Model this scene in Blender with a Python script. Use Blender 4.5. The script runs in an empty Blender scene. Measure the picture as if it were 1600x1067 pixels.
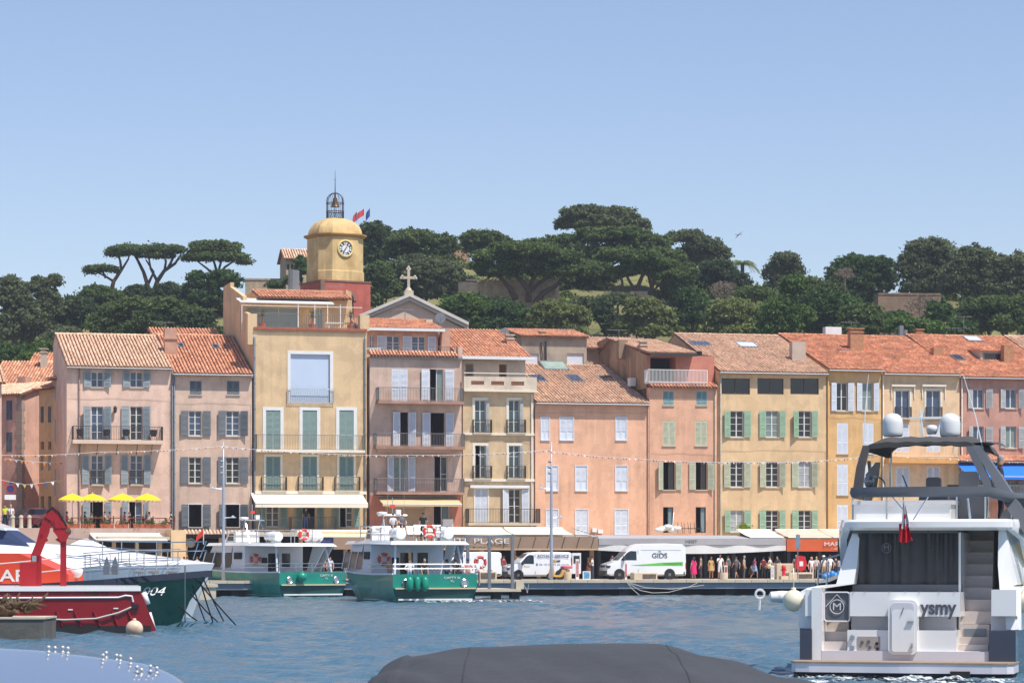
import bpy, math, random
import numpy as np
from mathutils import Vector, Matrix
R = math.radians
random.seed(11); rng = np.random.default_rng(5)
sc = bpy.context.scene
# ---------------------------------------------------------------- camera, sky, sun, exposure
F, HY, CH = 4400.0, 872.0, 2.55            # focal length in photo pixels, horizon row, eye height
cam = bpy.data.objects.new('camera', bpy.data.cameras.new('camera'))
sc.collection.objects.link(cam); sc.camera = cam
cam.location = (0, 0, CH); cam.rotation_euler = (R(90), 0, 0)
cam.data.sensor_width = 36; cam.data.lens = F / 1600 * 36
cam.data.shift_y = (HY - 533.5) / 1600; cam.data.clip_start = .5; cam.data.clip_end = 6000
SUN_EL, SUN_AZ = 62.0, 46.0                # azimuth: degrees to the right of straight behind the camera
w = bpy.data.worlds.new('World'); sc.world = w; w.use_nodes = True
nt = w.node_tree; bg = nt.nodes['Background']
sky = nt.nodes.new('ShaderNodeTexSky'); sky.sky_type = 'NISHITA'; sky.sun_disc = False
sky.sun_elevation = R(SUN_EL); sky.sun_rotation = R(180 - SUN_AZ)
sky.altitude = 0; sky.air_density = 1.0; sky.dust_density = 0.6; sky.ozone_density = 3.0
tn = nt.nodes.new('ShaderNodeMix'); tn.data_type = 'RGBA'; tn.blend_type = 'MULTIPLY'; tn.inputs[0].default_value = 1; tn.inputs[7].default_value = (1.07, .985, 1.03, 1)
nt.links.new(sky.outputs[0], tn.inputs[6]); nt.links.new(tn.outputs[2], bg.inputs[0]); bg.inputs[1].default_value = 0.125
sl = bpy.data.lights.new('sun', 'SUN'); sl.energy = 4.8; sl.angle = R(.53); sl.color = (1, .955, .88)
so = bpy.data.objects.new('sun', sl); sc.collection.objects.link(so)
sd = Vector((math.sin(R(SUN_AZ)) * math.cos(R(SUN_EL)), -math.cos(R(SUN_AZ)) * math.cos(R(SUN_EL)), math.sin(R(SUN_EL))))
so.rotation_euler = sd.to_track_quat('Z', 'Y').to_euler(); so.location = (60, -60, 120)
sc.view_settings.view_transform = 'Standard'; sc.view_settings.look = 'None'
sc.view_settings.gamma = 1; sc.view_settings.exposure = 0.2
sc.render.engine = 'CYCLES'
sc.cycles.max_bounces = 6; sc.cycles.diffuse_bounces = 3; sc.cycles.glossy_bounces = 3; sc.cycles.transmission_bounces = 3; sc.cycles.transparent_max_bounces = 6
sc.cycles.caustics_reflective = False; sc.cycles.caustics_refractive = False
# ---------------------------------------------------------------- frames: from a pixel to a point at a real depth
class Frame:
    def __init__(s, x, y, deg, z=0.):
        s.o = Vector((x, y, z)); s.a = R(deg); s.c = math.cos(s.a); s.s = math.sin(s.a)
    def at(s, px, py, v=0.):
        dx = (px - 800) / F; dz = (HY - py) / F
        t = (v - s.s * s.o.x + s.c * s.o.y) / (s.c - s.s * dx)
        return Vector((s.c * (t * dx - s.o.x) + s.s * (t - s.o.y), v, CH + t * dz - s.o.z))
    def u(s, px, v=0.): return s.at(px, 800, v).x
    def z(s, px, py, v=0.): return s.at(px, py, v).z
    def w(s, u, v, z=0.): return Vector((s.o.x + u * s.c - v * s.s, s.o.y + u * s.s + v * s.c, s.o.z + z))
Q = Frame(0, 214.6, 14)                    # the quay and the row of houses: v = 0 is the facade line
W0 = Frame(0, 0, 0)
# ---------------------------------------------------------------- mesh builder
C = sc.collection
OFF = {}
class MB:
    def __init__(s): s.v = []; s.f = []; s.mi = []; s.cur = 0
    def poly(s, pts):
        n = len(s.v); s.v += [tuple(p) for p in pts]; s.f.append(tuple(range(n, n + len(pts)))); s.mi.append(s.cur); return s
    def box(s, x0, x1, y0, y1, z0, z1, M=None):
        if x0 > x1: x0, x1 = x1, x0
        if y0 > y1: y0, y1 = y1, y0
        if z0 > z1: z0, z1 = z1, z0
        p = [(x0,y0,z0),(x1,y0,z0),(x1,y1,z0),(x0,y1,z0),(x0,y0,z1),(x1,y0,z1),(x1,y1,z1),(x0,y1,z1)]
        if M: p = [tuple(M @ Vector(q)) for q in p]
        n = len(s.v); s.v += p
        for q in ((0,3,2,1),(4,5,6,7),(0,1,5,4),(1,2,6,5),(2,3,7,6),(3,0,4,7)):
            s.f.append(tuple(n + i for i in q)); s.mi.append(s.cur)
        return s
    def ring(s, rings, closed=True, cap=True):
        n0 = len(s.v); k = len(rings[0])
        for r in rings: s.v += [tuple(p) for p in r]
        m = k if closed else k - 1
        for i in range(len(rings) - 1):
            for j in range(m):
                a = n0 + i * k + j; b = n0 + i * k + (j + 1) % k
                s.f.append((a, b, b + k, a + k)); s.mi.append(s.cur)
        if cap and closed:
            s.f.append(tuple(n0 + i for i in reversed(range(k)))); s.mi.append(s.cur)
            e = n0 + (len(rings) - 1) * k
            s.f.append(tuple(e + i for i in range(k))); s.mi.append(s.cur)
        return s
    def tube(s, pts, r, n=6, cap=True):
        pts = [Vector(p) for p in pts]; rs = r if isinstance(r, (list, tuple)) else [r] * len(pts)
        rings = []; up = None
        for i, p in enumerate(pts):
            d = (pts[min(i + 1, len(pts) - 1)] - pts[max(i - 1, 0)])
            d = d.normalized() if d.length > 1e-9 else Vector((0, 0, 1))
            if up is None: up = Vector((0, 0, 1)) if abs(d.z) < .9 else Vector((1, 0, 0))
            a = d.cross(up).normalized(); b = a.cross(d).normalized(); up = b
            rings.append([p + (a * math.cos(t) + b * math.sin(t)) * rs[i] for t in [2 * math.pi * k / n for k in range(n)]])
        return s.ring(rings, True, cap)
    def lathe(s, prof, c=(0, 0, 0), n=16, axis='z', cap=True):
        c = Vector(c); rings = []
        for r, h in prof:
            ri = []
            for k in range(n):
                t = 2 * math.pi * k / n; a, b = r * math.cos(t), r * math.sin(t)
                ri.append(c + (Vector((a, b, h)) if axis == 'z' else Vector((a, h, b)) if axis == 'y' else Vector((h, a, b))))
            rings.append(ri)
        return s.ring(rings, True, cap)
    def ball(s, c, r, n=12, m=8):
        r = (r, r, r) if not isinstance(r, (tuple, list)) else r
        rings = []
        for i in range(m + 1):
            t = -math.pi / 2 + math.pi * min(max(i / m, .02), .98)
            rings.append([(c[0] + r[0] * math.cos(t) * math.cos(2 * math.pi * k / n), c[1] + r[1] * math.cos(t) * math.sin(2 * math.pi * k / n), c[2] + r[2] * math.sin(t)) for k in range(n)])
        return s.ring(rings)
    def torus(s, c, R1, r, axis='y', n=20, m=8, a0=0, a1=2 * math.pi):
        pts = []
        for k in range(n + 1):
            t = a0 + (a1 - a0) * k / n; a, b = R1 * math.cos(t), R1 * math.sin(t)
            pts.append((c[0] + a, c[1], c[2] + b) if axis == 'y' else (c[0] + a, c[1] + b, c[2]) if axis == 'z' else (c[0], c[1] + a, c[2] + b))
        return s.tube(pts, r, m, False)
    def prism(s, poly, y0, y1):            # polygon in (x, z), counter-clockwise seen from -y
        k = len(poly)
        return s.ring([[(x, y0, z) for x, z in poly], [(x, y1, z) for x, z in poly]])
    def prismx(s, poly, x0, x1):           # polygon in (y, z)
        return s.ring([[(x0, y, z) for y, z in poly], [(x1, y, z) for y, z in poly]])
    def build(s, name, mat, parent=None, smooth=False, loc=None, off=None, auto=None):
        me = bpy.data.meshes.new(name)
        o3 = Vector(off) if off is not None else (OFF.get(parent.name) if parent else None)
        vs = s.v if o3 is None else [(p[0] - o3.x, p[1] - o3.y, p[2] - o3.z) for p in s.v]
        me.from_pydata(vs, [], s.f)
        for m in (mat if isinstance(mat, (list, tuple)) else [mat]): me.materials.append(m)
        if isinstance(mat, (list, tuple)): me.polygons.foreach_set('material_index', s.mi)
        me.update()
        if smooth: me.polygons.foreach_set('use_smooth', [True] * len(me.polygons))
        if smooth and auto: me.set_sharp_from_angle(angle=R(auto))
        o = bpy.data.objects.new(name, me); C.objects.link(o)
        if parent:
            o.parent = parent
            if o3 is not None: OFF[o.name] = o3
        if loc is not None: o.location = loc
        return o
def tag(o, label, cat=None, group=None, kind=None):
    if label: o['label'] = label
    if cat: o['category'] = cat
    if group: o['group'] = group
    if kind: o['kind'] = kind
    return o
def thing(name, label, cat, fr, at=(0, 0, 0), group=None, rot=0.):
    o = bpy.data.objects.new(name, None); C.objects.link(o); o.empty_display_size = .2
    o.location = fr.w(*at); o.rotation_euler = (0, 0, fr.a + R(rot))
    OFF[o.name] = Vector(at) if not rot else Vector((0, 0, 0))
    return tag(o, label, cat, group)
def solo(mb, name, mat, label, cat, fr, at=(0, 0, 0), group=None, smooth=False, auto=None, rot=0.):   # a thing that is one mesh
    o = mb.build(name, mat, None, smooth, None, at if not rot else (0, 0, 0), auto)
    o.location = fr.w(*at); o.rotation_euler = (0, 0, fr.a + R(rot)); return tag(o, label, cat, group)
def struct(mb, name, mat, fr=W0, smooth=False):
    o = mb.build(name, mat, None, smooth); o.location = fr.o; o.rotation_euler = (0, 0, fr.a); o['kind'] = 'structure'; return o
def copy_tree(o, parent=None):
    c = o.copy(); C.objects.link(c); c.parent = parent
    if o.name in OFF: OFF[c.name] = OFF[o.name]
    for ch in list(o.children): copy_tree(ch, c)
    return c
# ---------------------------------------------------------------- materials
def lin(c): return tuple(((x / 255) / 12.92 if x / 255 <= .04045 else ((x / 255 + .055) / 1.055) ** 2.4) for x in c) + (1,)
MC = {}
def mat(name, col, rough=.7, var=.12, scale=1.2, metal=0, bump=0, bscale=30, streak=0, island=0, spec=.5, coat=0, pal=None, stain=None, alpha=1, patch=0):
    if name in MC: return MC[name]
    m = bpy.data.materials.new(name); m.use_nodes = True; n = m.node_tree.nodes; L = m.node_tree.links
    b = n['Principled BSDF']; b.inputs['Roughness'].default_value = rough; b.inputs['Metallic'].default_value = metal
    b.inputs['Specular IOR Level'].default_value = spec; b.inputs['Coat Weight'].default_value = coat; b.inputs['Coat Roughness'].default_value = .05
    b.inputs['Alpha'].default_value = alpha
    c = lin(col); tc = n.new('ShaderNodeTexCoord')
    def noise(sc_, det=4, vec=None, map_=None):
        t = n.new('ShaderNodeTexNoise'); t.inputs['Scale'].default_value = sc_; t.inputs['Detail'].default_value = det
        src = tc.outputs['Object']
        if map_:
            mp = n.new('ShaderNodeMapping'); mp.inputs['Scale'].default_value = map_; L.new(src, mp.inputs[0]); src = mp.outputs[0]
        L.new(src, t.inputs['Vector']); return t.outputs['Fac']
    def mix(fac, a, bb, mode='MIX'):
        x = n.new('ShaderNodeMix'); x.data_type = 'RGBA'; x.blend_type = mode
        for s_, k in ((fac, 0), (a, 6), (bb, 7)):
            if hasattr(s_, 'links'): L.new(s_, x.inputs[k])
            else: x.inputs[k].default_value = s_
        return x.outputs[2]
    def ramp(fac, stops):
        r = n.new('ShaderNodeValToRGB'); e = r.color_ramp.elements
        while len(e) < len(stops): e.new(.5)
        for k, (p, cc) in enumerate(stops): e[k].position = p; e[k].color = cc
        L.new(fac, r.inputs[0]); return r.outputs[0]
    out = c
    if pal:
        g = n.new('ShaderNodeNewGeometry')
        out = ramp(g.outputs['Random Per Island'], [(i / max(1, len(pal) - 1), lin(p)) for i, p in enumerate(pal)])
    if var:
        f = ramp(noise(scale), [(.3, (1 - var,) * 3 + (1,)), (.7, (1 + var * .6,) * 3 + (1,))])
        out = mix(1., out, f, 'MULTIPLY')
    if streak:
        f = ramp(noise(1, 5, map_=(2.6, 2.6, .15)), [(.40, (1 - streak,) * 3 + (1,)), (.56, (1, 1, 1, 1))])
        out = mix(ramp(noise(.3, 3), [(.42, (0, 0, 0, 1)), (.62, (1, 1, 1, 1))]), out, mix(1., out, f, 'MULTIPLY'))
    if patch:
        f = ramp(noise(.8, 9), [(.46, (1 - patch,) * 3 + (1,)), (.53, (1, 1, 1, 1))]); out = mix(1., out, f, 'MULTIPLY')
        f = ramp(noise(7, 6), [(.3, (1 - patch * .6,) * 3 + (1,)), (.7, (1 + patch * .4,) * 3 + (1,))]); out = mix(1., out, f, 'MULTIPLY')
    if stain:
        f = ramp(noise(.55, 6), [(.52, (0, 0, 0, 1)), (.66, (1, 1, 1, 1))])
        out = mix(f, out, lin(stain))
    if island:
        g = n.new('ShaderNodeNewGeometry')
        f = ramp(g.outputs['Random Per Island'], [(0, (1 - island,) * 3 + (1,)), (1, (1 + island,) * 3 + (1,))])
        out = mix(1., out, f, 'MULTIPLY')
    if hasattr(out, 'links'): L.new(out, b.inputs['Base Color'])
    else: b.inputs['Base Color'].default_value = out
    if bump:
        bp = n.new('ShaderNodeBump'); bp.inputs['Strength'].default_value = bump; bp.inputs['Distance'].default_value = .03
        L.new(noise(bscale, 5), bp.inputs['Height']); L.new(bp.outputs[0], b.inputs['Normal'])
    MC[name] = m; return m
def soft(c, k=.20, d=1.07):
    l = .3 * c[0] + .59 * c[1] + .11 * c[2]; return tuple((x + (l - x) * k) * d for x in c)
def stucco(name, col, stain=None): return mat(name, soft(col), .92, .10, .45, bump=.35, bscale=9, streak=.16, patch=.10, spec=.2, stain=soft(stain) if stain else None)
WHITE = mat('white_paint', (225, 224, 220), .45, .05, 2)
GEL = mat('white_gelcoat', (234, 233, 230), .22, .03, 1.5, coat=.4)
STEEL = mat('polished_steel', (200, 203, 206), .22, 0, metal=1)
IRON = mat('dark_iron', (52, 50, 50), .6, .1, 4)
GREYIRON = mat('grey_iron', (112, 110, 108), .55, .1, 4)
GLASS = mat('window_glass', (22, 27, 33), .06, .3, .7, spec=.6)
BGLASS = mat('sky_tinted_glass', (58, 76, 104), .08, .35, .8, spec=.7)  # sky reflection painted in as a bluer base colour
DARK = mat('interior_shade', (26, 23, 22), .9, .4, 1.2)  # shade of unlit openings put into the base colour
ZINC = mat('zinc_pipe', (128, 130, 134), .5, .12, 3, metal=.3)
WOODW = mat('white_joinery', (214, 212, 206), .55, .06, 5)
STONE = mat('pale_stone', (196, 182, 160), .9, .16, 1.2, bump=.4, bscale=12)
RUBBER = mat('black_rubber', (24, 24, 26), .75, .15, 5)
CANVAS = mat('cream_awning_canvas', (232, 222, 200), .85, .06, 1)
# ---------------------------------------------------------------- lettering
def text(s, size, m, parent, loc, name='lettering', shear=0., w=None, rot=(90, 0, 0), off=True, ext=.004, bold=0.):
    cu = bpy.data.curves.new(name, 'FONT'); cu.body = s; cu.size = size; cu.extrude = ext; cu.shear = shear; cu.align_x = 'CENTER'; cu.align_y = 'CENTER'; cu.offset = bold
    t = bpy.data.objects.new('tmp_text', cu); C.objects.link(t)
    dg = bpy.context.evaluated_depsgraph_get(); me = bpy.data.meshes.new_from_object(t.evaluated_get(dg))
    bpy.data.objects.remove(t); me.name = name
    me.materials.clear(); me.materials.append(m)
    if w and len(me.vertices):
        xs = [v.co.x for v in me.vertices]; k = w / max(1e-6, max(xs) - min(xs))
        for v in me.vertices: v.co.x *= k
    o = bpy.data.objects.new(name, me); C.objects.link(o); o.parent = parent
    l = Vector(loc)
    if off and parent and parent.name in OFF: l = l - OFF[parent.name]
    o.location = l; o.rotation_euler = tuple(R(a) for a in rot); return o
# ---------------------------------------------------------------- the setting: water, quay, street, hill
def water():
    ys = [-400., -60., 10.] + list(24 * (228 / 24.) ** np.linspace(0, 1, 560)) ; nc = 430
    s = np.linspace(-1, 1, nc); Y = np.array(ys)[:, None]; X = s[None, :] * (np.abs(Y) * .25 + 9)
    Y = np.repeat(Y, nc, 1); step = np.gradient(np.array(ys))[:, None]; Z = np.zeros_like(X)
    for k in range(64):
        lam = .3 * (3.2 / .3) ** rng.random(); th = rng.normal(.35, .6); kx, ky = 2 * math.pi / lam * math.sin(th), 2 * math.pi / lam * math.cos(th)
        ly = lam / max(.15, abs(math.cos(th))); att = np.clip(ly / (3.0 * step) - .5, 0, 1)
        ph = rng.random() * 6.28; warp = .5 * np.sin(X * .11 + k) + .5 * np.sin(Y * .07 + 2 * k)
        a = .0105 * lam ** .8
        wv = np.sin(X * kx + Y * ky + ph + warp); Z += a * att * (wv + .35 * np.abs(wv))
    patch = .75 + .35 * np.sin(X * .05 + 1) * np.sin(Y * .043 + .5) + .2 * np.sin(X * .13 + Y * .09)
    fade = np.clip((1 - np.abs(s)) * 12, 0, 1)[None, :] * np.clip((Y - 26) / 8, 0, 1)
    Z = (Z - Z.mean()) * fade * patch
    X = np.concatenate([np.full((len(ys), 1), -900.), X, np.full((len(ys), 1), 900.)], 1)
    Y = np.concatenate([Y[:, :1], Y, Y[:, :1]], 1); Z = np.concatenate([np.zeros((len(ys), 1)), Z, np.zeros((len(ys), 1))], 1)
    n, m = X.shape; co = np.stack([X, Y, Z], -1).reshape(-1, 3)
    i = np.arange(n - 1)[:, None] * m + np.arange(m - 1)[None, :]; fc = np.stack([i, i + 1, i + m + 1, i + m], -1).reshape(-1, 4)
    me = quadmesh('water', co, fc); me.polygons.foreach_set('use_smooth', np.ones(len(fc), bool))
    mt = bpy.data.materials.new('harbour_water'); mt.use_nodes = True; N = mt.node_tree.nodes; L = mt.node_tree.links; b = N['Principled BSDF']
    b.inputs['Base Color'].default_value = (.07, .145, .20, 1); b.inputs['Roughness'].default_value = .16; b.inputs['IOR'].default_value = 1.33
    tc = N.new('ShaderNodeTexCoord'); mp = N.new('ShaderNodeMapping'); mp.inputs['Scale'].default_value = (1.1, 1, 1); L.new(tc.outputs['Object'], mp.inputs[0])
    t1 = N.new('ShaderNodeTexNoise'); t1.inputs['Scale'].default_value = 3.2; t1.inputs['Detail'].default_value = 5; L.new(mp.outputs[0], t1.inputs['Vector'])
    bp = N.new('ShaderNodeBump'); bp.inputs['Strength'].default_value = 1.0; bp.inputs['Distance'].default_value = .16
    L.new(t1.outputs['Fac'], bp.inputs['Height']); L.new(bp.outputs[0], b.inputs['Normal'])
    me.materials.append(mt); o = bpy.data.objects.new('water', me); C.objects.link(o); o['kind'] = 'structure'
def quadmesh(name, co, fc):
    me = bpy.data.meshes.new(name); co = np.asarray(co, np.float32); fc = np.asarray(fc, np.int32); k = fc.shape[1]
    me.vertices.add(len(co)); me.vertices.foreach_set('co', co.ravel()); me.loops.add(fc.size); me.loops.foreach_set('vertex_index', fc.ravel())
    me.polygons.add(len(fc)); me.polygons.foreach_set('loop_start', np.arange(0, fc.size, k, dtype=np.int32)); me.polygons.foreach_set('loop_total', np.full(len(fc), k, np.int32))
    me.update(calc_edges=True); return me
water()
ZQ = 1.04; ZU = 4.72; VE = -19.3                        # quay level, upper street level, quay edge
PAVE = mat('quay_paving', (192, 178, 156), .9, .14, .5, bump=.3, bscale=6)
RECESS_DARK = mat('recess_shade_concrete', (36, 42, 48), .7, .3, .8, streak=.3)  # shade of the recess under the quay put into the concrete colour
m = MB(); m.box(-220, 260, VE + .5, 60, .55, ZQ); quay = struct(m, 'quay', PAVE, Q)
m = MB(); m.box(-220, 260, VE + 2.6, VE + 3.2, -3, .55); m.build('back_wall', RECESS_DARK, quay)
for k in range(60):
    m = MB(); u = -110 + k * 3.9; m.box(u, u + .7, VE + .7, VE + 1.4, -3, .55); m.build('piling', RECESS_DARK, quay)
BEAM = mat('grey_blue_edge_beam', (122, 134, 146), .6, .12, .8, streak=.15)
m = MB(); m.box(-220, 260, VE + .12, VE + .497, .42, .84); m.build('edge_beam', BEAM, quay)
cm = MB(); cm.box(0, 1.17, 0, .62, 0, .2); st = None
for k in range(78):
    if st is None: st = cm.build('coping_stone', STONE, quay)
    else:
        o = st.copy(); C.objects.link(o); o.parent = quay; st = o
    st.location = (-45 + k * 1.2, VE - .05 + random.uniform(-.015, .015), .845 + random.uniform(0, .012))
m = MB(); m.box(-200, Q.u(269.5, -5), -5, 62, ZQ + .004, ZU); struct(m, 'upper_street', [mat('upper_street_render', (188, 160, 146), .9, .12, .6, streak=.12)], Q)
# the hill
CR = [(-900, 520), (-200, 478), (0, 488), (120, 462), (200, 452), (400, 455), (480, 440), (560, 418), (700, 410), (800, 420), (900, 408), (1000, 412), (1100, 440), (1200, 462), (1300, 476), (1450, 462), (1600, 462), (1800, 470), (2500, 520)]
def crest(px): return float(np.interp(px, [c[0] for c in CR], [c[1] for c in CR]))
def ground(X, Y):
    px = 800 + X / max(Y, 200) * F; zc = CH + (HY - crest(px) - (26 if px < 420 else 14)) / F * 335
    t = min(1, max(0, (Y - 246) / 86.)); t = t * t * (3 - 2 * t)
    return 2.2 + (zc - 2.2) * t - max(0, Y - 345) * .06 + (.5 * math.sin(X * .21) * math.sin(Y * .17)) * t
ysg = list(np.linspace(226, 370, 60)) + [450, 700, 1200, 3500]
xsg = [-2500, -900, -400] + list(np.linspace(-120, 130, 90)) + [400, 900, 2500]
m = MB(); co = [(x * (1 if abs(x) < 200 else 1), y, ground(x, y) if y < 460 else (ground(x, 460) if y < 600 else -3)) for y in ysg for x in xsg]
m.v = co; nx = len(xsg)
m.f = [(j * nx + i, j * nx + i + 1, (j + 1) * nx + i + 1, (j + 1) * nx + i) for j in range(len(ysg) - 1) for i in range(nx - 1)]; m.mi = [0] * len(m.f)
struct(m, 'hillside', [mat('dry_grass_slope', (116, 112, 70), .95, .3, .25, bump=.5, bscale=3, stain=(82, 90, 52))], W0, True)
# ---------------------------------------------------------------- roofs of barrel tiles
PALE = mat('pale_roof_tiles', (205, 160, 125), .9, .1, .6, pal=[(196, 150, 124), (222, 184, 152), (236, 206, 174), (212, 168, 138), (240, 216, 186), (224, 184, 152), (230, 194, 160)])
ORANGE = mat('orange_roof_tiles', (200, 110, 70), .9, .24, 1.0, pal=[(198, 130, 98), (224, 158, 120), (234, 182, 146), (214, 146, 108), (226, 166, 128), (186, 128, 102), (232, 176, 138)])
BUFF = mat('buff_roof_tiles', (190, 140, 105), .9, .22, .9, pal=[(180, 142, 118), (210, 170, 140), (222, 184, 152), (196, 154, 128), (226, 192, 160), (204, 160, 132)])
RED = mat('red_orange_roof_tiles', (196, 100, 60), .9, .34, 1.1, pal=[(190, 120, 88), (222, 148, 108), (232, 178, 140), (208, 134, 98), (222, 154, 114), (178, 122, 98), (228, 164, 124), (214, 138, 100)])
BED = mat('tile_bed', (150, 104, 82), .95, .2, 2)
def tiles(parent, u0, u1, va, za, vb, zb, mt, pu=.25, row=.38, lift=.05, name='roof_tiles', holes=()):
    """Rows of half-barrel tiles on the slope from (va, za) at the eave to (vb, zb) at the ridge."""
    m = MB(); S = math.hypot(vb - va, zb - za); dv, dz = (vb - va) / S, (zb - za) / S; nv, nz = -dz * (1 if dv > 0 else -1), abs(dv)
    n = max(1, int((u1 - u0) / pu)); pu = (u1 - u0) / n; k = max(1, int(S / row)); row = S / k
    arc = [(-.5, 0), (-.33, .75), (0, 1), (.33, .75), (.5, 0)]
    for i in range(n):
        uc = u0 + (i + .5) * pu + random.uniform(-.012, .012)
        for j in range(k):
            s0 = j * row - .04; s1 = s0 + row + .05
            if holes and any(a < uc < b and c < va + dv * (s0 + s1) / 2 < d for a, b, c, d in holes): continue
            h0 = lift + .035 + random.uniform(-.008, .012); h1 = lift + random.uniform(-.006, .006); wd = pu * .80; jx = random.uniform(-.012, .012)
            rings = []
            for ss, h, ww in ((s0, h0, wd), (s1, h1, wd * .82)):
                rings.append([(uc + jx + a * ww, va + dv * ss + nv * (h + b * .09), za + dz * ss + nz * (h + b * .09)) for a, b in arc])
            m.ring(rings, False)
            m.poly([rings[0][4], rings[0][3], rings[0][2], rings[0][1], rings[0][0]])
    o = m.build(name, mt, parent); o['kind'] = 'stuff'; return o
def slab(m, u0, u1, va, za, vb, zb, th=.08):
    m.poly([(u0, va, za), (u1, va, za), (u1, vb, zb), (u0, vb, zb)]); m.poly([(u0, vb, zb - th), (u1, vb, zb - th), (u1, va, za - th), (u0, va, za - th)])
    m.poly([(u0, va, za - th), (u1, va, za - th), (u1, va, za), (u0, va, za)]); m.poly([(u1, va, za - th), (u1, vb, zb - th), (u1, vb, zb), (u1, va, za)])
    m.poly([(u0, vb, zb - th), (u0, va, za - th), (u0, va, za), (u0, vb, zb)]); return m
# ---------------------------------------------------------------- facade pieces
def wall_holes(m, u0, u1, z0, z1, holes, v=0., depth=.24):
    us = sorted({u0, u1, *[h[0] for h in holes], *[h[1] for h in holes]}); zs = sorted({z0, z1, *[h[2] for h in holes], *[h[3] for h in holes]})
    us = [x for x in us if u0 <= x <= u1]; zs = [x for x in zs if z0 <= x <= z1]
    for a, b in zip(us, us[1:]):
        for c, d in zip(zs, zs[1:]):
            if not any(h[0] < (a + b) / 2 < h[1] and h[2] < (c + d) / 2 < h[3] for h in holes):
                m.poly([(a, v, c), (b, v, c), (b, v, d), (a, v, d)])
    for a, b, c, d in holes:
        e = v + depth
        m.poly([(a, v, c), (a, v, d), (a, e, d), (a, e, c)]); m.poly([(b, v, d), (b, v, c), (b, e, c), (b, e, d)])
        m.poly([(a, v, d), (b, v, d), (b, e, d), (a, e, d)]); m.poly([(b, v, c), (a, v, c), (a, e, c), (b, e, c)])
def railing(m, pts, z0, z1, gap=.12, r=.011, top=.02, mid=False):
    for (xa, ya), (xb, yb) in zip(pts, pts[1:]):
        L = math.hypot(xb - xa, yb - ya); n = max(1, int(L / gap))
        for z, rr in [(z1, top), (z0 + .06, top * .8)] + ([((z0 + z1) / 2, top * .7)] if mid else []):
            m.tube([(xa, ya, z), (xb, yb, z)], rr, 4)
        for i in range(n + 1):
            t = i / n; x, y = xa + (xb - xa) * t, ya + (yb - ya) * t
            rr = r * (2 if i in (0, n) else 1)
            m.box(x - rr, x + rr, y - rr, y + rr, z0, z1)
def shutter(parent, a, b, c, d, mt, v=-.05, hinge=None, ang=0., flap=False):
    """One louvred leaf; hinge = 'l' or 'r' swings it by ang degrees away from the wall."""
    m = MB(); W = b - a; H = d - c; fr = min(.07, W * .2)
    hx = a if hinge == 'l' else b; M = None
    if hinge: M = Matrix.Translation((hx, v, 0)) @ Matrix.Rotation(R(-ang if hinge == 'l' else ang), 4, 'Z') @ Matrix.Translation((-hx, -v, 0))
    t = .022
    m.box(a, a + fr, v - t, v + t, c, d, M); m.box(b - fr, b, v - t, v + t, c, d, M)
    zmid = c + H * .42
    for z0, z1 in ((c, c + fr * 1.3), (d - fr, d), (zmid - fr * .5, zmid + fr * .5)): m.box(a + fr, b - fr, v - t, v + t, z0, z1, M)
    if flap:
        m2 = [(zmid + fr * .5, d - fr)]
        F2 = Matrix.Translation((0, v, zmid)) @ Matrix.Rotation(R(24), 4, 'X') @ Matrix.Translation((0, -v, -zmid))
        m.box(a + .01, b - .01, v - .05, v - .03, c + fr, zmid - .02, F2)
        m.box(a + fr, b - fr, v + .006, v + .016, c + fr, zmid, M)
    else: m2 = [(c + fr * 1.3, zmid - fr * .5), (zmid + fr * .5, d - fr)]
    for z0, z1 in m2:
        n = max(2, int((z1 - z0) / .085)); s = (z1 - z0) / n
        for i in range(n):
            z = z0 + i * s
            T = (M or Matrix.Identity(4)) @ Matrix.Translation(((a + b) / 2, v, z + s / 2)) @ Matrix.Rotation(R(-38), 4, 'X')
            m.box(-W / 2 + fr, W / 2 - fr, -.008, .008, -s * .62, s * .62, T)
    m.box(a + fr, b - fr, v + .012, v + .018, c + fr, d - fr, M)
    return m.build('shutter', mt, parent)
def window(parent, a, b, c, d, fm=None, gm=None, cols=2, rows=3, v=.16, name='window', frame=.055, open_=False):
    fm = fm or WOODW; gm = gm or GLASS; m = MB()
    m.box(a, a + frame, v - .03, v + .03, c, d); m.box(b - frame, b, v - .03, v + .03, c, d)
    m.box(a + frame, b - frame, v - .03, v + .03, c, c + frame * 1.3); m.box(a + frame, b - frame, v - .03, v + .03, d - frame, d)
    W = b - a - 2 * frame
    for i in range(1, cols):
        x = a + frame + W * i / cols; t = .045 if (cols % 2 == 0 and i == cols // 2) else .02
        m.box(x - t, x + t, v - .033, v + .02, c + frame, d - frame)
    for j in range(1, rows):
        z = c + (d - c) * j / rows; m.box(a + frame, b - frame, v - .022, v + .015, z - .018, z + .018)
    o = m.build(name, fm, parent)
    g = MB(); n = cols if cols > 1 else 1
    for i in range(n):                      # each leaf's glass sits at its own slight angle, as old casements do
        x0 = a + frame + W * i / n; x1 = x0 + W / n; e = random.uniform(-.012, .012)
        g.poly([(x0, v + e, c), (x1, v - e, c), (x1, v - e + .004, d), (x0, v + e - .004, d)])
    g.build('pane', gm, o); return o
def balcony(parent, u0, u1, z0, z1, zr, depth, slabm, railm, name='balcony', gap=.12, v=0.):
    s = MB(); s.box(u0, u1, v - depth, v - .002, z0, z1); b = s.build(name, slabm, parent)
    r = MB(); e = .04; railing(r, [(u0 + e, v - .02), (u0 + e, v - depth + e), (u1 - e, v - depth + e), (u1 - e, v - .02)], z1, zr, gap)
    r.build('railing', railm, b); return b
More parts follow.
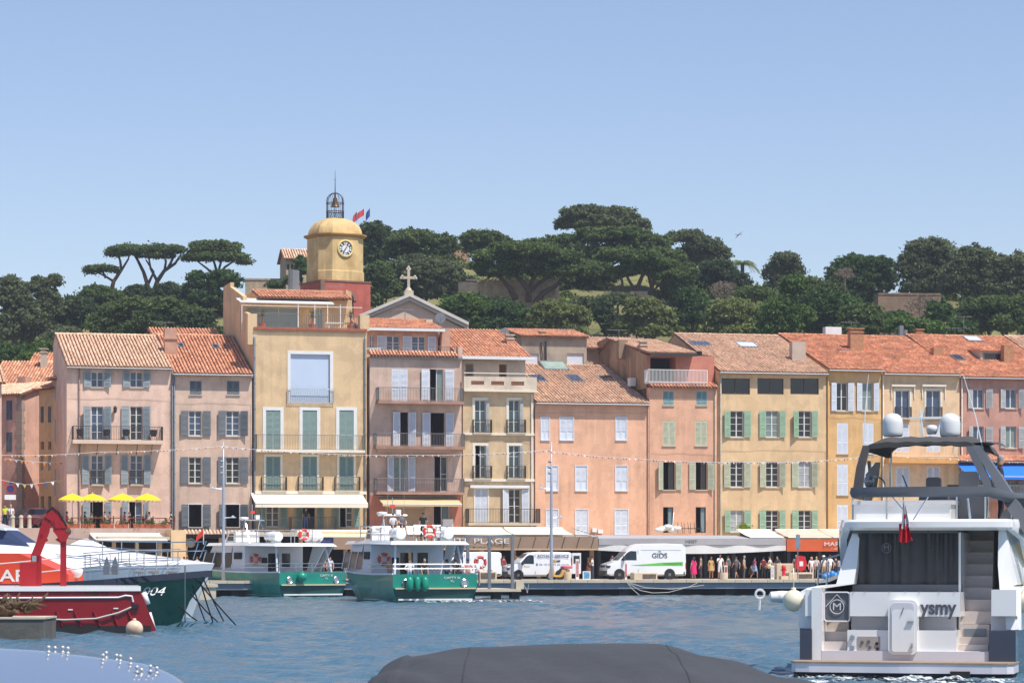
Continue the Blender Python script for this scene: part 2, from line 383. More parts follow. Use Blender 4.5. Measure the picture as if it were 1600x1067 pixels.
def pipe(parent, px, y0, y1, m=None, v=-.1, r=.055):
    t = MB(); p = Q.at(px, y0, v); q = Q.at(px, y1, v); t.tube([(p.x, v + .08, p.z + .1), (p.x, v, p.z), (p.x, v, q.z)], r, 8)
    z = p.z - 1.5
    while z > q.z + .4: t.tube([(p.x, v, z), (p.x, v, z + .05)], r * 1.35, 8); z -= 1.9
    return t.build('downpipe', m or ZINC, parent, True, auto=50)
class House:
    """One house of the quay row. All pixel positions are read on its own facade plane (v0)."""
    def __init__(s, name, label, x0, x1, ytop, wall, depth=11., zb=ZQ, v0=0., fr=Q, over=0):
        s.fr = fr; s.v0 = v0; xm = (x0 + x1) / 2; s.x0, s.x1 = x0, x1
        s.u0 = fr.u(x0, v0) + .012; s.u1 = fr.u(x1, v0) - .012; s.zt = fr.z(xm, ytop, v0); s.zb = zb; s.D = depth; s.wall = wall
        s.root = thing(name, label, 'house', fr, ((s.u0 + s.u1) / 2, v0, zb)); s.holes = []; s.name = name
    def R(s, xa, xb, ya, yb): 
        xm = (xa + xb) / 2
        return s.fr.u(xa, s.v0), s.fr.u(xb, s.v0), s.fr.z(xm, yb, s.v0), s.fr.z(xm, ya, s.v0)
    def win(s, xa, xb, ya, yb, kind='W', sl=None, sr=None, sm=None, rows=3, cols=2, gm=None, sill=True, rail=None, sur=None, surm=None, fm=None, railm=None, ang=(2, 9), flap=False, part=None):
        a, b, c, d = s.R(xa, xb, ya, yb); s.holes.append((a, b, c, d)); v = s.v0; p = s.root
        if sur:
            A, B, Cc, D = s.R(xa - sur, xb + sur, ya - sur, yb); m = MB(); e = .045
            m.box(A, a - .002, v - e, v - .002, Cc, D); m.box(b + .002, B, v - e, v - .002, Cc, D); m.box(a - .002, b + .002, v - e, v - .002, d + .002, D)
            m.build('window_surround', surm or WHITE, p)
        if kind in 'WO' and gm in (GLASS, BGLASS, None) and random.random() < .3: gm = random.choice((mat('curtained_glass', (120, 136, 132), .15, .2, 2), mat('net_curtain_glass', (164, 168, 170), .25, .25, 3), mat('dim_glass', (44, 48, 52), .07, .4, 1.2)))
        if kind == 'W' or kind == 'G':
            window(p, a, b, c, d, fm, gm, cols if kind == 'W' else 1, rows if kind == 'W' else 1, v=v + .17)
        elif kind == 'S':
            mid = (a + b) / 2
            if b - a < .5: shutter(p, a, b, c, d, sm, v + .03, flap=flap)
            else:
                shutter(p, a, mid - .006, c, d, sm, v + .03, flap=flap); shutter(p, mid + .006, b, c, d, sm, v + .03, flap=flap)
        elif kind == 'O':                  # one leaf open, one closed: dark room beside glass
            mid = (a + b) / 2; window(p, mid, b, c, d, fm, gm, 1, rows, v=v + .17)
            m = MB(); m.box(a + .01, a + .05, v + .05, v + .6, c, d); m.build('open_casement', fm or WOODW, p)
        elif kind == 'R':                  # roller screen
            m = MB(); m.box(a, b, v + .12, v + .15, c, d); m.build('roller_screen', gm, p)
        if sl: 
            A, B, _, _ = s.R(sl[0], sl[1], ya, yb); shutter(p, A, B, c, d, sm, v - .07, 'r', random.uniform(*ang) if random.random() < .7 else random.uniform(12, 30))
        if sr:
            A, B, _, _ = s.R(sr[0], sr[1], ya, yb); shutter(p, A, B, c, d, sm, v - .07, 'l', random.uniform(*ang) if random.random() < .7 else random.uniform(12, 30))
        if sill and not rail:
            m = MB(); m.box(a - .06, b + .06, v - .09, v + .1, c - .07, c + .003); m.build('sill', surm or STONE, p)
        if rail:
            A, B, Cc, D = s.R(*rail); m = MB(); 
            railing(m, [(A, v - .03), (A, v - .28), (B, v - .28), (B, v - .03)], Cc, D, .11); m.build('window_railing', railm or IRON, p)
            m = MB(); m.box(A, B, v - .3, v + .02, Cc - .1, Cc); m.build('ledge', STONE, p)
    def body(s, gable=None, top=True, extra=None):
        m = MB(); v = s.v0; D = v + s.D
        wall_holes(m, s.u0, s.u1, s.zb, s.zt, s.holes, v)
        if gable:
            vr, zr, zbk = gable
            for u in (s.u0, s.u1): m.poly([(u, v, s.zb), (u, v, s.zt), (u, vr, zr), (u, D, zbk), (u, D, s.zb)])
            m.poly([(s.u0, D, s.zb), (s.u0, D, zbk), (s.u1, D, zbk), (s.u1, D, s.zb)])
        else:
            for u in (s.u0, s.u1): m.poly([(u, v, s.zb), (u, v, s.zt), (u, D, s.zt), (u, D, s.zb)])
            m.poly([(s.u0, D, s.zb), (s.u0, D, s.zt), (s.u1, D, s.zt), (s.u1, D, s.zb)])
            if top: m.poly([(s.u0, v, s.zt), (s.u1, v, s.zt), (s.u1, D, s.zt), (s.u0, D, s.zt)])
        s.wo = m.build('wall', s.wall, s.root); return s
    def roof(s, yr, vr, mt, over=.4, genoise=True, hol=(), uo=(.02, .02), gut=True, xr=None):
        """Gabled roof: front slope up to the ridge seen at row yr, vr metres behind the facade."""
        xm = xr if xr else (s.x0 + s.x1) / 2; zr = s.fr.z(xm, yr, s.v0 + vr); v = s.v0
        sl_ = (zr - s.zt) / vr; zbk = zr - sl_ * (s.D - vr); s.body((v + vr, zr, zbk)); p = s.root; s.zr = zr; s.vr = v + vr; s.sl = sl_
        a, b = s.u0 - uo[0], s.u1 + uo[1]
        m = MB(); slab(m, a, b, v - over, s.zt - sl_ * over + .1, v + vr, zr + .1); slab(m, a, b, v + s.D + .2, zbk + .1 - sl_ * .2, v + vr + .001, zr + .1)
        ro = m.build('roof', BED, p); tiles(ro, a, b, v - over - .05, s.zt - sl_ * (over + .05) + .1, v + vr, zr + .1, mt, holes=hol)
        r = MB(); n = int((b - a) / .42)
        for i in range(n):
            x = a + (b - a) * (i + .5) / n; r.ring([[(x + du, v + vr + math.cos(t) * rr, zr + .1 + math.sin(t) * rr) for t in (0, .8, 1.57, 2.34, 3.14)] for du, rr in ((-.22, .15), (.22, .12))], False)
        o = r.build('ridge_tiles', mt, ro); o['kind'] = 'stuff'
        if genoise:
            g = MB(); n = int((b - a) / .2)
            for row_, vv in ((0, .26), (1, .13)):
                for i in range(n):
                    x = a + (b - a) * (i + .5 * row_ + .25) / n
                    g.lathe([(.085, -vv), (.085, 0)], (x, v, s.zt - .05 - row_ * .12), 6, 'y')
            g.build('cornice_tiles', s.wall, p)['kind'] = 'stuff'
        if gut:
            g = MB(); zz = s.zt - sl_ * over + .02; g.tube([(a, v - over - .06, zz), (b, v - over - .06, zz)], .06, 6); g.build('gutter', ZINC, p)
        return s
    def onroof(s, px, py):                 # a point of the front slope under a pixel
        lo, hi = s.v0 - .4, s.vr
        for _ in range(40):
            mid = (lo + hi) / 2; p = s.fr.at(px, py, mid)
            if p.z > s.zt + s.sl * (mid - s.v0): lo = mid
            else: hi = mid
        return s.fr.at(px, py, mid)
def chimney(px0, px1, y0, y1, v, mt, parent=None, fr=Q, name='chimney', cap=True, deep=.7, capm=None):
    a = fr.at(px0, y1, v); b = fr.at(px1, y0, v); m = MB(); m.box(a.x, b.x, v, v + deep, a.z - .6, b.z)
    o = m.build(name, mt, parent); m = MB()
    if cap:
        m.box(a.x - .06, b.x + .06, v - .06, v + deep + .06, b.z - .16, b.z - .08); m.box(a.x + .06, b.x - .06, v + .06, v + deep - .06, b.z, b.z + .14)
        m.box(a.x - .08, b.x + .08, v - .08, v + deep + .08, b.z + .14, b.z + .22); m.build('chimney_cap', capm or STONE, o)
    return o
def skylight(h, x0, x1, y0, y1, gm=None, parent=None):
    p = h.onroof((x0 + x1) / 2, y1); q = h.onroof((x0 + x1) / 2, y0); a, b = h.fr.u(x0, p.y), h.fr.u(x1, p.y); m = MB(); e = .16
    n = (Vector((0, q.y - p.y, q.z - p.z))).normalized(); up = Vector((0, -n.z, n.y)) * (1 if n.y > 0 else -1)
    def pt(u, t, k): return (u, p.y + (q.y - p.y) * t + up.y * k, p.z + (q.z - p.z) * t + up.z * k)
    for ua, ub, ta, tb in ((a, a + .07, 0, 1), (b - .07, b, 0, 1), (a + .07, b - .07, 0, .07), (a + .07, b - .07, .93, 1)):
        m.ring([[pt(ua, ta, 0), pt(ub, ta, 0), pt(ub, ta, .28), pt(ua, ta, .28)], [pt(ua, tb, 0), pt(ub, tb, 0), pt(ub, tb, .28), pt(ua, tb, .28)]])
    o = m.build('skylight', ZINC, parent or h.root); g = MB(); g.poly([pt(a + .06, .05, .26), pt(b - .06, .05, .26), pt(b - .06, .95, .26), pt(a + .06, .95, .26)])
    g.build('pane', gm or BGLASS, o)
def awning(parent, fr, xa, xb, yb, yf, vb, vf, mt, val=0., name='awning', arms=0, sag=.05, at_front=True, armm=None):
    """Sloping canvas from the row yb at depth vb to the row yf at depth vf."""
    vv = vf if at_front else vb; a, b = fr.u(xa, vv), fr.u(xb, vv); xm = (xa + xb) / 2; z0 = fr.z(xm, yb, vb); z1 = fr.z(xm, yf, vf)
    m = MB(); N = 6; K = max(2, int((b - a) / 1.2)); top = []
    for i in range(N + 1):
        t = i / N; top.append([(a + (b - a) * j / K, vb + (vf - vb) * t, z0 + (z1 - z0) * t - sag * math.sin(math.pi * t) * (.6 + .4 * math.cos(j * 2.1))) for j in range(K + 1)])
    m.ring(top, False); m.ring([[(x, y, z - .015) for x, y, z in r] for r in reversed(top)], False)
    if val:
        m.ring([[(x, vf - .004 + .02 * math.sin(x * 5), z - val * k) for x, y, z in top[-1]] for k in (0, .5, 1)], False)
    o = m.build(name, mt, parent)
    g = MB(); g.tube([(a, vf, z1 - .03), (b, vf, z1 - .03)], .035, 6); g.tube([(a, vb + .05, z0 + .02), (b, vb + .05, z0 + .02)], .07, 6)
    for k in range(arms):
        u = a + (b - a) * (k + .5) / arms; g.tube([(u, vb + .1, z0 - .25), (u + .5, (vb + vf) / 2, (z0 + z1) / 2 - .2), (u, vf + .03, z1 - .05)], .03, 5)
    g.build('awning_frame', armm or WOODW, o); return o
# ---------------------------------------------------------------- the row of houses along the quay
SH_BLUE = mat('grey_blue_shutter', (150, 160, 164), .6, .08, 3)
SH_SLATE = mat('slate_grey_shutter', (106, 112, 118), .6, .1, 3)
SH_TEAL = mat('grey_teal_shutter', (132, 156, 150), .6, .08, 3)
SH_WHITE = mat('white_shutter', (214, 218, 226), .55, .06, 3)
SH_GREEN = mat('pale_green_shutter', (152, 182, 152), .6, .1, 3)
SH_SAGE = mat('faded_sage_shutter', (190, 192, 164), .7, .14, 3)
SH_AQUA = mat('faded_aqua_shutter', (128, 160, 160), .65, .1, 3)
SH_LGREY = mat('light_grey_shutter', (188, 186, 182), .65, .1, 3)
BRICKC = mat('chimney_render', (190, 148, 126), .95, .2, 1.5, bump=.4, bscale=10)
BRICKO = mat('ochre_brick', (178, 130, 96), .95, .25, 4, bump=.5, bscale=14)
SCREEN = mat('pale_blue_screen', (188, 202, 222), .7, .04, .6)
CREAM_SUR = mat('cream_surround', (226, 216, 198), .8, .06, 2)
# --- A: pale pink house over the terrace
A = House('pink_house', 'pale pink house with long iron balcony above the yellow parasols', 104, 268, 574, stucco('dusty_pink_render', (222, 182, 158)), 12, ZU)
for xa, xb in ((142.5, 161.5), (203.5, 223)):
    k = xa - 142.5
    A.win(xa, xb, 581, 605, 'W', (131 + k, 142 + k), (162.5 + k, 173.5 + k), SH_BLUE, 2, 2, BGLASS)
    A.win(xa, xb, 635, 688, 'W', (128.5 + k, 141 + k), (163 + k, 174 + k), SH_BLUE, 4, 2, BGLASS, sill=False)
    A.win(xa, xb, 711, 757, 'W', (128 + k, 139 + k), (163.5 + k, 174.5 + k), SH_BLUE, 4, 2, BGLASS, rail=(xa - .5, xb + .5, 735, 757))
A.win(141, 161, 784, 825, 'D', (129, 140.5), (164, 174), SH_BLUE, sill=False); A.win(201, 222, 784, 825, 'O', (190, 200), (225, 232), SH_BLUE, 2, gm=BGLASS, sill=False)
A.roof(526, 10.0, PALE, genoise=False)
pipe(A.root, 124, 577, 826, mat('pink_grey_pipe', (150, 128, 122), .6)); pipe(A.root, 269.2, 580, 826)
balcony(A.root, A.fr.u(112), A.fr.u(252.5), A.fr.z(180, 694), A.fr.z(180, 688), A.fr.z(180, 667), 1.0, mat('balcony_slab_pink', (214, 190, 172), .9), IRON)
for px in (124, 151, 182, 213, 236): m = MB(); p = Q.at(px, 694); m.tube([(p.x, -.02, p.z - .75), (p.x, -.8, p.z)], .025, 5); m.build('balcony_bracket', IRON, A.root)
m = MB(); p = Q.at(180, 641, -.25); m.lathe([(.02, .34), (.14, .22), (.11, -.12), (.03, -.2)], p, 8); m.box(p.x - .02, p.x + .02, -.25, 0, p.z + .3, p.z + .34); m.build('wall_lantern', IRON, A.root)
# --- B
B = House('taupe_house', 'taupe house with dark slate shutters and orange tiled roof beside the tall yellow house', 270, 394, 584, stucco('taupe_pink_render', (206, 172, 148)), 12)
for xa, xb, k in ((296.5, 315, 0), (354.5, 374, 58.5)):
    B.win(xa, xb, 595, 616.5, 'S', sm=SH_SLATE)
    B.win(xa - 1.5, xb, 642, 681, 'W', (282 + k, 294 + k), (317 + k, 329 + k), SH_SLATE, 4, 2, BGLASS)
    B.win(xa - 1.5, xb, 714, 755, 'W', (282 + k, 294 + k), (317 + k, 329 + k), SH_SLATE, 4, 2, GLASS)
    B.win(xa - 1.5, xb, 788, 823, 'D', (282 + k, 294 + k), (317 + k, 329 + k), SH_SLATE, sur=1.2)
B.roof(527, 10.2, ORANGE); pipe(B.root, 272.5, 588, 850)
skylight(B, 279, 288, 541, 547, GLASS); skylight(B, 333, 344, 543, 549, GLASS)
m = MB(); q = Q.at(269, 546, 4.2); m.box(q.x - .55, q.x + .35, 4.2, 5.0, q.z - 2.6, Q.z(272, 513, 4.2)); m.box(q.x - .65, q.x + .45, 4.1, 5.1, Q.z(272, 530, 4.2), Q.z(272, 529, 4.2) + .1); m.build('chimney', BRICKC, B.root)
# --- C: the tall yellow house
Cc = House('tall_yellow_house', 'tall yellow ochre house with roof terrace and large screened window', 396, 573.5, 515, stucco('yellow_ochre_render', (212, 176, 128)), 16)
Cc.win(454, 515.5, 553.5, 629, 'R', gm=SCREEN, sill=False, sur=5, surm=WHITE); 
a, b, c, d = Cc.R(449, 521, 608, 631); m = MB(); railing(m, [(a, -.12), (b, -.12)], c, d, .13); m.build('window_railing', STEEL, Cc.root)
for x in (415.5, 472.7, 530):
    Cc.win(x, x + 22.5, 641, 703, 'S', sm=SH_TEAL, sill=False, sur=5, surm=WHITE)
    Cc.win(x, x + 22.5, 713, 766, 'S', sm=SH_TEAL, sill=False, sur=3.5, surm=CREAM_SUR, rail=(x - 7, x + 31.5, 745, 766))
balcony(Cc.root, Q.u(398), Q.u(567.5), Q.z(480, 707), Q.z(480, 703), Q.z(480, 680), .8, CREAM_SUR, GREYIRON)
Cc.win(416, 436, 790, 823, 'W', (403, 415), (437.5, 449), SH_TEAL, 3, 2, GLASS); Cc.win(473.5, 492, 790, 828, 'D', (461, 472.5), (495.6, 506), SH_TEAL, sill=False)
Cc.win(530.5, 551, 790, 823, 'O', (519, 529.4), (552.5, 562), SH_TEAL, 3, gm=GLASS)
Cc.body(); p = Cc.root
m = MB(); a, b, c, d = Cc.R(398, 572, 767, 772); m.box(a, b, -.22, -.002, c, d); m.build('string_course', CREAM_SUR, p)
awning(p, Q, 399, 575, 772, 786, -.1, -2.2, CANVAS, .32, arms=3)
balcony(p, Q.u(452), Q.u(523), Q.z(480, 831), Q.z(480, 828), Q.z(480, 808), .9, CREAM_SUR, GREYIRON)
pipe(p, 397.8, 528, 850, r=.07); pipe(p, 570.5, 530, 850, r=.07)
BR = mat('brick_coping', (170, 104, 78), .9, .2, 4)
m = MB(); zt = Cc.zt; m.box(Cc.u0, Cc.u1, -.12, .25, zt, zt + .12); m.build('coping', BR, p)
m = MB(); n = 60
for i in range(n): u = Cc.u0 + (Cc.u1 - Cc.u0) * (i + .5) / n; m.lathe([(.06, -.18), (.06, 0)], (u, 0, zt - .06), 6, 'y')
m.build('coping_tiles', BR, p)['kind'] = 'stuff'
m = MB(); railing(m, [(Q.u(401), .1), (Q.u(563), .1)], zt + .12, Q.z(480, 491, .1), .14); m.build('terrace_railing', GREYIRON, p)
for x0, x1, yt in ((387, 401.5, 490), (562.5, 577, 492)): m = MB(); a = Q.u(x0); b_ = Q.u(x1); m.box(a, b_, -.03, .9, zt - .02 if x0 > 500 else zt - 1.2, Q.z(x0, yt)); m.build('terrace_pier', Cc.wall, p)
# stepped side wall and the set-back roof room
u0, u1 = Cc.u0, Cc.u1; zr_ = Q.z(360, 452, 14); m = MB()
m.prismx([(.9, zt), (.9, Q.z(390, 492)), (5.2, Q.z(380, 486, 5)), (5.2, Q.z(380, 463, 5)), (12, zr_), (12, zr_ + .35), (15.9, zr_ + .35), (15.9, zt)], u0 + .004, u0 + .3); m.build('side_parapet', Cc.wall, p)
m = MB(); zt2 = Q.z(470, 468, 6.4); wh = [(Q.u(376, 6.4), Q.u(466, 6.4), zt + .1, Q.z(420, 480, 6.4)), (Q.u(490, 6.4), Q.u(505, 6.4), zt + .1, Q.z(500, 482, 6.4))]
ur = Q.u(541, 6.4); wall_holes(m, u0 + .32, ur, zt, zt2, wh, 6.4); m.poly([(ur, 6.4, zt), (ur, 15.8, zt), (ur, 15.8, zt2), (ur, 6.4, zt2)]); m.poly([(ur, 15.8, zt), (u0 + .32, 15.8, zt), (u0 + .32, 15.8, zt2), (ur, 15.8, zt2)]); m.poly([(u0 + .32, 6.4, zt2 - .02), (ur, 6.4, zt2 - .02), (ur, 15.8, zt2 - .02), (u0 + .32, 15.8, zt2 - .02)])
rr_ = m.build('roof_room', Cc.wall, p)
for h in wh: window(rr_, *h, WOODW, mat('terrace_glazing', (132, 150, 158), .1, .1, 1), 3, 1, v=6.5)
sl2 = MB(); slab(sl2, Q.u(402, 6), ur + .3, 5.5, zt2 + .05, 9.0, zt2 + .85); ro = sl2.build('roof', BED, p); tiles(ro, Q.u(402, 6), ur + .3, 5.4, zt2 + .03, 9.0, zt2 + .85, ORANGE)
m = MB(); m.box(Q.u(402, 9), ur + .1, 9.0, 15.8, zt2, zt2 + 1.0); m.build('rear_block', Cc.wall, p)
awning(p, Q, 375, 522, 469, 472.5, 6.2, 4.4, WHITE, .1, arms=0, sag=0)
m = MB()
for x in (378, 466, 492, 512, 532): q = Q.at(x, 476, 4.4); m.box(q.x - .03, q.x + .03, 4.4, 4.46, zt, q.z)
m.box(Q.u(378, 4.4), Q.u(566, 4.4), 4.4, 4.46, Q.z(460, 479, 4.4), Q.z(460, 478, 4.4)); m.build('pergola_posts', WHITE, p)
m = MB(); q = Q.at(546, 470, 7); m.prism([(Q.u(537, 7), zt), (Q.u(553, 7), zt), (Q.u(549, 7), Q.z(545, 456, 7)), (Q.u(541, 7), Q.z(545, 453, 7))], 7, 8.2); m.build('side_pier', Cc.wall, p)
m = MB(); a = Q.at(459, 440, 12); m.lathe([(.45, 0), (.45, 2.2)], (a.x, 12, zt2 + .6), 10); m.build('flue', ZINC, p)
# --- D
D_ = House('brown_pink_house', 'brownish pink house with three stacked balconies and white shutters', 577.5, 721.5, 558, stucco('brown_pink_render', (202, 168, 146), (176, 142, 122)), 14)
D_.win(612, 637, 576, 628, 'S', sm=SH_WHITE, sill=False); D_.win(671, 693, 577, 628, 'O', (658, 670.5), (695.5, 709), SH_WHITE, 1, gm=BGLASS, sill=False)
D_.win(625.5, 637.5, 644, 697, 'D', (613, 625), (638, 649.5), SH_WHITE, sill=False, ang=(2, 20)); D_.win(673, 694.5, 645, 697, 'D', (659.5, 672), (696.5, 708.5), SH_WHITE, sill=False)
D_.win(615, 636, 713, 768, 'W', (604, 614.5), (637.5, 648.5), SH_WHITE, 1, gm=mat('curtained_glass', (120, 136, 132), .15, .2, 2), sill=False); D_.win(678, 699, 713, 768, 'O', None, None, SH_WHITE, 2, gm=GLASS, sill=False)
D_.win(677, 702, 790, 824, 'O', gm=mat('grey_door_glass', (104, 116, 124), .2, .1), rows=1, sill=False); D_.win(604, 664, 792, 822, 'G', gm=mat('beige_screen', (178, 152, 126), .8, .1), sill=False)
D_.body(); p = D_.root
PSL = mat('stained_slab', (168, 130, 112), .9, .25, 1.5)
for x0, x1, ya, yb, yr in ((587, 720, 632, 627.5, 607), (583, 721.5, 702.5, 697.5, 678), (584, 721, 773, 769, 748)):
    balcony(p, Q.u(x0), Q.u(x1), Q.z(650, ya), Q.z(650, yb), Q.z(650, yr), 1.1, PSL, GREYIRON)
a, b, c, d = D_.R(577.6, 721.4, 774, 835); m = MB(); rw = stucco('brick_red_render', (196, 118, 94))
m.box(a, Q.u(602), -.06, -.003, c, d); m.box(Q.u(704), b, -.06, -.003, c, d); m.box(Q.u(602), Q.u(704), -.06, -.003, Q.z(650, 789), d); m.build('red_base', rw, p)
m = MB(); m.box(Q.u(584), Q.u(700), -1.35, -1.1, Q.z(640, 708), Q.z(640, 703)); m.build('awning_cassette', mat('brown_cassette', (120, 92, 74), .7), p)
awning(p, Q, 598, 722, 776, 787, -.15, -2.0, mat('beige_awning', (206, 182, 138), .9, .08), .18, arms=2)
m = MB(); q = Q.at(700, 816, -.8); m.box(q.x - .4, q.x + .4, -.85, -.5, q.z - .3, q.z + .25); m.lathe([(.2, -.87), (.2, -.845)], (q.x - .1, 0, q.z), 14, 'y'); m.build('air_conditioner', WHITE, p)
m = MB(); zt = D_.zt; m.box(D_.u0, D_.u1, -.3, -.004, zt - .12, zt + .02); m.build('gutter', ZINC, p)
sl2 = MB(); slab(sl2, D_.u0, Q.u(715), -.3, zt + .03, .55, zt + .42); ro = sl2.build('edge_roof', BED, p); tiles(ro, D_.u0, Q.u(715), -.34, zt + .03, .55, zt + .42, ORANGE)
m = MB(); m.box(Q.u(715.5), D_.u1 + .04, -.1, .7, zt + .02, Q.z(719, 542)); m.build('terrace_pier', D_.wall, p)
m = MB(); railing(m, [(D_.u0, .7), (Q.u(716), .7)], zt + .3, Q.z(650, 541, .7), .13); m.build('terrace_railing', GREYIRON, p)
v2 = 3.6; zt2 = Q.z(630, 515.5, v2); m = MB(); ul, ur = D_.u0, Q.u(684, v2); wh = [(Q.u(x0, v2), Q.u(x1, v2), zt + .3, Q.z(630, 525, v2)) for x0, x1 in ((577.8, 585), (604, 624.5), (643.5, 664.5))]
wall_holes(m, ul, ur, zt, zt2, wh, v2); m.poly([(ur, v2, zt), (ur, 13.8, zt), (ur, 13.8, zt2), (ur, v2, zt2)]); m.poly([(ul, v2, zt), (ul, v2, zt2), (ul, 13.8, zt2), (ul, 13.8, zt)]); m.poly([(ul, 13.8, zt), (ul, 13.8, zt2), (ur, 13.8, zt2), (ur, 13.8, zt)])
tr = m.build('top_storey', stucco('salmon_top_render', (212, 156, 126)), p)
for h in wh: window(tr, *h, WOODW, BGLASS, 2, 3, v=v2 + .15)
for x0, x1 in ((588.5, 603.5), (629, 643), (668, 680.5)): shutter(tr, Q.u(x0, v2), Q.u(x1, v2), zt + .3, Q.z(630, 525, v2), SH_WHITE, v2 - .06)
sl2 = MB(); z3 = Q.z(630, 500, 9.5); slab(sl2, ul - .1, ur + .35, 3.0, zt2 + .02, 9.5, z3); slab(sl2, ul - .1, ur + .35, 14, zt2, 9.501, z3); ro = sl2.build('roof', BED, p); tiles(ro, ul - .1, ur + .35, 2.95, zt2 + .02, 9.5, z3, ORANGE)
m = MB(); m.box(ul, ur + .4, 2.8, 2.98, zt2 - .13, zt2 + .07); m.build('white_gutter', WHITE, p)
chimney(690, 703.5, 513, 545, 3.2, BRICKC, p, cap=False); chimney(666, 676, 499, 508, 7, STONE, p, cap=False)
m = MB(); m.box(Q.u(577), Q.u(599), .9, 2.1, zt + .6, zt + .72); m.build('terrace_table_cover', WHITE, p)
# --- E
E_ = House('cream_house', 'narrow cream house with brick claustra parapet and iron window balconies', 723, 834.5, 610, stucco('cream_ochre_render', (204, 172, 128), (180, 150, 114)), 13)
for ya, yb, y2 in ((623, 676, 656), (694, 747, 728)):
    for x in (742, 795):
        E_.win(x, x + 17, ya + 2, yb, 'W' if not (ya > 680 and x < 760) else 'O', None, (x + 17.6, x + 22), SH_LGREY, 3, gm=mat('green_blue_glass', (62, 84, 90), .08, .25, 1), rail=(x - 3.5, x + 25, y2, yb), sur=4, surm=CREAM_SUR)
E_.win(742, 762, 763, 817, 'S', sm=SH_WHITE, sill=False, sur=2, surm=CREAM_SUR); E_.win(795, 813.5, 764, 817, 'W', (784, 794), (815, 826), SH_WHITE, 4, gm=GLASS, sill=False)
E_.body(); p = E_.root
for ya, yb in ((676.6, 680), (748, 752)): m = MB(); m.box(E_.u0, E_.u1, -.2, -.003, Q.z(780, yb), Q.z(780, ya)); m.build('string_course', CREAM_SUR, p)
balcony(p, Q.u(727), Q.u(839), Q.z(780, 821), Q.z(780, 817), Q.z(780, 795), 1.1, STONE, IRON)
m = MB(); m.box(Q.u(733.6), Q.u(826), -.3, -.02, Q.z(780, 762.5), Q.z(780, 758)); m.build('awning_cassette', WHITE, p)
pipe(p, 831, 618, 830, WHITE); zt = E_.zt; zp = Q.z(780, 589)
m = MB(); hs = [(Q.u(x0), Q.u(x1), Q.z(780, 602), Q.z(780, 596)) for x0, x1 in ((734.5, 754.8), (765.7, 786), (797, 817.3))]
wall_holes(m, E_.u0, Q.u(837), zt, zp, hs, -.35, .2); m.poly([(E_.u0, -.15, zt), (E_.u0, -.15, zp), (Q.u(837), -.15, zp), (Q.u(837), -.15, zt)]); m.poly([(E_.u0, -.35, zp), (Q.u(837), -.35, zp), (Q.u(837), -.15, zp), (E_.u0, -.15, zp)])
m.poly([(Q.u(837), -.35, zt), (Q.u(837), 1, zt), (Q.u(837), 1, zp), (Q.u(837), -.35, zp)]); m.build('parapet', stucco('parapet_cream', (208, 188, 162)), p)
for h in hs:
    m = MB(); n = 7
    for i in range(n):
        u = h[0] + (h[1] - h[0]) * (i + .5) / n
        for zz in (h[2] + .08, h[2] + .21): m.lathe([(.062, -.33), (.062, -.2)], (u, 0, zz), 6, 'y')
    m.build('claustra', BR, p)
m = MB(); m.box(E_.u0, Q.u(838.5), -.5, -.0, zt - .12, zt - .001); m.box(E_.u0, Q.u(834), -.4, -.33, zp + .22, zp + .29); m.build('cornice', CREAM_SUR, p)
v2 = 1.6; zt2 = Q.z(780, 561, v2); ul, ur = E_.u0, Q.u(821, v2); m = MB(); wh = [(Q.u(x0, v2), Q.u(x1, v2), zt + .1, Q.z(780, 569, v2)) for x0, x1 in ((727.5, 741), (780, 793))]
wall_holes(m, ul, ur, zt, zt2, wh, v2); m.poly([(ur, v2, zt), (ur, 12.8, zt), (ur, 12.8, zt2 + .5), (ur, v2, zt2)]); m.poly([(ul, v2, zt), (ul, v2, zt2), (ul, 12.8, zt2), (ul, 12.8, zt)]); m.poly([(ul, 12.8, zt), (ul, 12.8, zt2 + 1), (ur, 12.8, zt2 + 1), (ur, 12.8, zt)])
tr = m.build('top_storey', stucco('pale_top_render', (214, 196, 170)), p)
for h in wh:
    m = MB(); m.box(h[1] - .05, h[1] - .01, v2 - .02, v2 + .5, h[2], h[3]); m.build('open_casement', WOODW, tr)
z3 = Q.z(740, 516, 10.2); sl2 = MB(); slab(sl2, ul - .12, ur + .35, .9, zt2 + .05, 10.2, z3); slab(sl2, ul - .12, ur + .35, 13, zt2 + 1.2, 10.201, z3); ro = sl2.build('roof', BED, p); tiles(ro, ul - .12, ur + .35, .85, zt2 + .05, 10.2, z3, ORANGE)
m = MB(); m.box(ul, ur + .5, .55, .85, zt2 - .1, zt2 + .12); m.build('white_gutter', WHITE, p)
chimney(792, 803, 527, 548, 5.0, BRICKC, p)
# --- F
F_ = House('salmon_house', 'plain salmon house with closed white shutters and three roof skylights', 836, 1013.5, 630, stucco('salmon_render', (226, 166, 128)), 13)
for ya, yb, xs, fl in ((652, 687, ((845.6, 858), (875, 895.6), (962.5, 978.5)), True), (728, 766, ((853.5, 871), (899.4, 917), (962, 980)), True), (796, 834, ((853.5, 871.5), (899.4, 918), (961, 981)), False)):
    for x0, x1 in xs: F_.win(x0, x1, ya, yb, 'S', sm=SH_WHITE, flap=fl, sur=1.2, surm=SH_WHITE)
F_.roof(573, 12.0, BUFF, genoise=False, xr=870); p = F_.root
skylight(F_, 836, 856, 590, 600); skylight(F_, 893, 914, 590, 601); skylight(F_, 943, 965, 592, 601, GLASS)
skylight(F_, 851, 890, 568.5, 582, mat('greenhouse_glass', (150, 170, 160), .12, .15, 2)); pipe(p, 1013, 636, 836, BRICKC)
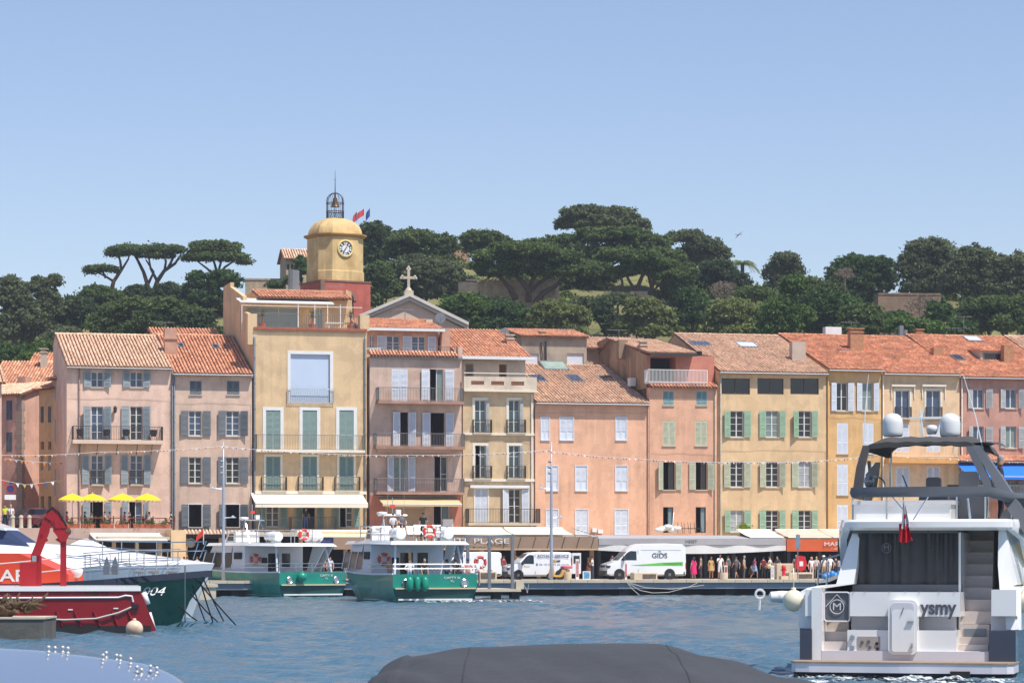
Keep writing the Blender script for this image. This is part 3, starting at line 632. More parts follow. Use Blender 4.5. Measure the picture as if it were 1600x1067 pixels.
m = MB(); q = Q.at(934, 831, -.2); m.box(q.x - .45, q.x - .1, -.3, -.01, q.z, q.z + .3); m.box(q.x, q.x + .4, -.3, -.01, q.z - .1, q.z + .2); m.build('meter_boxes', WHITE, p)
# --- house behind F: grey wall with two white blinds
GB = House('grey_rear_house', 'weathered grey house with white roller blinds behind the skylight roof', 815, 917, 527, stucco('grey_rear_render', (172, 154, 132), (140, 122, 104)), 9, 6, 12.6)
for x0, x1 in ((820, 841.5), (886, 912)): GB.win(x0, x1, 552, 571, 'R', gm=SH_WHITE, sill=True)
GB.body(); p = GB.root; zt = GB.zt; sl2 = MB(); slab(sl2, GB.u0 - .2, GB.u1 + .2, 12.3, zt + .03, 18, zt + 1.0); ro = sl2.build('roof', BED, p); tiles(ro, GB.u0 - .2, GB.u1 + .2, 12.25, zt + .03, 18, zt + 1.0, ORANGE)
chimney(844.5, 854, 521, 537, 12.7, mat('ochre_chimney', (206, 150, 74), .9), p); chimney(884, 901, 529, 536, 13.5, BRICKO, p, cap=False)
m = MB(); q = Q.at(849, 535, 12.5); m.tube([(q.x - .2, 12.5, q.z), (q.x - .1, 12.45, q.z - 1.0), (q.x - .15, 12.4, q.z - 1.7)], .05, 6); m.tube([(q.x + .2, 12.5, q.z + .1), (q.x + .2, 12.4, q.z - 1.7)], .07, 6); m.build('flue_pipes', IRON, p)
# --- G
G_ = House('rose_house', 'rose house with covered top loggia between salmon and ochre houses', 1014.5, 1121, 606, stucco('rose_render', (218, 160, 124)), 15)
for x0, x1, k in ((1036, 1052.5, 0), (1088, 1104.5, 0)): G_.win(x0, x1, 611, 633, 'S', sm=SH_AQUA)
for x0, x1 in ((1035.5, 1055), (1086, 1105)): G_.win(x0, x1, 657, 696, 'S', sm=SH_SAGE)
for x0, x1, sl_, sr_ in ((1036, 1051.5, (1026, 1035.5), (1056, 1065)), (1087, 1101.5, (1076.5, 1086.5), (1106, 1115.5))): G_.win(x0, x1 + 3, 722, 765, 'O', sl_, sr_, SH_SAGE, 1, gm=GLASS, fm=mat('bronze_frame', (70, 60, 52), .6))
for x0, x1 in ((1036, 1052), (1087, 1103)): G_.win(x0, x1, 792, 832, 'O', gm=mat('blue_grey_door', (120, 142, 150), .4, .1), rows=1, sill=False, fm=mat('bronze_frame', (70, 60, 52), .6))
G_.body(); p = G_.root; pipe(p, 1117.5, 606, 835, STONE)
zt = G_.zt; sl2 = MB(); slab(sl2, G_.u0, G_.u1, -.35, zt + .02, .75, zt + .42); ro = sl2.build('edge_roof', BED, p); tiles(ro, G_.u0, G_.u1, -.4, zt + .02, .75, zt + .42, ORANGE)
v2 = .8; pk = stucco('coral_render', (206, 122, 96)); zt2 = Q.z(1040, 555, v2); m = MB(); wall_holes(m, G_.u0, G_.u1, zt, zt2, [(Q.u(1016, v2), Q.u(1056, v2), zt + .1, Q.z(1040, 558, v2))], v2, 1.6)
m.poly([(G_.u1, v2, zt), (G_.u1, 14.8, zt), (G_.u1, 14.8, zt2 + 1.5), (G_.u1, v2, zt2)]); m.build('loggia', pk, p); m = MB(); m.box(G_.u0 + .02, G_.u1 - .02, v2 + 3.0, v2 + 3.1, zt, zt2 + .6); m.build('loggia_dark_back', DARK, p)  # back wall of the loggia, its shade painted as a dark colour
m = MB(); m.poly([(G_.u0, v2, zt - 3.5), (G_.u0, v2, zt2), (G_.u0, 12, zt2 + 2.2), (G_.u0, 14.9, zt2 + 2.0), (G_.u0, 14.9, zt - 3.5)]); m.build('stained_side_wall', mat('stained_brown_render', (178, 146, 114), .95, .2, .6, bump=.4, bscale=8, streak=.35, stain=(130, 106, 86)), p)
m = MB(); railing(m, [(Q.u(1012), v2), (Q.u(1012), -.15), (Q.u(1104), -.15)], zt + .38, Q.z(1050, 578), .11, .016); m.box(Q.u(1012), Q.u(1104), -.1, v2, zt + .3, zt + .4); m.build('loggia_railing', WHITE, p)
z3 = Q.z(960, 531, 11); sl2 = MB(); slab(sl2, G_.u0 - .1, Q.u(1088), -.1, zt2 + .08, 11, z3); slab(sl2, G_.u0 - .1, Q.u(1088), 15, z3 - 1, 11.001, z3); ro = sl2.build('roof', BED, p); tiles(ro, G_.u0 - .1, Q.u(1088), -.15, zt2 + .08, 11, z3, BUFF)
m = MB(); m.box(G_.u0, Q.u(1088), -.3, -.14, zt2 - .12, zt2 + .04); m.build('gutter', IRON, p)
chimney(1001, 1012, 537, 560, 2.5, BRICKC, p); chimney(967, 981, 531, 548, 6.5, mat('sooty_chimney', (150, 126, 104), .95, .25), p, cap=False)
m = MB(); q = Q.at(982, 596, 3.5); m.box(G_.u0 - .5, G_.u0 - .05, 3.5, 4.3, q.z - .35, q.z + .3); m.build('air_conditioner', WHITE, p)
# --- H
H_ = House('ochre_green_shutter_house', 'ochre house with pale green shutters and three wide dark attic windows', 1122.5, 1291.5, 582, stucco('warm_ochre_render', (216, 178, 128), (206, 166, 118)), 13)
DF = mat('dark_brown_frame', (84, 66, 54), .6)
for x0, x1 in ((1127.5, 1172), (1183.5, 1224.5), (1235, 1279.5)): H_.win(x0, x1, 591, 616, 'W', rows=1, gm=GLASS, fm=DF, sill=False)
for ya, yb, sm_ in ((642, 683, SH_GREEN), (721, 761, SH_SAGE), (797, 831, SH_GREEN)):
    for x0, x1, a0, b0 in ((1141, 1158, 1130.6, 1172.7), (1196.6, 1213.2, 1186, 1227), (1247.5, 1264, 1237, 1277.5)):
        H_.win(x0, x1 + 3.5, ya, yb, 'W', (a0, x0 - .3), (x1 + 4.5, b0), sm_, 4, gm=GLASS)
H_.roof(525, 11.5, BUFF, xr=1110); p = H_.root; skylight(H_, 1082, 1112, 538, 544); skylight(H_, 1157, 1186, 539, 546.5, SCREEN)
pipe(p, 1126, 586, 835, STONE); 
# --- I, J, K
I_ = House('orange_yellow_house', 'narrow orange yellow house with white shutters beside the ochre house', 1292.5, 1377.5, 578, stucco('orange_yellow_render', (216, 166, 100), (206, 156, 104)), 13)
for x0, x1, a0, b0 in ((1307, 1324, 1298.5, 1334), (1347, 1364, 1338.5, 1373)):
    I_.win(x0, x1, 598, 642, 'W', (a0, x0 - .3), (x1 + .8, b0), SH_WHITE, 2, gm=GLASS)
    for ya, yb in ((660.6, 708.7), (725, 773), (788, 830)): I_.win(x0 + 1, x1 + 1, ya, yb, 'S', sm=SH_WHITE)
I_.roof(526, 11.5, RED, xr=1290); p = I_.root; pipe(p, 1294, 582, 838, mat('ochre_pipe', (206, 160, 96), .7))
chimney(1238, 1259, 534, 560, 3.0, mat('grey_render_chimney', (186, 168, 152), .95, .15), p, cap=False); chimney(1329, 1349, 517, 548, 6.0, BRICKO, p, capm=BRICKO); chimney(1290, 1315, 511, 530, 12.2, WHITE, p, cap=False)
m = MB(); q = I_.onroof(1322, 551); m.box(q.x - .8, q.x + .5, q.y - .1, q.y + 1.2, q.z - .2, q.z + .25); m.build('roof_hatch', BGLASS, p)
J_ = House('peach_house', 'peach house with hooded upper windows behind the white motor yacht', 1378.5, 1499.5, 584, stucco('peach_render', (222, 182, 136)), 13)
for x0 in (1399, 1447):
    J_.win(x0, x0 + 22, 610, 653, 'W', rows=1, gm=BGLASS, sill=False, sur=3, surm=CREAM_SUR, rail=(x0 - 1, x0 + 23, 636, 653))
    J_.win(x0 + 1, x0 + 22, 663, 706, 'S', sm=SH_WHITE, sill=False); J_.win(x0 + 1, x0 + 22, 729, 776, 'S', sm=SH_WHITE, sill=False); J_.win(x0 + 1, x0 + 22, 790, 830, 'S', sm=SH_WHITE)
    m = MB(); a, b, c, d = J_.R(x0 - 7, x0 + 30, 601, 604); m.box(a, b, -.22, -.003, c, d); m.box(a, a + .07, -.1, -.003, c - .9, c); m.box(b - .07, b, -.1, -.003, c - .9, c); m.build('window_hood', CREAM_SUR, J_.root)
J_.roof(528, 11.5, RED, xr=1370); p = J_.root; pipe(p, 1380, 588, 838, CREAM_SUR)
balcony(p, Q.u(1383), Q.u(1492), Q.z(1440, 724), Q.z(1440, 714), Q.z(1440, 692), .9, mat('ochre_slab', (214, 160, 96), .9), CREAM_SUR, gap=.3)
chimney(1432, 1443, 518, 535, 11.5, BRICKO, p, capm=BRICKO); chimney(1459, 1474, 543, 560, 5.0, BRICKO, p, cap=False)
m = MB(); q = Q.at(1412, 520, 11.9); m.box(q.x - .35, q.x, 11.9, 12.2, q.z - 1, q.z + .6); m.box(q.x + .06, q.x + .35, 11.9, 12.2, q.z - 1, q.z + .25); m.build('flue_panels', ZINC, p)
K_ = House('dusty_red_house', 'dusty red house with white shutters and bright blue awning on the right', 1500.5, 1660, 590, stucco('dusty_red_render', (196, 138, 116)), 13)
for x0, x1, a0, b0 in ((1520, 1537, 1512, 1550), (1571, 1588, 1562.5, 1600), (1622, 1639, 1613, 1650)):
    for ya, yb in ((608, 638), (666, 700), (752, 778)): K_.win(x0, x1, ya, yb, 'W', (a0, x0 - .3), (x1 + 3, b0), SH_LGREY, 1, gm=BGLASS)
K_.roof(528, 11.5, RED, xr=1530, gut=True); p = K_.root; pipe(p, 1503, 592, 838, CREAM_SUR); skylight(K_, 1494, 1509, 559, 567, GLASS); skylight(K_, 1513, 1537, 529.5, 537, SCREEN)
a = K_.onroof(1550, 566); m = MB(); ua, ub = Q.u(1532, a.y), Q.u(1572, a.y); m.prismx([(a.y, a.z - .2), (a.y, a.z + .95), (a.y + 3.4, a.z + 1.15), (a.y + 3.4, a.z - .2)], ua, ub); dm = m.build('dormer', STONE, p); window(dm, ua + .25, ub - .2, a.z + .12, a.z + .72, GREYIRON, GLASS, 1, 1, v=a.y - .04)
m = MB(); slab(m, ua - .15, ub + .15, a.y - .25, a.z + 1.0, a.y + 3.4, a.z + 1.25); m.build('dormer_roof', RED, dm)
chimney(1569, 1584, 539, 570, a.y - .9, BRICKO, p, cap=False); chimney(1497, 1511, 523, 530, 11.5, BRICKO, p, cap=False)
BLUE = mat('bright_blue_awning', (20, 112, 214), .8, .05)
sl2 = MB(); z = Q.z(1560, 721, -1.3); slab(sl2, Q.u(1501, -1.3), K_.u1, -1.3, z, -.02, z + .45); ro = sl2.build('porch_roof', BED, p); tiles(ro, Q.u(1501, -1.3), K_.u1, -1.33, z, -.02, z + .45, ORANGE)
awning(p, Q, 1514, 1652, 723, 744, -.6, -3.2, BLUE, .25, arms=3)
balcony(p, Q.u(1515), K_.u1, Q.z(1560, 785), Q.z(1560, 779), Q.z(1560, 759), 1.8, stucco('dusty_red_render', (0, 0, 0)), WHITE)
# --- one more house past the right edge
N_ = House('sand_end_house', 'sand coloured house beyond the dusty red house at the right edge', 1661, 1790, 592, stucco('sand_end_render', (216, 182, 140)), 13)
for x0 in (1680, 1730):
    for ya, yb in ((610, 642), (668, 704), (730, 770)): N_.win(x0, x0 + 20, ya, yb, 'W', (x0 - 11, x0 - .3), (x0 + 21, x0 + 31), SH_GREEN, 3)
N_.roof(530, 11.5, BUFF, xr=1690)
# --- cables pinned along the facades
for h_, y0, y1 in ((A, 622, 623), (B, 630, 629), (E_, 688, 690), (F_, 645, 643), (G_, 708, 709), (H_, 704, 702), (I_, 652, 653), (J_, 658, 656)):
    m = MB(); n = 8; m.tube([(h_.u0 + .1 + (h_.u1 - h_.u0 - .2) * k / n, -.03, Q.z(h_.x0, y0) + (Q.z(h_.x0, y1) - Q.z(h_.x0, y0)) * k / n - .05 * math.sin(math.pi * (k % 2) / 2 + k)) for k in range(n + 1)] + [(h_.u1 - .1, -.03, Q.z(h_.x1, 800))], .007, 4); m.build('facade_cable', mat('old_cable', (150, 126, 108), .8), h_.root)
# --- side street on the left
L1f = Frame(Q.w(Q.u(34, 16), 16).x, Q.w(Q.u(34, 16), 16).y, -32)
def free_house(name, label, fr, u0, u1, D, zb, zt, wall, wins, tile, pitch=.3, shut=SH_SLATE, shed=False, rightw=()):
    r = thing(name, label, 'house', fr, ((u0 + u1) / 2, 0, zb)); m = MB(); wall_holes(m, u0, u1, zb, zt, [w[:4] for w in wins]); zr = zt + pitch * (D if shed else D / 2); vr = D if shed else D / 2
    for u in (u0, u1): m.poly([(u, 0, zb), (u, 0, zt), (u, vr, zr)] + ([] if shed else [(u, D, zt)]) + [(u, D, zb)])
    m.poly([(u1, D, zb), (u1, D, zr if shed else zt), (u0, D, zr if shed else zt), (u0, D, zb)]); m.build('wall', wall, r)
    for w_ in wins:
        if w_[4] == 'S': shutter(r, w_[0], (w_[0] + w_[1]) / 2 - .005, w_[2], w_[3], shut, .02); shutter(r, (w_[0] + w_[1]) / 2 + .005, w_[1], w_[2], w_[3], shut, .02)
        elif w_[4] == 'W': window(r, *w_[:4], cols=2, rows=3)
    m = MB(); slab(m, u0 - .3, u1 + .3, -.4, zt - .4 * pitch + .08, vr, zr + .08)
    if not shed: slab(m, u0 - .3, u1 + .3, D + .3, zt - .3 * pitch + .08, vr + .001, zr + .08)
    ro = m.build('roof', BED, r); tiles(ro, u0 - .3, u1 + .3, -.45, zt - .45 * pitch + .08, vr, zr + .08, tile); return r
def g(fr, px, py, v=0): return fr.at(px, py, v)
zt = L1f.z(30, 616); ws = []
for ya, yb in ((625, 656), (675, 706)):
    for u in (-1.3, -2.6, -4.1): ws.append((u - .32, u + .32, L1f.z(20, yb), L1f.z(20, ya), 'S'))
L1 = free_house('coral_street_house', 'coral house with grey quoins at the far left street corner', L1f, -7.5, -.02, 6.5, ZU, zt, stucco('coral_street_render', (220, 166, 142)), ws, PALE)
m = MB()
for k in range(22): z = ZU + k * .5; m.box(-.5 - .12 * (k % 2), .03, -.03, .25 + .12 * (k % 2), z, z + .48)
m.build('quoins', mat('grey_quoin', (168, 150, 136), .9), L1)
chimney(27, 40, 588, 618, 3.0, BRICKC, L1, L1f, cap=False)
L2f = Frame(Q.w(Q.u(61, 11), 11).x, Q.w(Q.u(61, 11), 11).y, -46)
zt = L2f.z(70, 608); ws = []
for ya, yb, k in ((635, 660, 'S'), (690, 702, 'D'), (712, 735, 'W'), (775, 800, 'D')):
    for x in (63.5, 75): a = L2f.at(x, ya); b = L2f.at(x + 5, yb); ws.append((a.x, b.x, b.z, a.z, k))
free_house('ochre_street_house', 'narrow ochre house with iron balcony up the left street', L2f, 0, L2f.u(82.5), 6, ZU, zt, stucco('street_ochre_render', (214, 176, 126)), ws, ORANGE, shed=True)
zt = L2f.z(92, 592); ws = []
for ya, yb in ((604, 625), (655, 692), (732, 775)):
    for x in (85, 94): a = L2f.at(x, ya); b = L2f.at(x + 5, yb); ws.append((a.x, b.x, b.z, a.z, 'S'))
free_house('sand_street_house', 'sand coloured house with closed grey shutters beside the pink house gable', L2f, L2f.u(82.6), L2f.u(104), 6, ZU, zt, stucco('sand_render', (216, 180, 140)), ws, ORANGE, shed=True, shut=SH_LGREY)
L3f = Frame(Q.w(Q.u(50, 24), 24).x, Q.w(Q.u(50, 24), 24).y, -5)
h3 = free_house('far_street_house', 'far house with orange roof rising above the left street roofs', L3f, L3f.u(-14), L3f.u(72), 9, ZU, L3f.z(30, 604), stucco('far_street_render', (206, 160, 124)), [], ORANGE, .5)
chimney(63, 71, 548, 576, 3, STONE, h3, L3f)
L4f = Frame(Q.w(Q.u(75, 30), 30).x, Q.w(Q.u(75, 30), 30).y, -5)
free_house('upper_left_house', 'small orange roofed house below the trees left of the pink house', L4f, L4f.u(42), L4f.u(101), 7, ZU, L4f.z(70, 582), stucco('far_street_render', (0, 0, 0)), [], RED, .5)
L5f = Frame(Q.w(Q.u(-4, 4), 4).x, Q.w(Q.u(-4, 4), 4).y, 14)
free_house('edge_house', 'pink house cut by the left edge of the picture', L5f, -9, L5f.u(2.5), 9, ZU, L5f.z(0, 598), stucco('dusty_pink_render', (0, 0, 0)), [], PALE)
# --- houses showing behind the ridge line
def rear(label, x0, x1, ye, v, ridge_y, tile, name='rear_house', wall=None, d=8.):
    fr = Frame(Q.w(Q.u((x0 + x1) / 2, v), v).x, Q.w(Q.u((x0 + x1) / 2, v), v).y, 14); a, b = fr.u(x0), fr.u(x1); zt = fr.z((x0 + x1) / 2, ye); zr = fr.z((x0 + x1) / 2, ridge_y, d / 2)
    return free_house(name, label, fr, a, b, d, 4, zt, wall or stucco('rear_render', (196, 162, 132)), [], tile, (zr - zt) / (d / 2))
rear('rear house whose tiled ridge shows behind the pink and taupe houses', 246, 343, 532, 13.5, 516, ORANGE)
rear('rear orange roof rising behind the dusty red house', 1436, 1600, 548, 14.0, 528, RED)
rear('rear buff roof stepping up behind the rose house loggia', 915, 1000, 545, 14.2, 530, BUFF)
# ---------------------------------------------------------------- clock tower, church, walls on the hill
def pxw(px, py, Y): return Vector(((px - 800) / F * Y, Y, CH + (HY - py) / F * Y))
TY = 250.; k_ = TY / F
T = Frame(pxw(502.5, 441, TY - 1.2).x, TY - 1.2, 27.8)      # near corner of the red base
tw = thing('clock_tower', 'yellow octagonal bell tower with clock and domed top over red base', 'tower', T, (2.37, 2.37, 6))
YEL = mat('tower_yellow_render', (222, 190, 132), .9, .12, .5, bump=.4, bscale=8, streak=.2, patch=.1, stain=(186, 150, 98)); REDT = mat('tower_red_render', (188, 98, 82), .9, .15, .5, bump=.3, bscale=8, streak=.2, patch=.12)
zb = CH + (HY - 441) * k_; s_ = 4.75; m = MB()
hx0, hx1, hz0, hz1 = 1.9, 3.1, 12, zb - 1.0
arc = [(2.5 + .6 * math.cos(t), zb - 1.6 + .6 * math.sin(t)) for t in np.linspace(0, math.pi, 9)]
wall_holes(m, 0, s_, 6, zb, [(1.9, 3.1, 12, zb - 1.6)], 0, .5)
m.box(0, s_, 4.7, s_, 6, zb); m.poly([(0, 0, 6), (0, 0, zb), (0, s_, zb), (0, s_, 6)]); m.poly([(s_, 0, 6), (s_, s_, 6), (s_, s_, zb), (s_, 0, zb)]); m.poly([(0, 0, zb), (s_, 0, zb), (s_, s_, zb), (0, s_, zb)])
base = m.build('red_base', REDT, tw)
m = MB(); m.prism([(x, z) for x, z in arc] , -.03, -.01); m.build('arch_shade', DARK, base)  # dark disc on the wall paints the shaded top of the opening
m = MB()
for i in range(9):
    t0, t1 = math.pi * i / 9, math.pi * (i + .9) / 9
    m.ring([[(2.5 + r * math.cos(t), y, zb - 1.6 + r * math.sin(t)) for r, y in ((.6, -.1), (.85, -.1), (.85, .02), (.6, .02))] for t in (t0, t1)])
m.build('arch_stones', mat('arch_stone', (140, 110, 92), .9, .2), base)
m = MB(); m.box(-.15, .25, -.15, .25, 6, zb + .1); m.box(-.06, s_ + .06, -.06, s_ + .06, zb + .001, zb + .14); m.build('stone_trim', mat('tower_trim', (132, 100, 84), .9, .2), base)
sd_ = 4.37; o_ = (s_ - sd_) / 2; ch = .945
def octo(e=0., sc_=1.):
    c = s_ / 2; h = sd_ / 2 * sc_ + e; q = h - ch * sc_ * (1 if e == 0 else 1)
    return [(c - q, c - h), (c + q, c - h), (c + h, c - q), (c + h, c + q), (c + q, c + h), (c - q, c + h), (c - h, c + q), (c - h, c - q)]
zc = CH + (HY - 368) * k_; zd = CH + (HY - 337) * k_
m = MB(); m.ring([[(x, y, zb + .14) for x, y in octo(.06)], [(x, y, zb + 1.0) for x, y in octo(.06)], [(x, y, zb + 1.05) for x, y in octo()], [(x, y, zc) for x, y in octo()]]); m.build('yellow_drum', YEL, tw)
m = MB(); m.ring([[(x, y, zc + dz) for x, y in octo(e)] for e, dz in ((.0, -.12), (.18, -.02), (.24, .1), (.24, .2), (.05, .22))]); m.build('cornice', mat('tower_cornice', (176, 136, 76), .9, .15), tw)
m = MB(); hd = zd - zc - .2; m.ring([[(x, y, zc + .2 + hd * math.sin(t)) for x, y in octo(0, max(.3, .97 * math.cos(t) ** .8))] for t in np.linspace(0, math.pi * .43, 9)]); m.build('dome', YEL, tw)
cx = s_ / 2; cz = CH + (HY - 388.5) * k_; f0 = o_ - .02; ccx = cx
ck = MB(); ck.lathe([(.64, -.06), (.64, .01)], (ccx, f0, cz), 28, 'y'); cl = ck.build('clock', mat('clock_face', (226, 226, 224), .5), tw)
m = MB(); m.torus((ccx, f0 - .04, cz), .70, .09, 'y', 32, 6); m.build('clock_rim', mat('clock_rim_cream', (232, 208, 140), .8), cl)
m = MB(); m.torus((ccx, f0 - .07, cz), .60, .018, 'y', 28, 4); m.torus((ccx, f0 - .07, cz), .37, .012, 'y', 28, 4)
for i in range(12):
    t = math.pi * i / 6
    for dx in (-.05, 0, .05)[:1 + (i % 3)]: M = Matrix.Translation((ccx, 0, cz)) @ Matrix.Rotation(t, 4, 'Y') @ Matrix.Translation((dx, 0, .48)); m.box(-.015, .015, f0 - .085, f0 - .065, -.1, .1, M)
for t, l, w_ in ((R(215), .4, .035), (R(32), .52, .024)): M = Matrix.Translation((ccx, 0, cz)) @ Matrix.Rotation(t, 4, 'Y'); m.box(-w_, w_, f0 - .11, f0 - .09, -.08, l, M)
m.build('clock_marks', RUBBER, cl)
m = MB(); zc1 = zd - .1; hc = CH + (HY - 298) * k_ - zc1; rc = .78
for i in range(12):
    t = 2 * math.pi * i / 12; pts = [(cx + rc * math.cos(t), cx + rc * math.sin(t), zc1 + hc * .72 * j / 4) for j in range(5)] + [(cx + rc * math.cos(a) * math.cos(t), cx + rc * math.cos(a) * math.sin(t), zc1 + hc * .72 + hc * .3 * math.sin(a)) for a in (.4, .8, 1.2, 1.5)]
    m.tube(pts, .035 if i % 2 == 0 else .018, 5)
for z in (.02, .3, .62): m.torus((cx, cx, zc1 + hc * z), rc, .04, 'z', 24, 5)
for i in range(24):
    t = 2 * math.pi * i / 24; t2 = t + .26; m.tube([(cx + rc * math.cos(t), cx + rc * math.sin(t), zc1 + .05), (cx + rc * math.cos(t2), cx + rc * math.sin(t2), zc1 + hc * .3)], .014, 4); m.tube([(cx + rc * math.cos(t2), cx + rc * math.sin(t2), zc1 + .05), (cx + rc * math.cos(t), cx + rc * math.sin(t), zc1 + hc * .3)], .014, 4)
cage = m.build('bell_cage', IRON, tw); zt_ = zc1 + hc
m = MB(); m.tube([(cx, cx, zt_ - .15), (cx, cx, CH + (HY - 262) * k_)], [.05, .012], 6); m.tube([(cx - .12, cx, zt_ + 1.25), (cx + .12, cx, zt_ + 1.25)], .015, 4); m.ball((cx, cx, zt_), .1, 8, 6); m.build('spire', IRON, cage)
m = MB(); m.lathe([(.05, .85), (.18, .8), (.24, .45), (.32, .15), (.42, 0), (.36, .02)], (cx, cx, zc1 + hc * .48), 16); m.box(cx - .03, cx + .03, cx - .03, cx + .03, zc1 + hc * .48 + .8, zt_); m.build('bell', mat('bronze', (112, 84, 58), .5, .2, 3, metal=.5), cage)
# church front
CHF = Frame(pxw(640, 500, 243).x, 243, 10); ch_ = thing('church', 'grey church gable with stone cross behind the brown pink house', 'church', CHF, (0, 0, 5))
GREYR = mat('church_render', (218, 192, 168), .95, .12, .5, bump=.3, bscale=6, streak=.12); ap = CHF.at(639, 464); le = CHF.at(560, 496); re_ = CHF.at(731, 509)
m = MB(); m.prism([(le.x + .3, 4), (re_.x - .4, 4), (re_.x - .4, re_.z - .25), (ap.x, ap.z - .3), (le.x + .3, re_.z + .25)], 0, 16); m.build('gable_wall', GREYR, ch_)
CS = mat('pale_cornice_stone', (206, 200, 190), .9, .1)
for i, (P_, e) in enumerate(((le, -1), (re_, 1))):
    m = MB(); zE = re_.z if e > 0 else re_.z + .5
    for dv, a, b in ((-.55, 0, .28), (-.3, -.32, -.002)):
        m.ring([[(ap.x, dv, ap.z + a), (ap.x, dv, ap.z + b), (ap.x, .3, ap.z + b), (ap.x, .3, ap.z + a)], [(P_.x, dv, zE + a), (P_.x, dv, zE + b), (P_.x, .3, zE + b), (P_.x, .3, zE + a)]])
    m.build('raking_cornice', CS, ch_)
    m = MB(); m.poly([(ap.x, .3, ap.z + .1), (P_.x, .3, zE + .1), (P_.x, 17, zE + .1), (ap.x, 17, ap.z + .1)]); m.build('roof', mat('lead_roof', (150, 152, 154), .6), ch_)
cr = CHF.at(638.5, 449); m = MB(); m.box(cr.x - .38, cr.x + .38, -.3, .45, ap.z + .1, cr.z - .3); m.lathe([(.3, -.3), (.22, -.1), (.12, 0)], (cr.x, .05, cr.z), 10)
m.box(cr.x - .11, cr.x + .11, -.06, .16, cr.z - .02, cr.z + 1.55); m.box(cr.x - .48, cr.x + .48, -.055, .155, cr.z + .72, cr.z + .94)
for dx, dz in ((-.55, .83), (.55, .83), (0, 1.62)):
    for a, b in ((0, .1), (.1, -.05), (-.1, -.05)): m.ball((cr.x + dx + a, .05, cr.z + dz + b), (.13, .11, .13), 8, 6)
m.build('stone_cross', STONE, ch_, True, auto=40)
# stone house and walls of the citadel
RUB = mat('rubble_stone', (180, 160, 134), .95, .3, 1.6, bump=.8, bscale=5, streak=.12)
def stone_wall(label, x0, x1, y0, y1, Y, deg=0, th=.8, mt=None, name='stone_wall'):
    fr = Frame(pxw((x0 + x1) / 2, 0, Y).x, Y, deg); a, b = fr.u(x0), fr.u(x1); z1 = fr.z((x0 + x1) / 2, y0); z0 = fr.z((x0 + x1) / 2, y1); m = MB(); m.box(a, b, 0, th, z0 - 3, z1)
    n = int((b - a) / .7)
    for i in range(n): 
        u = a + (b - a) * i / n; m.box(u, u + (b - a) / n - .03, -.06, th + .06, z1 + .002, z1 + .18 + .05 * random.random())
    return solo(m, name, mt or RUB, label, 'wall', fr, ((a + b) / 2, 0, z0))
stone_wall('rubble stone wall on the hill left of the clock tower', 383, 470, 438, 452, 300)
stone_wall('citadel rampart wall of pale rubble below the spreading pines', 746, 868, 440, 476, 300, -12, 2); stone_wall('shaded rampart wall left of the pale citadel wall', 716, 748, 439, 460, 303, 25, 1, mat('shade_toned_rubble', (104, 98, 90), .95, .3, 1.6, bump=.8, bscale=5))  # second wall: shade put into a darker copy of the rubble colour
stone_wall('pinkish citadel masonry glimpsed high between the pines', 705, 733, 382, 418, 345, 0, 3, mat('pink_rubble', (176, 140, 116), .95, .3, 1.2, bump=.8, bscale=5))
stone_wall('stone wall segment under the central pines', 985, 1012, 458, 490, 296, 5, 2); stone_wall('brown stone wall below the large dark pines on the right', 1372, 1470, 461, 500, 300, 4, 2, mat('brown_rubble', (136, 112, 92), .95, .25, 1.2, bump=.7, bscale=4, streak=.2))
hf = Frame(pxw(462, 430, 296).x, 296, 12); hz = hf.z(462, 404)
hh = free_house('stone_hill_house', 'small stone house with pink tiled roof left of the clock tower', hf, hf.u(447), hf.u(486), 5, hf.z(462, 440) - 3, hz, RUB, [(hf.u(449), hf.u(451.5), hf.z(448, 421), hf.z(448, 413), 'D'), (hf.u(455), hf.u(457.5), hf.z(452, 421), hf.z(452, 412), 'D')], PALE, .45)
chimney(465, 473, 395, 402, 2.5, RUB, hh, hf, cap=False)
# three flags on the citadel
FM = [mat('red_flag_cloth', (196, 62, 72), .8), mat('pink_red_flag_cloth', (206, 70, 78), .8), mat('blue_flag_cloth', (32, 82, 170), .8)]
for i, (px, yt, lab) in enumerate(((558, 328, 'red flag leftmost of the three on the hill beside the tower'), (569, 325, 'pale red flag between the other two hilltop flags'), (578.5, 323, 'blue flag rightmost of the three hilltop flags'))):
    b = pxw(px, 352, 352); fr = Frame(b.x, 352, 0); r = thing('flagpole', lab, 'flag', fr, (0, 0, b.z - 4), 'flags on the citadel hill'); m = MB(); zt = CH + (HY - yt) / F * 352; m.tube([(0, 0, b.z - 4), (0, 0, zt + .2)], .05, 6); m.build('pole', WHITE, r)
    m = MB(); n = 6; w_ = -1.0 if i == 1 else -.6; m.ring([[(w_ * t + .06 * math.sin(t * 7), .15 * math.sin(t * 6 + i), zt - h - t * (1.1 if i != 1 else .9)) for h in (0, .5, 1.0 if i != 1 else .8)] for t in [j / n for j in range(n + 1)]], False); m.build('flag_cloth', FM[i], r)
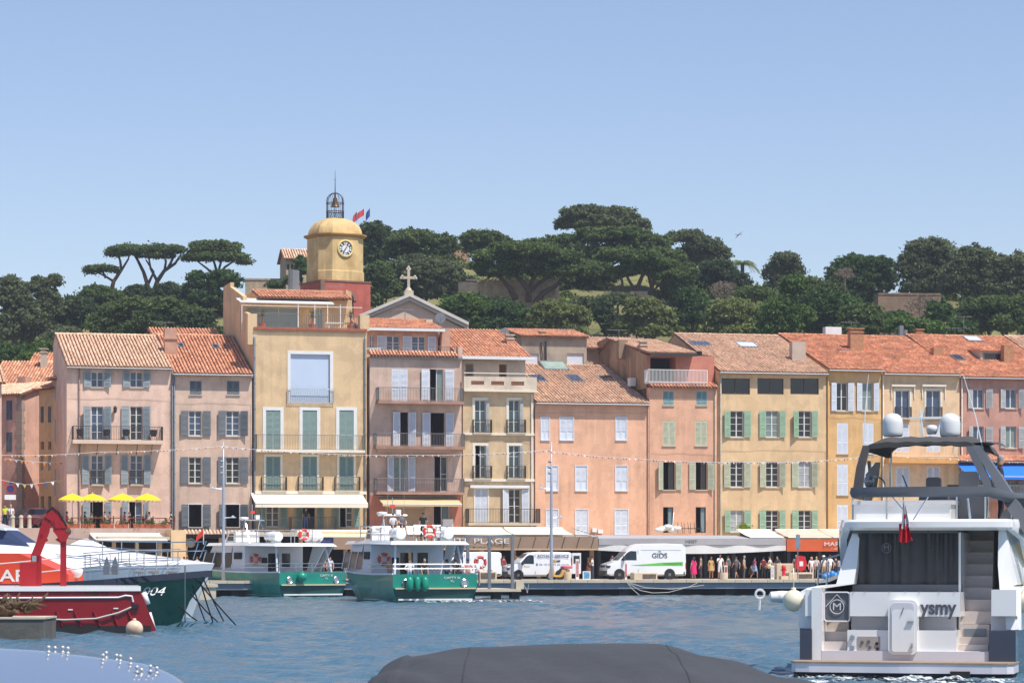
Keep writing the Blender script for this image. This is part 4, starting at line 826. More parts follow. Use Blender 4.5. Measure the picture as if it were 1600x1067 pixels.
# ---------------------------------------------------------------- trees
def leafmat(name, a, b, c):
    if name in MC: return MC[name]
    m = mat(name, a, .75, .22, .35, pal=[a, b, c, b, a], spec=.2); n = m.node_tree.nodes; L = m.node_tree.links; p = n['Principled BSDF']; col = p.inputs['Base Color'].links[0].from_socket
    t = n.new('ShaderNodeBsdfTranslucent'); L.new(col, t.inputs[0]); x = n.new('ShaderNodeMixShader'); x.inputs[0].default_value = .45; L.new(p.outputs[0], x.inputs[1]); L.new(t.outputs[0], x.inputs[2]); L.new(x.outputs[0], n['Material Output'].inputs[0]); return m
PINE = leafmat('pine_needles', (73, 91, 53), (96, 114, 64), (118, 134, 78)); DPINE = leafmat('dark_pine_needles', (57, 73, 50), (78, 96, 62), (101, 117, 73))
OLIVE = leafmat('grey_green_needles', (89, 99, 69), (106, 116, 80), (122, 133, 93)); BROAD = leafmat('broad_green_leaves', (66, 90, 42), (90, 118, 56), (118, 144, 72)); LIGHT = leafmat('light_olive_leaves', (104, 114, 66), (124, 134, 78), (144, 152, 92))
DRY = leafmat('dry_grey_twigs', (120, 108, 94), (146, 132, 116), (160, 146, 126)); DGREEN = leafmat('deep_green_leaves', (53, 76, 44), (76, 103, 56), (100, 127, 69))
BARK = mat('pine_bark', (92, 72, 58), .95, .25, 3, bump=.6, bscale=8); GBARK = mat('grey_bark', (126, 112, 98), .95, .2, 3)
def leaves(lobes, leaf=.27, dens=1., flat=0., up=.1):
    """Small leaf faces in many uneven tufts spread through each lobe's shell."""
    Cs, Ns, Ss = [], [], []
    for c, r in lobes:
        c = np.array(c); r = np.array(r); area = 4 * math.pi * ((r[0] * r[1]) ** 1.6 / 3 + (r[0] * r[2]) ** 1.6 / 3 + (r[1] * r[2]) ** 1.6 / 3) ** (1 / 1.6)
        rc = min(.62, .30 + .075 * min(r)); K = max(6, int(area / (rc * rc) * .60))
        d = rng.normal(size=(K, 3)); d /= np.linalg.norm(d, axis=1)[:, None]; d[:, 2] = np.where(d[:, 2] < -.5, -d[:, 2], d[:, 2])
        a1, a2 = rng.uniform(2, 4.5, (2, 3)); p1, p2 = rng.uniform(0, 6, 2); wob = .5 * np.sin(d @ a1 * 1.6 + p1) + .5 * np.sin(d @ a2 * 2.4 + p2)      # uneven outline
        keep = rng.random(K) < .72 + .45 * wob; d = d[keep]; wob = wob[keep]; K = len(d)
        rr = rc * np.exp(rng.normal(0, .38, K)); pc = c + d * np.maximum(r - rr[:, None] * .8, r * .3) * (rng.uniform(.62, 1.06, (K, 1)) + .16 * wob[:, None]); M = int(34 * dens * (rc / leaf) ** 1.5 * .8)
        e = rng.normal(size=(K, M, 3)); e[..., 2] += up * 2; e /= np.linalg.norm(e, axis=2)[..., None]
        pos = pc[:, None] + e * rr[:, None, None] * rng.uniform(.3, 1.2, (K, M, 1)) * np.array([1.25, 1.25, .72])
        nn = e * .6 + rng.normal(size=(K, M, 3)) * .6 + np.array([0, 0, .2])
        Cs.append(pos.reshape(-1, 3)); Ns.append(nn.reshape(-1, 3)); Ss.append(leaf * rng.uniform(.5, 1.3, K * M))
    Cp = np.concatenate(Cs); Nn = np.concatenate(Ns); S = np.concatenate(Ss)[:, None]; Nn /= np.linalg.norm(Nn, axis=1)[:, None]
    t = np.cross(Nn, rng.normal(size=Nn.shape)); t /= np.linalg.norm(t, axis=1)[:, None] + 1e-9; b = np.cross(Nn, t)
    V = np.stack([Cp - t * S * .5 - b * S * .2, Cp + t * S * .5 - b * S * .26, Cp + t * S * .42 + b * S * .26, Cp - t * S * .4 + b * S * .32], 1).reshape(-1, 3)
    LC[0] += len(V) // 4
    return V, np.arange(len(V)).reshape(-1, 4)
LC = [0]
def core(lobes, k=.66):
    m = MB()
    for c, r in lobes: m.ball(c, (r[0] * k, r[1] * k, r[2] * k), 9, 6)
    return m
def tree(name, label, Y, base, lobes, lm, limbs=None, group='trees on the hillside', trunk=.3, leaf=.29, dens=.75, bark=None, cored=True, cat='tree', depth=.85):
    """base, lobes and limbs are read as pixels at the tree's own distance Y and become metres there."""
    s = Y / F; B_ = pxw(base[0], base[1], Y); gz = min(B_.z, ground(B_.x, Y) + .3) if base[1] < 900 else B_.z
    r = thing(name, label, cat, W0, (B_.x, Y, gz), group)
    L = []
    for i, (cx, cy, rx, ry) in enumerate(lobes):
        p = pxw(cx, cy, Y); L.append(((p.x, Y + random.uniform(-.25, .25) * rx * s, p.z), (rx * s, max(rx * depth, ry) * s, ry * s)))
    V, fc = leaves(L, leaf, dens); V = V - np.array([B_.x, Y, gz]); me = quadmesh('crown', V, fc); me.materials.append(lm); o = bpy.data.objects.new('crown', me); C.objects.link(o); o.parent = r; OFF[o.name] = OFF[r.name]
    if cored: core(L, .5).build('inner_foliage', lm, o, True)
    m = MB(); top = pxw(lobes[0][0], lobes[0][1], Y)
    if limbs:
        for pts in limbs:
            P_ = [pxw(x, y, Y) + Vector((0, random.uniform(-.5, .5) * (k > 0), 0)) for k, (x, y) in enumerate(pts)]; n = len(P_)
            m.tube(P_, [max(.05, trunk * (1 - .8 * k / n)) * (1 if pts[0][1] >= base[1] - 3 else .55) for k in range(n)], 6)
    else:
        g_ = Vector((B_.x, Y, gz - .5)); m.tube([g_, g_.lerp(top, .5) + Vector((.3, 0, 0)), top], [trunk, trunk * .7, trunk * .3], 7)
        for cx, cy, rx, ry in lobes[1:]: p = pxw(cx, cy, Y); m.tube([g_.lerp(top, .45) + Vector((.2, 0, 0)), p], [trunk * .5, trunk * .2], 5)
    m.build('trunk', bark or BARK, r, True); return r
# umbrella pines on the skyline at the left
tree('umbrella_pine', 'leaning umbrella pine with two flat crowns, leftmost on the skyline', 330, (172, 462), [(158, 421, 30, 7), (143, 424, 14, 5), (190, 391, 26, 8), (182, 397, 20, 6)], PINE,
     [[(172, 462), (178, 440), (190, 422), (188, 408), (184, 396)], [(178, 440), (165, 432), (152, 426)], [(190, 422), (200, 405), (203, 394)], [(165, 434), (160, 424)], [(184, 428), (176, 420), (170, 422)]], trunk=.3, leaf=.24, dens=1., cored=False)
tree('umbrella_pine', 'tall umbrella pine with forked trunk, middle one on the skyline', 332, (233, 464), [(213, 393, 26, 9), (240, 389, 28, 10), (268, 391, 26, 9), (228, 399, 20, 6), (256, 400, 22, 6), (198, 388, 18, 7)], PINE,
     [[(232, 464), (231, 445), (224, 425), (214, 405), (208, 396)], [(231, 445), (240, 425), (228, 406)], [(238, 464), (246, 440), (257, 424), (274, 412), (282, 398)], [(246, 440), (236, 420), (233, 402)], [(257, 424), (260, 408), (254, 396)], [(262, 420), (272, 402)]], trunk=.34, leaf=.24, dens=1., cored=False)
tree('umbrella_pine', 'broad domed umbrella pine, rightmost of the three skyline umbrella pines', 326, (338, 490), [(336, 388, 44, 14), (312, 400, 30, 10), (362, 402, 30, 10), (336, 403, 36, 9), (382, 410, 14, 8), (296, 404, 14, 7), (322, 384, 26, 8)], PINE,
     [[(339, 490), (339, 450), (340, 430), (334, 408)], [(340, 432), (352, 418), (368, 406)], [(340, 436), (324, 420), (308, 408)], [(340, 428), (346, 410), (350, 398)]], trunk=.34, leaf=.25, dens=1., cored=False)
LT = [  # name, label, Y, base, lobes, material
 ('pine_tree', 'loose grey green pine at the far left edge', 300, (20, 560), [(20, 465, 34, 30), (40, 500, 40, 34), (8, 515, 30, 34), (14, 440, 18, 12)], OLIVE),
 ('pine_tree', 'tall grey green pine beside the far left pine', 302, (66, 560), [(66, 452, 26, 22), (78, 480, 26, 30), (58, 520, 32, 34), (88, 440, 14, 14)], OLIVE),
 ('pine_tree', 'dark round pine below the leaning umbrella pine', 306, (120, 545), [(118, 485, 34, 24), (100, 505, 30, 30), (140, 500, 28, 26)], DPINE),
 ('pine_tree', 'round green pine crown right under the leaning umbrella pine', 318, (152, 490), [(152, 462, 34, 18), (176, 468, 24, 14), (128, 474, 22, 14)], PINE),
 ('pine_tree', 'small dark round pine between the forked umbrella pines', 320, (216, 480), [(218, 455, 22, 12), (200, 464, 22, 12)], DPINE),
 ('pine_tree', 'round dark pine right of the forked umbrella pine', 318, (262, 480), [(262, 456, 28, 16), (240, 466, 20, 12), (282, 462, 20, 14)], DPINE),
 ('holm_oak', 'dense dark tree behind the rightmost umbrella pine trunk', 316, (345, 500), [(350, 440, 30, 20), (310, 442, 24, 20), (330, 470, 36, 24)], DGREEN),
 ('pine_tree', 'wide bushy pine low on the slope behind the pink house', 285, (185, 545), [(185, 490, 36, 20), (215, 480, 34, 18), (165, 510, 32, 24), (200, 518, 38, 20)], PINE),
 ('pine_tree', 'wide bushy pine behind the taupe house chimney', 283, (255, 545), [(252, 480, 36, 18), (285, 492, 32, 18), (235, 505, 34, 22), (275, 515, 34, 18)], PINE),
 ('pine_tree', 'low bushy pine against the tall yellow house side wall', 280, (315, 545), [(312, 500, 28, 20), (322, 525, 28, 20)], DPINE),
 ('holm_oak', 'round dark oak low at the left behind the far street roofs', 270, (30, 590), [(24, 560, 44, 26), (60, 570, 34, 22)], DGREEN),
 ('shrub', 'sunlit round shrub just left of the pink house roof', 258, (78, 575), [(80, 548, 34, 20), (54, 562, 30, 16), (100, 545, 20, 20)], BROAD),
 ('pine_tree', 'grey green pine on the slope above the far street roofs', 288, (100, 560), [(104, 528, 28, 22), (80, 540, 26, 22)], OLIVE),
 ('cypress', 'dark tree between the hill house and the clock tower', 292, (470, 450), [(470, 420, 10, 22), (458, 440, 16, 10), (430, 446, 16, 7)], DGREEN),
 ('pine_tree', 'high rounded pine just right of the clock tower top', 330, (585, 440), [(585, 365, 30, 20), (600, 380, 30, 24), (572, 385, 24, 28), (585, 405, 30, 24)], DPINE),
 ('pine_tree', 'large rounded pine between the clock tower and the church cross', 322, (650, 440), [(648, 378, 42, 20), (690, 385, 30, 22), (665, 400, 46, 28), (630, 395, 34, 24)], PINE),
 ('pine_tree', 'middle slope pine right behind the church cross', 300, (655, 480), [(650, 425, 44, 28), (690, 430, 36, 28), (620, 435, 30, 24), (670, 455, 46, 22)], OLIVE),
 ('pine_tree', 'rounded green pine right of the red tower base', 296, (600, 490), [(592, 430, 26, 24), (605, 455, 26, 24), (582, 470, 20, 20)], PINE),
 ('pine_tree', 'flat topped pine left of the citadel masonry', 336, (755, 440), [(752, 374, 34, 16), (775, 385, 30, 18), (740, 388, 24, 16)], PINE),
 ('cypress', 'dark conifer below the citadel masonry', 305, (712, 470), [(710, 440, 18, 26), (728, 450, 18, 20)], DPINE),
 ('pine_tree', 'pine rising above the middle of the ridge', 332, (850, 440), [(845, 392, 44, 20), (882, 384, 40, 20), (815, 398, 34, 18), (860, 410, 44, 18)], PINE),
 ('stone_pine', 'tall dark pine crowning the highest point of the ridge', 342, (930, 420), [(915, 336, 44, 16), (958, 338, 42, 16), (890, 350, 28, 14), (990, 352, 30, 14), (940, 350, 50, 14)], OLIVE),
 ('stone_pine', 'wide pine crown below the highest ridge pine', 326, (960, 450), [(930, 372, 40, 16), (972, 370, 48, 16), (1012, 382, 40, 18), (985, 396, 50, 20), (935, 398, 44, 18)], PINE),
 ('stone_pine', 'dark layered pine left of centre among the central pines', 314, (910, 470), [(900, 420, 44, 18), (935, 430, 40, 20), (880, 436, 30, 16), (925, 455, 30, 18)], PINE),
 ('stone_pine', 'dark layered pine over the sandy slope', 312, (1020, 480), [(1010, 420, 46, 20), (1050, 425, 40, 20), (1030, 405, 44, 18), (1060, 450, 30, 20)], PINE),
 ('pine_tree', 'pine on the right shoulder of the ridge', 336, (1080, 440), [(1075, 372, 34, 14), (1098, 388, 34, 18), (1120, 400, 26, 18), (1088, 402, 36, 20)], OLIVE),
 ('pine_tree', 'dark pine on the falling ridge left of the palm', 318, (1125, 470), [(1120, 425, 34, 20), (1145, 440, 30, 20), (1100, 440, 30, 22), (1125, 460, 34, 22)], DPINE),
 ('pine_tree', 'round olive green pine alone on the skyline right of the palm', 330, (1225, 470), [(1226, 412, 26, 20), (1212, 428, 22, 20), (1240, 430, 22, 20), (1226, 446, 30, 18)], OLIVE),
 ('oak_tree', 'dark leafy oak bulging on the skyline in the right third', 322, (1340, 480), [(1335, 415, 34, 20), (1365, 420, 34, 20), (1310, 435, 26, 22), (1350, 445, 46, 24), (1385, 440, 22, 20), (1335, 470, 54, 22)], DGREEN),
 ('pine_tree', 'tall massive dark pine on the right skyline', 318, (1455, 490), [(1452, 392, 40, 24), (1430, 420, 34, 30), (1478, 410, 38, 30), (1450, 445, 46, 34)], OLIVE),
 ('pine_tree', 'massive pine overlapping the tallest right hand pine', 314, (1525, 490), [(1520, 408, 38, 26), (1550, 425, 36, 28), (1505, 440, 38, 34), (1540, 455, 42, 30)], OLIVE),
 ('pine_tree', 'dark pine at the right edge of the picture', 312, (1595, 500), [(1590, 425, 30, 32), (1615, 430, 34, 34), (1585, 460, 40, 30)], OLIVE),
 ('pine_tree', 'low wide pine above the red roofs at the far right', 284, (1560, 540), [(1540, 480, 44, 18), (1585, 480, 44, 20), (1520, 500, 34, 24), (1570, 508, 50, 24), (1620, 500, 40, 26)], PINE),
 ('pine_tree', 'pine just past the right edge of the picture', 312, (1680, 520), [(1680, 440, 40, 34), (1720, 450, 40, 36), (1670, 490, 50, 34)], OLIVE),
 ('holm_oak', 'dark oak past the right edge behind the end house', 290, (1740, 545), [(1740, 500, 50, 34), (1690, 520, 40, 24)], DGREEN),
 ('holm_oak', 'leafy oak low on the slope above the dusty red roof', 276, (1500, 545), [(1500, 515, 30, 18), (1470, 520, 26, 14)], DGREEN),
 ('oak_tree', 'light olive oak behind the grey rear house', 278, (880, 545), [(868, 490, 40, 22), (900, 498, 30, 24), (850, 508, 32, 22), (885, 520, 38, 18)], LIGHT),
 ('oak_tree', 'bright green oak behind the brown pink house chimney', 282, (730, 530), [(720, 480, 40, 22), (755, 488, 36, 20), (700, 495, 34, 20), (740, 508, 44, 18)], BROAD),
 ('oak_tree', 'bright green oak below the citadel rampart', 280, (800, 540), [(795, 488, 38, 18), (825, 500, 34, 20), (780, 512, 36, 20), (815, 525, 38, 16)], DGREEN),
 ('oak_tree', 'green bushy oak behind the ochre chimney', 262, (840, 555), [(836, 528, 26, 14), (812, 532, 24, 14)], BROAD),
 ('cypress', 'narrow dark tree left of the sandy slope', 288, (945, 530), [(942, 490, 20, 30), (958, 510, 20, 24)], DPINE),
 ('holm_oak', 'round olive oak directly left of the sandy slope', 284, (1010, 535), [(1005, 485, 34, 24), (1030, 500, 28, 22), (990, 510, 30, 22), (1020, 520, 32, 16)], LIGHT),
 ('holm_oak', 'very dark oak in the hollow right of the sandy slope', 296, (1085, 520), [(1075, 470, 30, 24), (1095, 490, 34, 30), (1065, 500, 22, 20)], DGREEN),
 ('oak_tree', 'olive toned oak right of the hollow', 276, (1150, 540), [(1140, 490, 40, 26), (1175, 498, 36, 26), (1125, 515, 30, 18), (1160, 520, 44, 18)], LIGHT),
 ('oak_tree', 'bright green tree over the ridge of the orange yellow house', 270, (1225, 545), [(1220, 490, 34, 28), (1245, 500, 30, 26), (1210, 515, 34, 18), (1240, 450, 24, 22)], BROAD),
 ('holm_oak', 'dark green tree right of the bright green tree', 276, (1290, 540), [(1285, 480, 36, 28), (1318, 490, 32, 30), (1295, 515, 42, 20)], DGREEN),
 ('oak_tree', 'mid green tree in front of the brown stone wall', 268, (1355, 545), [(1345, 495, 34, 24), (1375, 510, 36, 20), (1335, 520, 30, 16)], PINE),
 ('oak_tree', 'light olive bush beside the brown stone wall', 266, (1420, 545), [(1410, 512, 36, 20), (1446, 516, 34, 18)], BROAD),
 ('holm_oak', 'low dark bush at the right end of the brown stone wall', 280, (1465, 530), [(1466, 492, 24, 24), (1400, 498, 26, 14)], DGREEN),
 ('shrub', 'olive shrub filling the gap under the central pines', 290, (960, 500), [(965, 470, 34, 14), (915, 474, 30, 12)], OLIVE),
 ('shrub', 'green shrub on the slope below the ridge palm', 300, (1180, 490), [(1180, 462, 36, 16), (1150, 474, 26, 12)], PINE),
 ('shrub', 'dark shrub at the left foot of the citadel rampart', 292, (770, 490), [(765, 474, 34, 12), (745, 468, 18, 12)], DPINE),
 ('oak_tree', 'mid green tree on the right shoulder below the round pine', 300, (1270, 490), [(1265, 450, 30, 20), (1295, 455, 28, 22), (1245, 465, 26, 18)], PINE),
]
for nm, lab, Y, b, lo, lm_ in LT: tree(nm, lab, Y, b, lo, lm_)
# spreading pine with visible limbs over the citadel wall
tree('stone_pine', 'spreading stone pine with visible forked limbs over the citadel wall', 298, (826, 470), [(770, 402, 36, 16), (800, 392, 40, 16), (835, 396, 44, 16), (870, 404, 42, 16), (780, 425, 34, 12), (820, 416, 40, 12), (860, 424, 40, 12), (900, 425, 30, 12), (752, 415, 20, 10)], PINE,
     [[(826, 472), (826, 455), (815, 440), (800, 425), (786, 412)], [(826, 455), (832, 435), (832, 415), (828, 402)], [(826, 458), (842, 442), (862, 430), (878, 416)], [(832, 436), (846, 420), (856, 408)], [(806, 468), (798, 452), (788, 440), (776, 428)], [(838, 474), (848, 458), (866, 448), (880, 436)]], trunk=.42, leaf=.25, dens=1., cored=False)
tree('stone_pine', 'stone pine with bare dark limbs above the light olive oak', 296, (990, 475), [(960, 400, 34, 14), (995, 404, 40, 14), (1030, 414, 36, 14), (975, 424, 30, 10), (1045, 430, 28, 12)], PINE,
     [[(988, 475), (994, 455), (1004, 430), (1008, 410)], [(994, 455), (984, 440), (976, 425), (968, 410)], [(1020, 470), (1018, 445), (1026, 428), (1036, 416)], [(974, 470), (972, 440), (962, 420)]], trunk=.35, leaf=.25, cored=False)
# bare grey trees and palm
def bare(label, Y, base, w, h, lm_):
    r = thing('bare_tree', label, 'tree', W0, tuple(pxw(*base, Y)), 'leafless trees on the slope'); m = MB(); s = Y / F
    def br(p, d, L, rad, k):
        q = p + d * L; m.tube([p, p.lerp(q, .5) + Vector((random.uniform(-.1, .1), 0, 0)) * L, q], [rad, rad * .8, rad * .6], 5)
        if k: 
            for _ in range(3): br(q, (d + Vector((random.uniform(-.8, .8), random.uniform(-.6, .6), random.uniform(-.2, .5)))).normalized(), L * .68, rad * .6, k - 1)
    br(pxw(*base, Y), Vector((0, 0, 1)), h * s * .36, .16, 4); m.build('trunk', GBARK, r)
    p = pxw(base[0], base[1] - h * .6, Y); V, fc = leaves([((p.x, Y, p.z), (w * s * .45, w * s * .35, h * s * .36))], .18, .10); V = V - np.array(pxw(*base, Y)); me = quadmesh('twigs', V, fc); me.materials.append(lm_); o = bpy.data.objects.new('twigs', me); C.objects.link(o); o.parent = r; o['kind'] = 'stuff'
bare('grey leafless tree in front of the brown stone wall', 282, (1440, 525), 62, 70, DRY); bare('grey leafless tree on the slope left of the olive oak', 290, (1130, 500), 44, 66, DRY); bare('brownish dry tree against the oak bulging on the skyline', 300, (1320, 455), 40, 40, DRY)
r = thing('palm_tree', 'palm crown on the skyline right of the ridge pines', 'tree', W0, tuple(pxw(1160, 440, 322))); m = MB(); p = pxw(1160, 412, 322); m.tube([pxw(1160, 450, 322), p], .22, 7); m.build('trunk', BARK, r); m = MB()
for k in range(30):
    t = k * 2.4; el = .2 + .9 * (k % 5) / 5; L = 2.0
    for s_ in np.linspace(.1, 1, 14):
        q = p + Vector((math.cos(t) * math.cos(el) * L * s_, math.sin(t) * math.cos(el) * L * s_, math.sin(el) * L * s_ - 1.5 * s_ * s_)); a = Vector((-math.sin(t), math.cos(t), -.25)) * .42 * (1.1 - s_ * .7)
        for sg in (-1, 1): d = Vector((a.x * sg, a.y * sg, -.25)); m.poly([q, q + Vector((math.cos(t), math.sin(t), 0)) * .09, q + d + Vector((math.cos(t), math.sin(t), 0)) * .2])
m.build('fronds', LIGHT, r)
# undergrowth that reads as one mass
lob = []
for _ in range(640):
    Y = rng.uniform(248, 336); px = rng.uniform(-120, 1720)
    if 1035 < px < 1085 and Y < 300: continue
    X = (px - 800) / F * Y; r_ = rng.uniform(.7, 1.9); lob.append(((X, Y, ground(X, Y) + r_ * .2), (r_ * 1.3, r_ * 1.2, r_ * .75)))
V, fc = leaves(lob, .42, .20); me = quadmesh('undergrowth', V, fc); me.materials.append(leafmat('undergrowth_leaves', (73, 90, 46), (110, 128, 62), (143, 156, 82))); o = bpy.data.objects.new('undergrowth', me); C.objects.link(o); tag(o, 'green undergrowth covering the hillside between the trees', 'undergrowth', None, 'stuff')

# ---------------------------------------------------------------- people
SKIN = mat('skin', (206, 158, 128), .6, .05, 8); SKIN2 = mat('tanned_skin', (172, 116, 86), .6, .05, 8)
HAIRS = {'d': mat('dark_hair', (38, 28, 24), .7), 'b': mat('brown_hair', (92, 62, 42), .7), 'y': mat('blonde_hair', (206, 168, 106), .7), 'g': mat('grey_hair', (150, 146, 142), .7), 'w': mat('straw_hat', (226, 214, 186), .8)}
SHOE = mat('dark_shoes', (50, 44, 42), .6)
def cloth(c): return mat('cloth_%d_%d_%d' % c, c, .85, .08, 6)
POSES = {   # joint offsets: elbow, wrist, hand for left/right (x outwards), knee, ankle, toe
 'stand': dict(el=((.25, .0, 1.13), (.25, -.02, 1.13)), wr=((.25, .08, .90), (.25, .06, .90)), kn=((.10, .03, .50), (.11, .02, .50)), an=((.11, -.02, .08), (.13, .0, .08))),
 'walk': dict(el=((.24, -.14, 1.15), (.24, .10, 1.15)), wr=((.23, -.12, .92), (.22, .26, .98)), kn=((.09, .20, .53), (.09, -.04, .50)), an=((.09, .22, .09), (.09, -.34, .13))),
 'phone': dict(el=((.26, .14, 1.15), (.26, .05, 1.12)), wr=((.12, .30, 1.36), (.20, .20, .98)), kn=((.10, .03, .50), (.11, .02, .50)), an=((.11, -.02, .08), (.13, .0, .08))),
 'lean': dict(el=((.30, .20, 1.14), (.30, .20, 1.14)), wr=((.22, .42, 1.08), (.22, .42, 1.08)), kn=((.10, .03, .50), (.11, .02, .50)), an=((.11, -.02, .08), (.13, .0, .08))),
 'sit': dict(el=((.26, .12, 1.15), (.26, .10, 1.15)), wr=((.16, .34, 1.10), (.16, .34, 1.08)), kn=((.12, .42, .96), (.12, .42, .96)), an=((.12, .40, .52), (.12, .44, .52))),
}
PM = {}
def pose_mesh(k):
    if k in PM: return PM[k]
    P_ = POSES[k]; V = []; Rr = []; E = []; Z = []
    def add(p, r, par=None, z=1):
        V.append(p); Rr.append(r); Z.append(z)
        if par is not None: E.append((par, len(V) - 1))
        return len(V) - 1
    pel = add((0, 0, .95), (.155, .11), None, 2); wa = add((0, 0, 1.10), (.14, .10), pel); chs = add((0, 0, 1.30), (.165, .115), wa); nb = add((0, -.01, 1.44), (.075, .075), chs); nk = add((0, 0, 1.52), (.056, .058), nb, 0)
    h1 = add((0, .015, 1.60), (.075, .085), nk, 0); h2 = add((0, .01, 1.68), (.085, .10), h1, 3); add((0, 0, 1.745), (.055, .07), h2, 3); add((0, .115, 1.60), (.018, .018), h1, 0)
    for i, sg in enumerate((1, -1)):
        f = lambda p: (p[0] * sg, p[1], p[2]); e, w_ = P_['el'][i], P_['wr'][i]
        sh = add((.165 * sg, 0, 1.40), (.065, .065), chs); ee = add(f(e), (.047, .047), sh, 0); ww = add(f(w_), (.032, .032), ee, 0); d = Vector(w_) - Vector(e); hd = Vector(w_) + d.normalized() * .09; hh = add(f(hd), (.036, .022), ww, 0); add(f(hd + d.normalized() * .07), (.022, .014), hh, 0); add(f(hd + Vector((-.04, .02, .01))), (.011, .011), hh, 0)
        kn, an = P_['kn'][i], P_['an'][i]; hp = add((.085 * sg, 0, .90), (.088, .092), pel, 2); k1 = add(f(kn), (.062, .066), hp, 2); mid = (Vector(kn) + Vector(an)) / 2; cf = add(f(mid + Vector((0, -.015, .03))), (.054, .058), k1, 5); aa = add(f(an), (.036, .04), cf, 5); add((an[0] * sg, an[1] + .14, an[2] - .05), (.04, .03), aa, 4)
    me = bpy.data.meshes.new('pose'); me.from_pydata(V, E, []); o = bpy.data.objects.new('pose', me); C.objects.link(o)
    o.modifiers.new('s', 'SKIN'); sk = me.skin_vertices[0].data
    for i, r in enumerate(Rr): sk[i].radius = r; sk[i].use_root = (i == 0)
    sb = o.modifiers.new('b', 'SUBSURF'); sb.levels = 1; sb.render_levels = 1
    dg = bpy.context.evaluated_depsgraph_get(); out = bpy.data.meshes.new_from_object(o.evaluated_get(dg)); bpy.data.objects.remove(o)
    J = np.array(V); zone = np.array(Z); seg = [(np.array(V[a]), np.array(V[b]), (Z[b])) for a, b in E]; idx = []
    for p in out.polygons:
        c = np.array(p.center); best = 9; bz = 1
        for a, b, z in seg:
            t = np.clip(np.dot(c - a, b - a) / (np.dot(b - a, b - a) + 1e-9), 0, 1); d = np.linalg.norm(c - a - t * (b - a))
            if d < best - 1e-4:
                best = d; bz = z
                if z == 0 and abs(b[0]) > .2 and c[2] > 1.24 and t < .55: bz = 1      # short sleeve
        if c[2] > 1.56 and c[1] < -.03: bz = 3
        if c[2] > 1.66 : bz = 3
        if c[2] < .99 and c[2] > .86 and abs(c[0]) < .2 and bz == 1: bz = 2
        idx.append(bz)
    for z in range(6): out.materials.append(SKIN)
    out.polygons.foreach_set('material_index', idx); out.polygons.foreach_set('use_smooth', [True] * len(idx)); PM[k] = out; out.name = 'person'; return out
def person(label, fr, at, face, pose='stand', h=1.72, top=(230, 228, 224), bot=(60, 64, 80), hair='d', legs=None, skirt=None, skin=SKIN, group=None, bag=None, hat=None, long=False):
    """face: heading in degrees, 0 looks away from the viewer, 180 towards."""
    o = bpy.data.objects.new('person', pose_mesh(pose)); C.objects.link(o); k = h / 1.78; dz = -.46 * k if pose == 'sit' else 0
    o.location = fr.w(at[0], at[1], at[2]) + Vector((0, 0, dz)); o.rotation_euler = (0, 0, fr.a + R(face)); o.scale = (k, k, k); tag(o, label, 'person', group)
    for i, m_ in enumerate((skin, cloth(top), cloth(bot), HAIRS[hair], SHOE, cloth(legs) if legs else skin)): o.material_slots[i].link = 'OBJECT'; o.material_slots[i].material = m_
    if skirt:
        m = MB(); L = skirt[3] if len(skirt) > 3 else .5; pr = [(.15, 1.12), (.19, .95), (.24, .95 - L * .6), (.26, .95 - L)]
        m.ring([[(r * math.cos(t) * 1.05, r * math.sin(t) * .85, z) for t in [2 * math.pi * j / 14 for j in range(14)]] for r, z in pr], True, False); m.build('skirt', cloth(skirt[:3]), o, True)
    if long:
        m = MB(); m.ring([[(.10 * math.cos(t) * s, -.05 + .05 * math.sin(t) * s, z) for t in [2 * math.pi * j / 8 for j in range(8)]] for s, z in ((.9, 1.72), (1.1, 1.55), (.9, 1.36))]); m.build('hair', HAIRS[hair], o, True)
    if hat:
        m = MB(); m.lathe([(.19, 1.70), (.19, 1.715), (.10, 1.72), (.095, 1.80), (.02, 1.82)], (0, 0, 0), 14); m.build('hat', cloth(hat), o, True)
    if bag:
        m = MB(); m.ball((-.28, .0, .95), (.09, .18, .17), 10, 6); m.build('bag', cloth(bag), o, True)
    return o
# ---------------------------------------------------------------- terrace on the upper street
tp = 'restaurant terrace above the quay'
YEL_C = mat('yellow_parasol_cloth', (250, 214, 20), .8, .04); WOOD = mat('brown_wood', (138, 84, 56), .7, .2, 4); TERRA = mat('terracotta', (176, 92, 62), .9, .15)
def parasol(px, lab):
    c = Q.at(px, 771, -3.2); r = thing('parasol', lab, 'parasol', Q, (c.x, -3.2, ZU), 'yellow parasols on the terrace'); n = 16; rad = 1.02; m = MB()
    m.ring([[(c.x + rr * math.cos(t) * (1 - .03 * (k % 2)), -3.2 + rr * math.sin(t), c.z - dz) for k, t in enumerate([2 * math.pi * j / n for j in range(n)])] for rr, dz in ((.02, 0), (.35, .1), (.7, .25), (rad, .44))], True, False)
    cn = m.build('canopy', YEL_C, r); m = MB()
    m.ring([[(c.x + rad * math.cos(t), -3.2 + rad * math.sin(t), c.z - .44 - dz * (1 if k % 2 else .6)) for k, t in enumerate([2 * math.pi * j / 40 for j in range(40)])] for dz in (0, .16)], True, False); m.build('fringe', mat('yellow_fringe', (236, 206, 110), .8), cn)
    m = MB(); m.tube([(c.x, -3.2, ZU), (c.x, -3.2, c.z + .12)], .03, 6); m.build('pole', WOODW, r)
for px, l in ((113, 'leftmost yellow fringed parasol on the terrace'), (144.6, 'second yellow fringed parasol from the left on the terrace'), (191, 'third yellow fringed parasol from the left on the terrace'), (230, 'rightmost yellow fringed parasol on the terrace')): parasol(px, l)
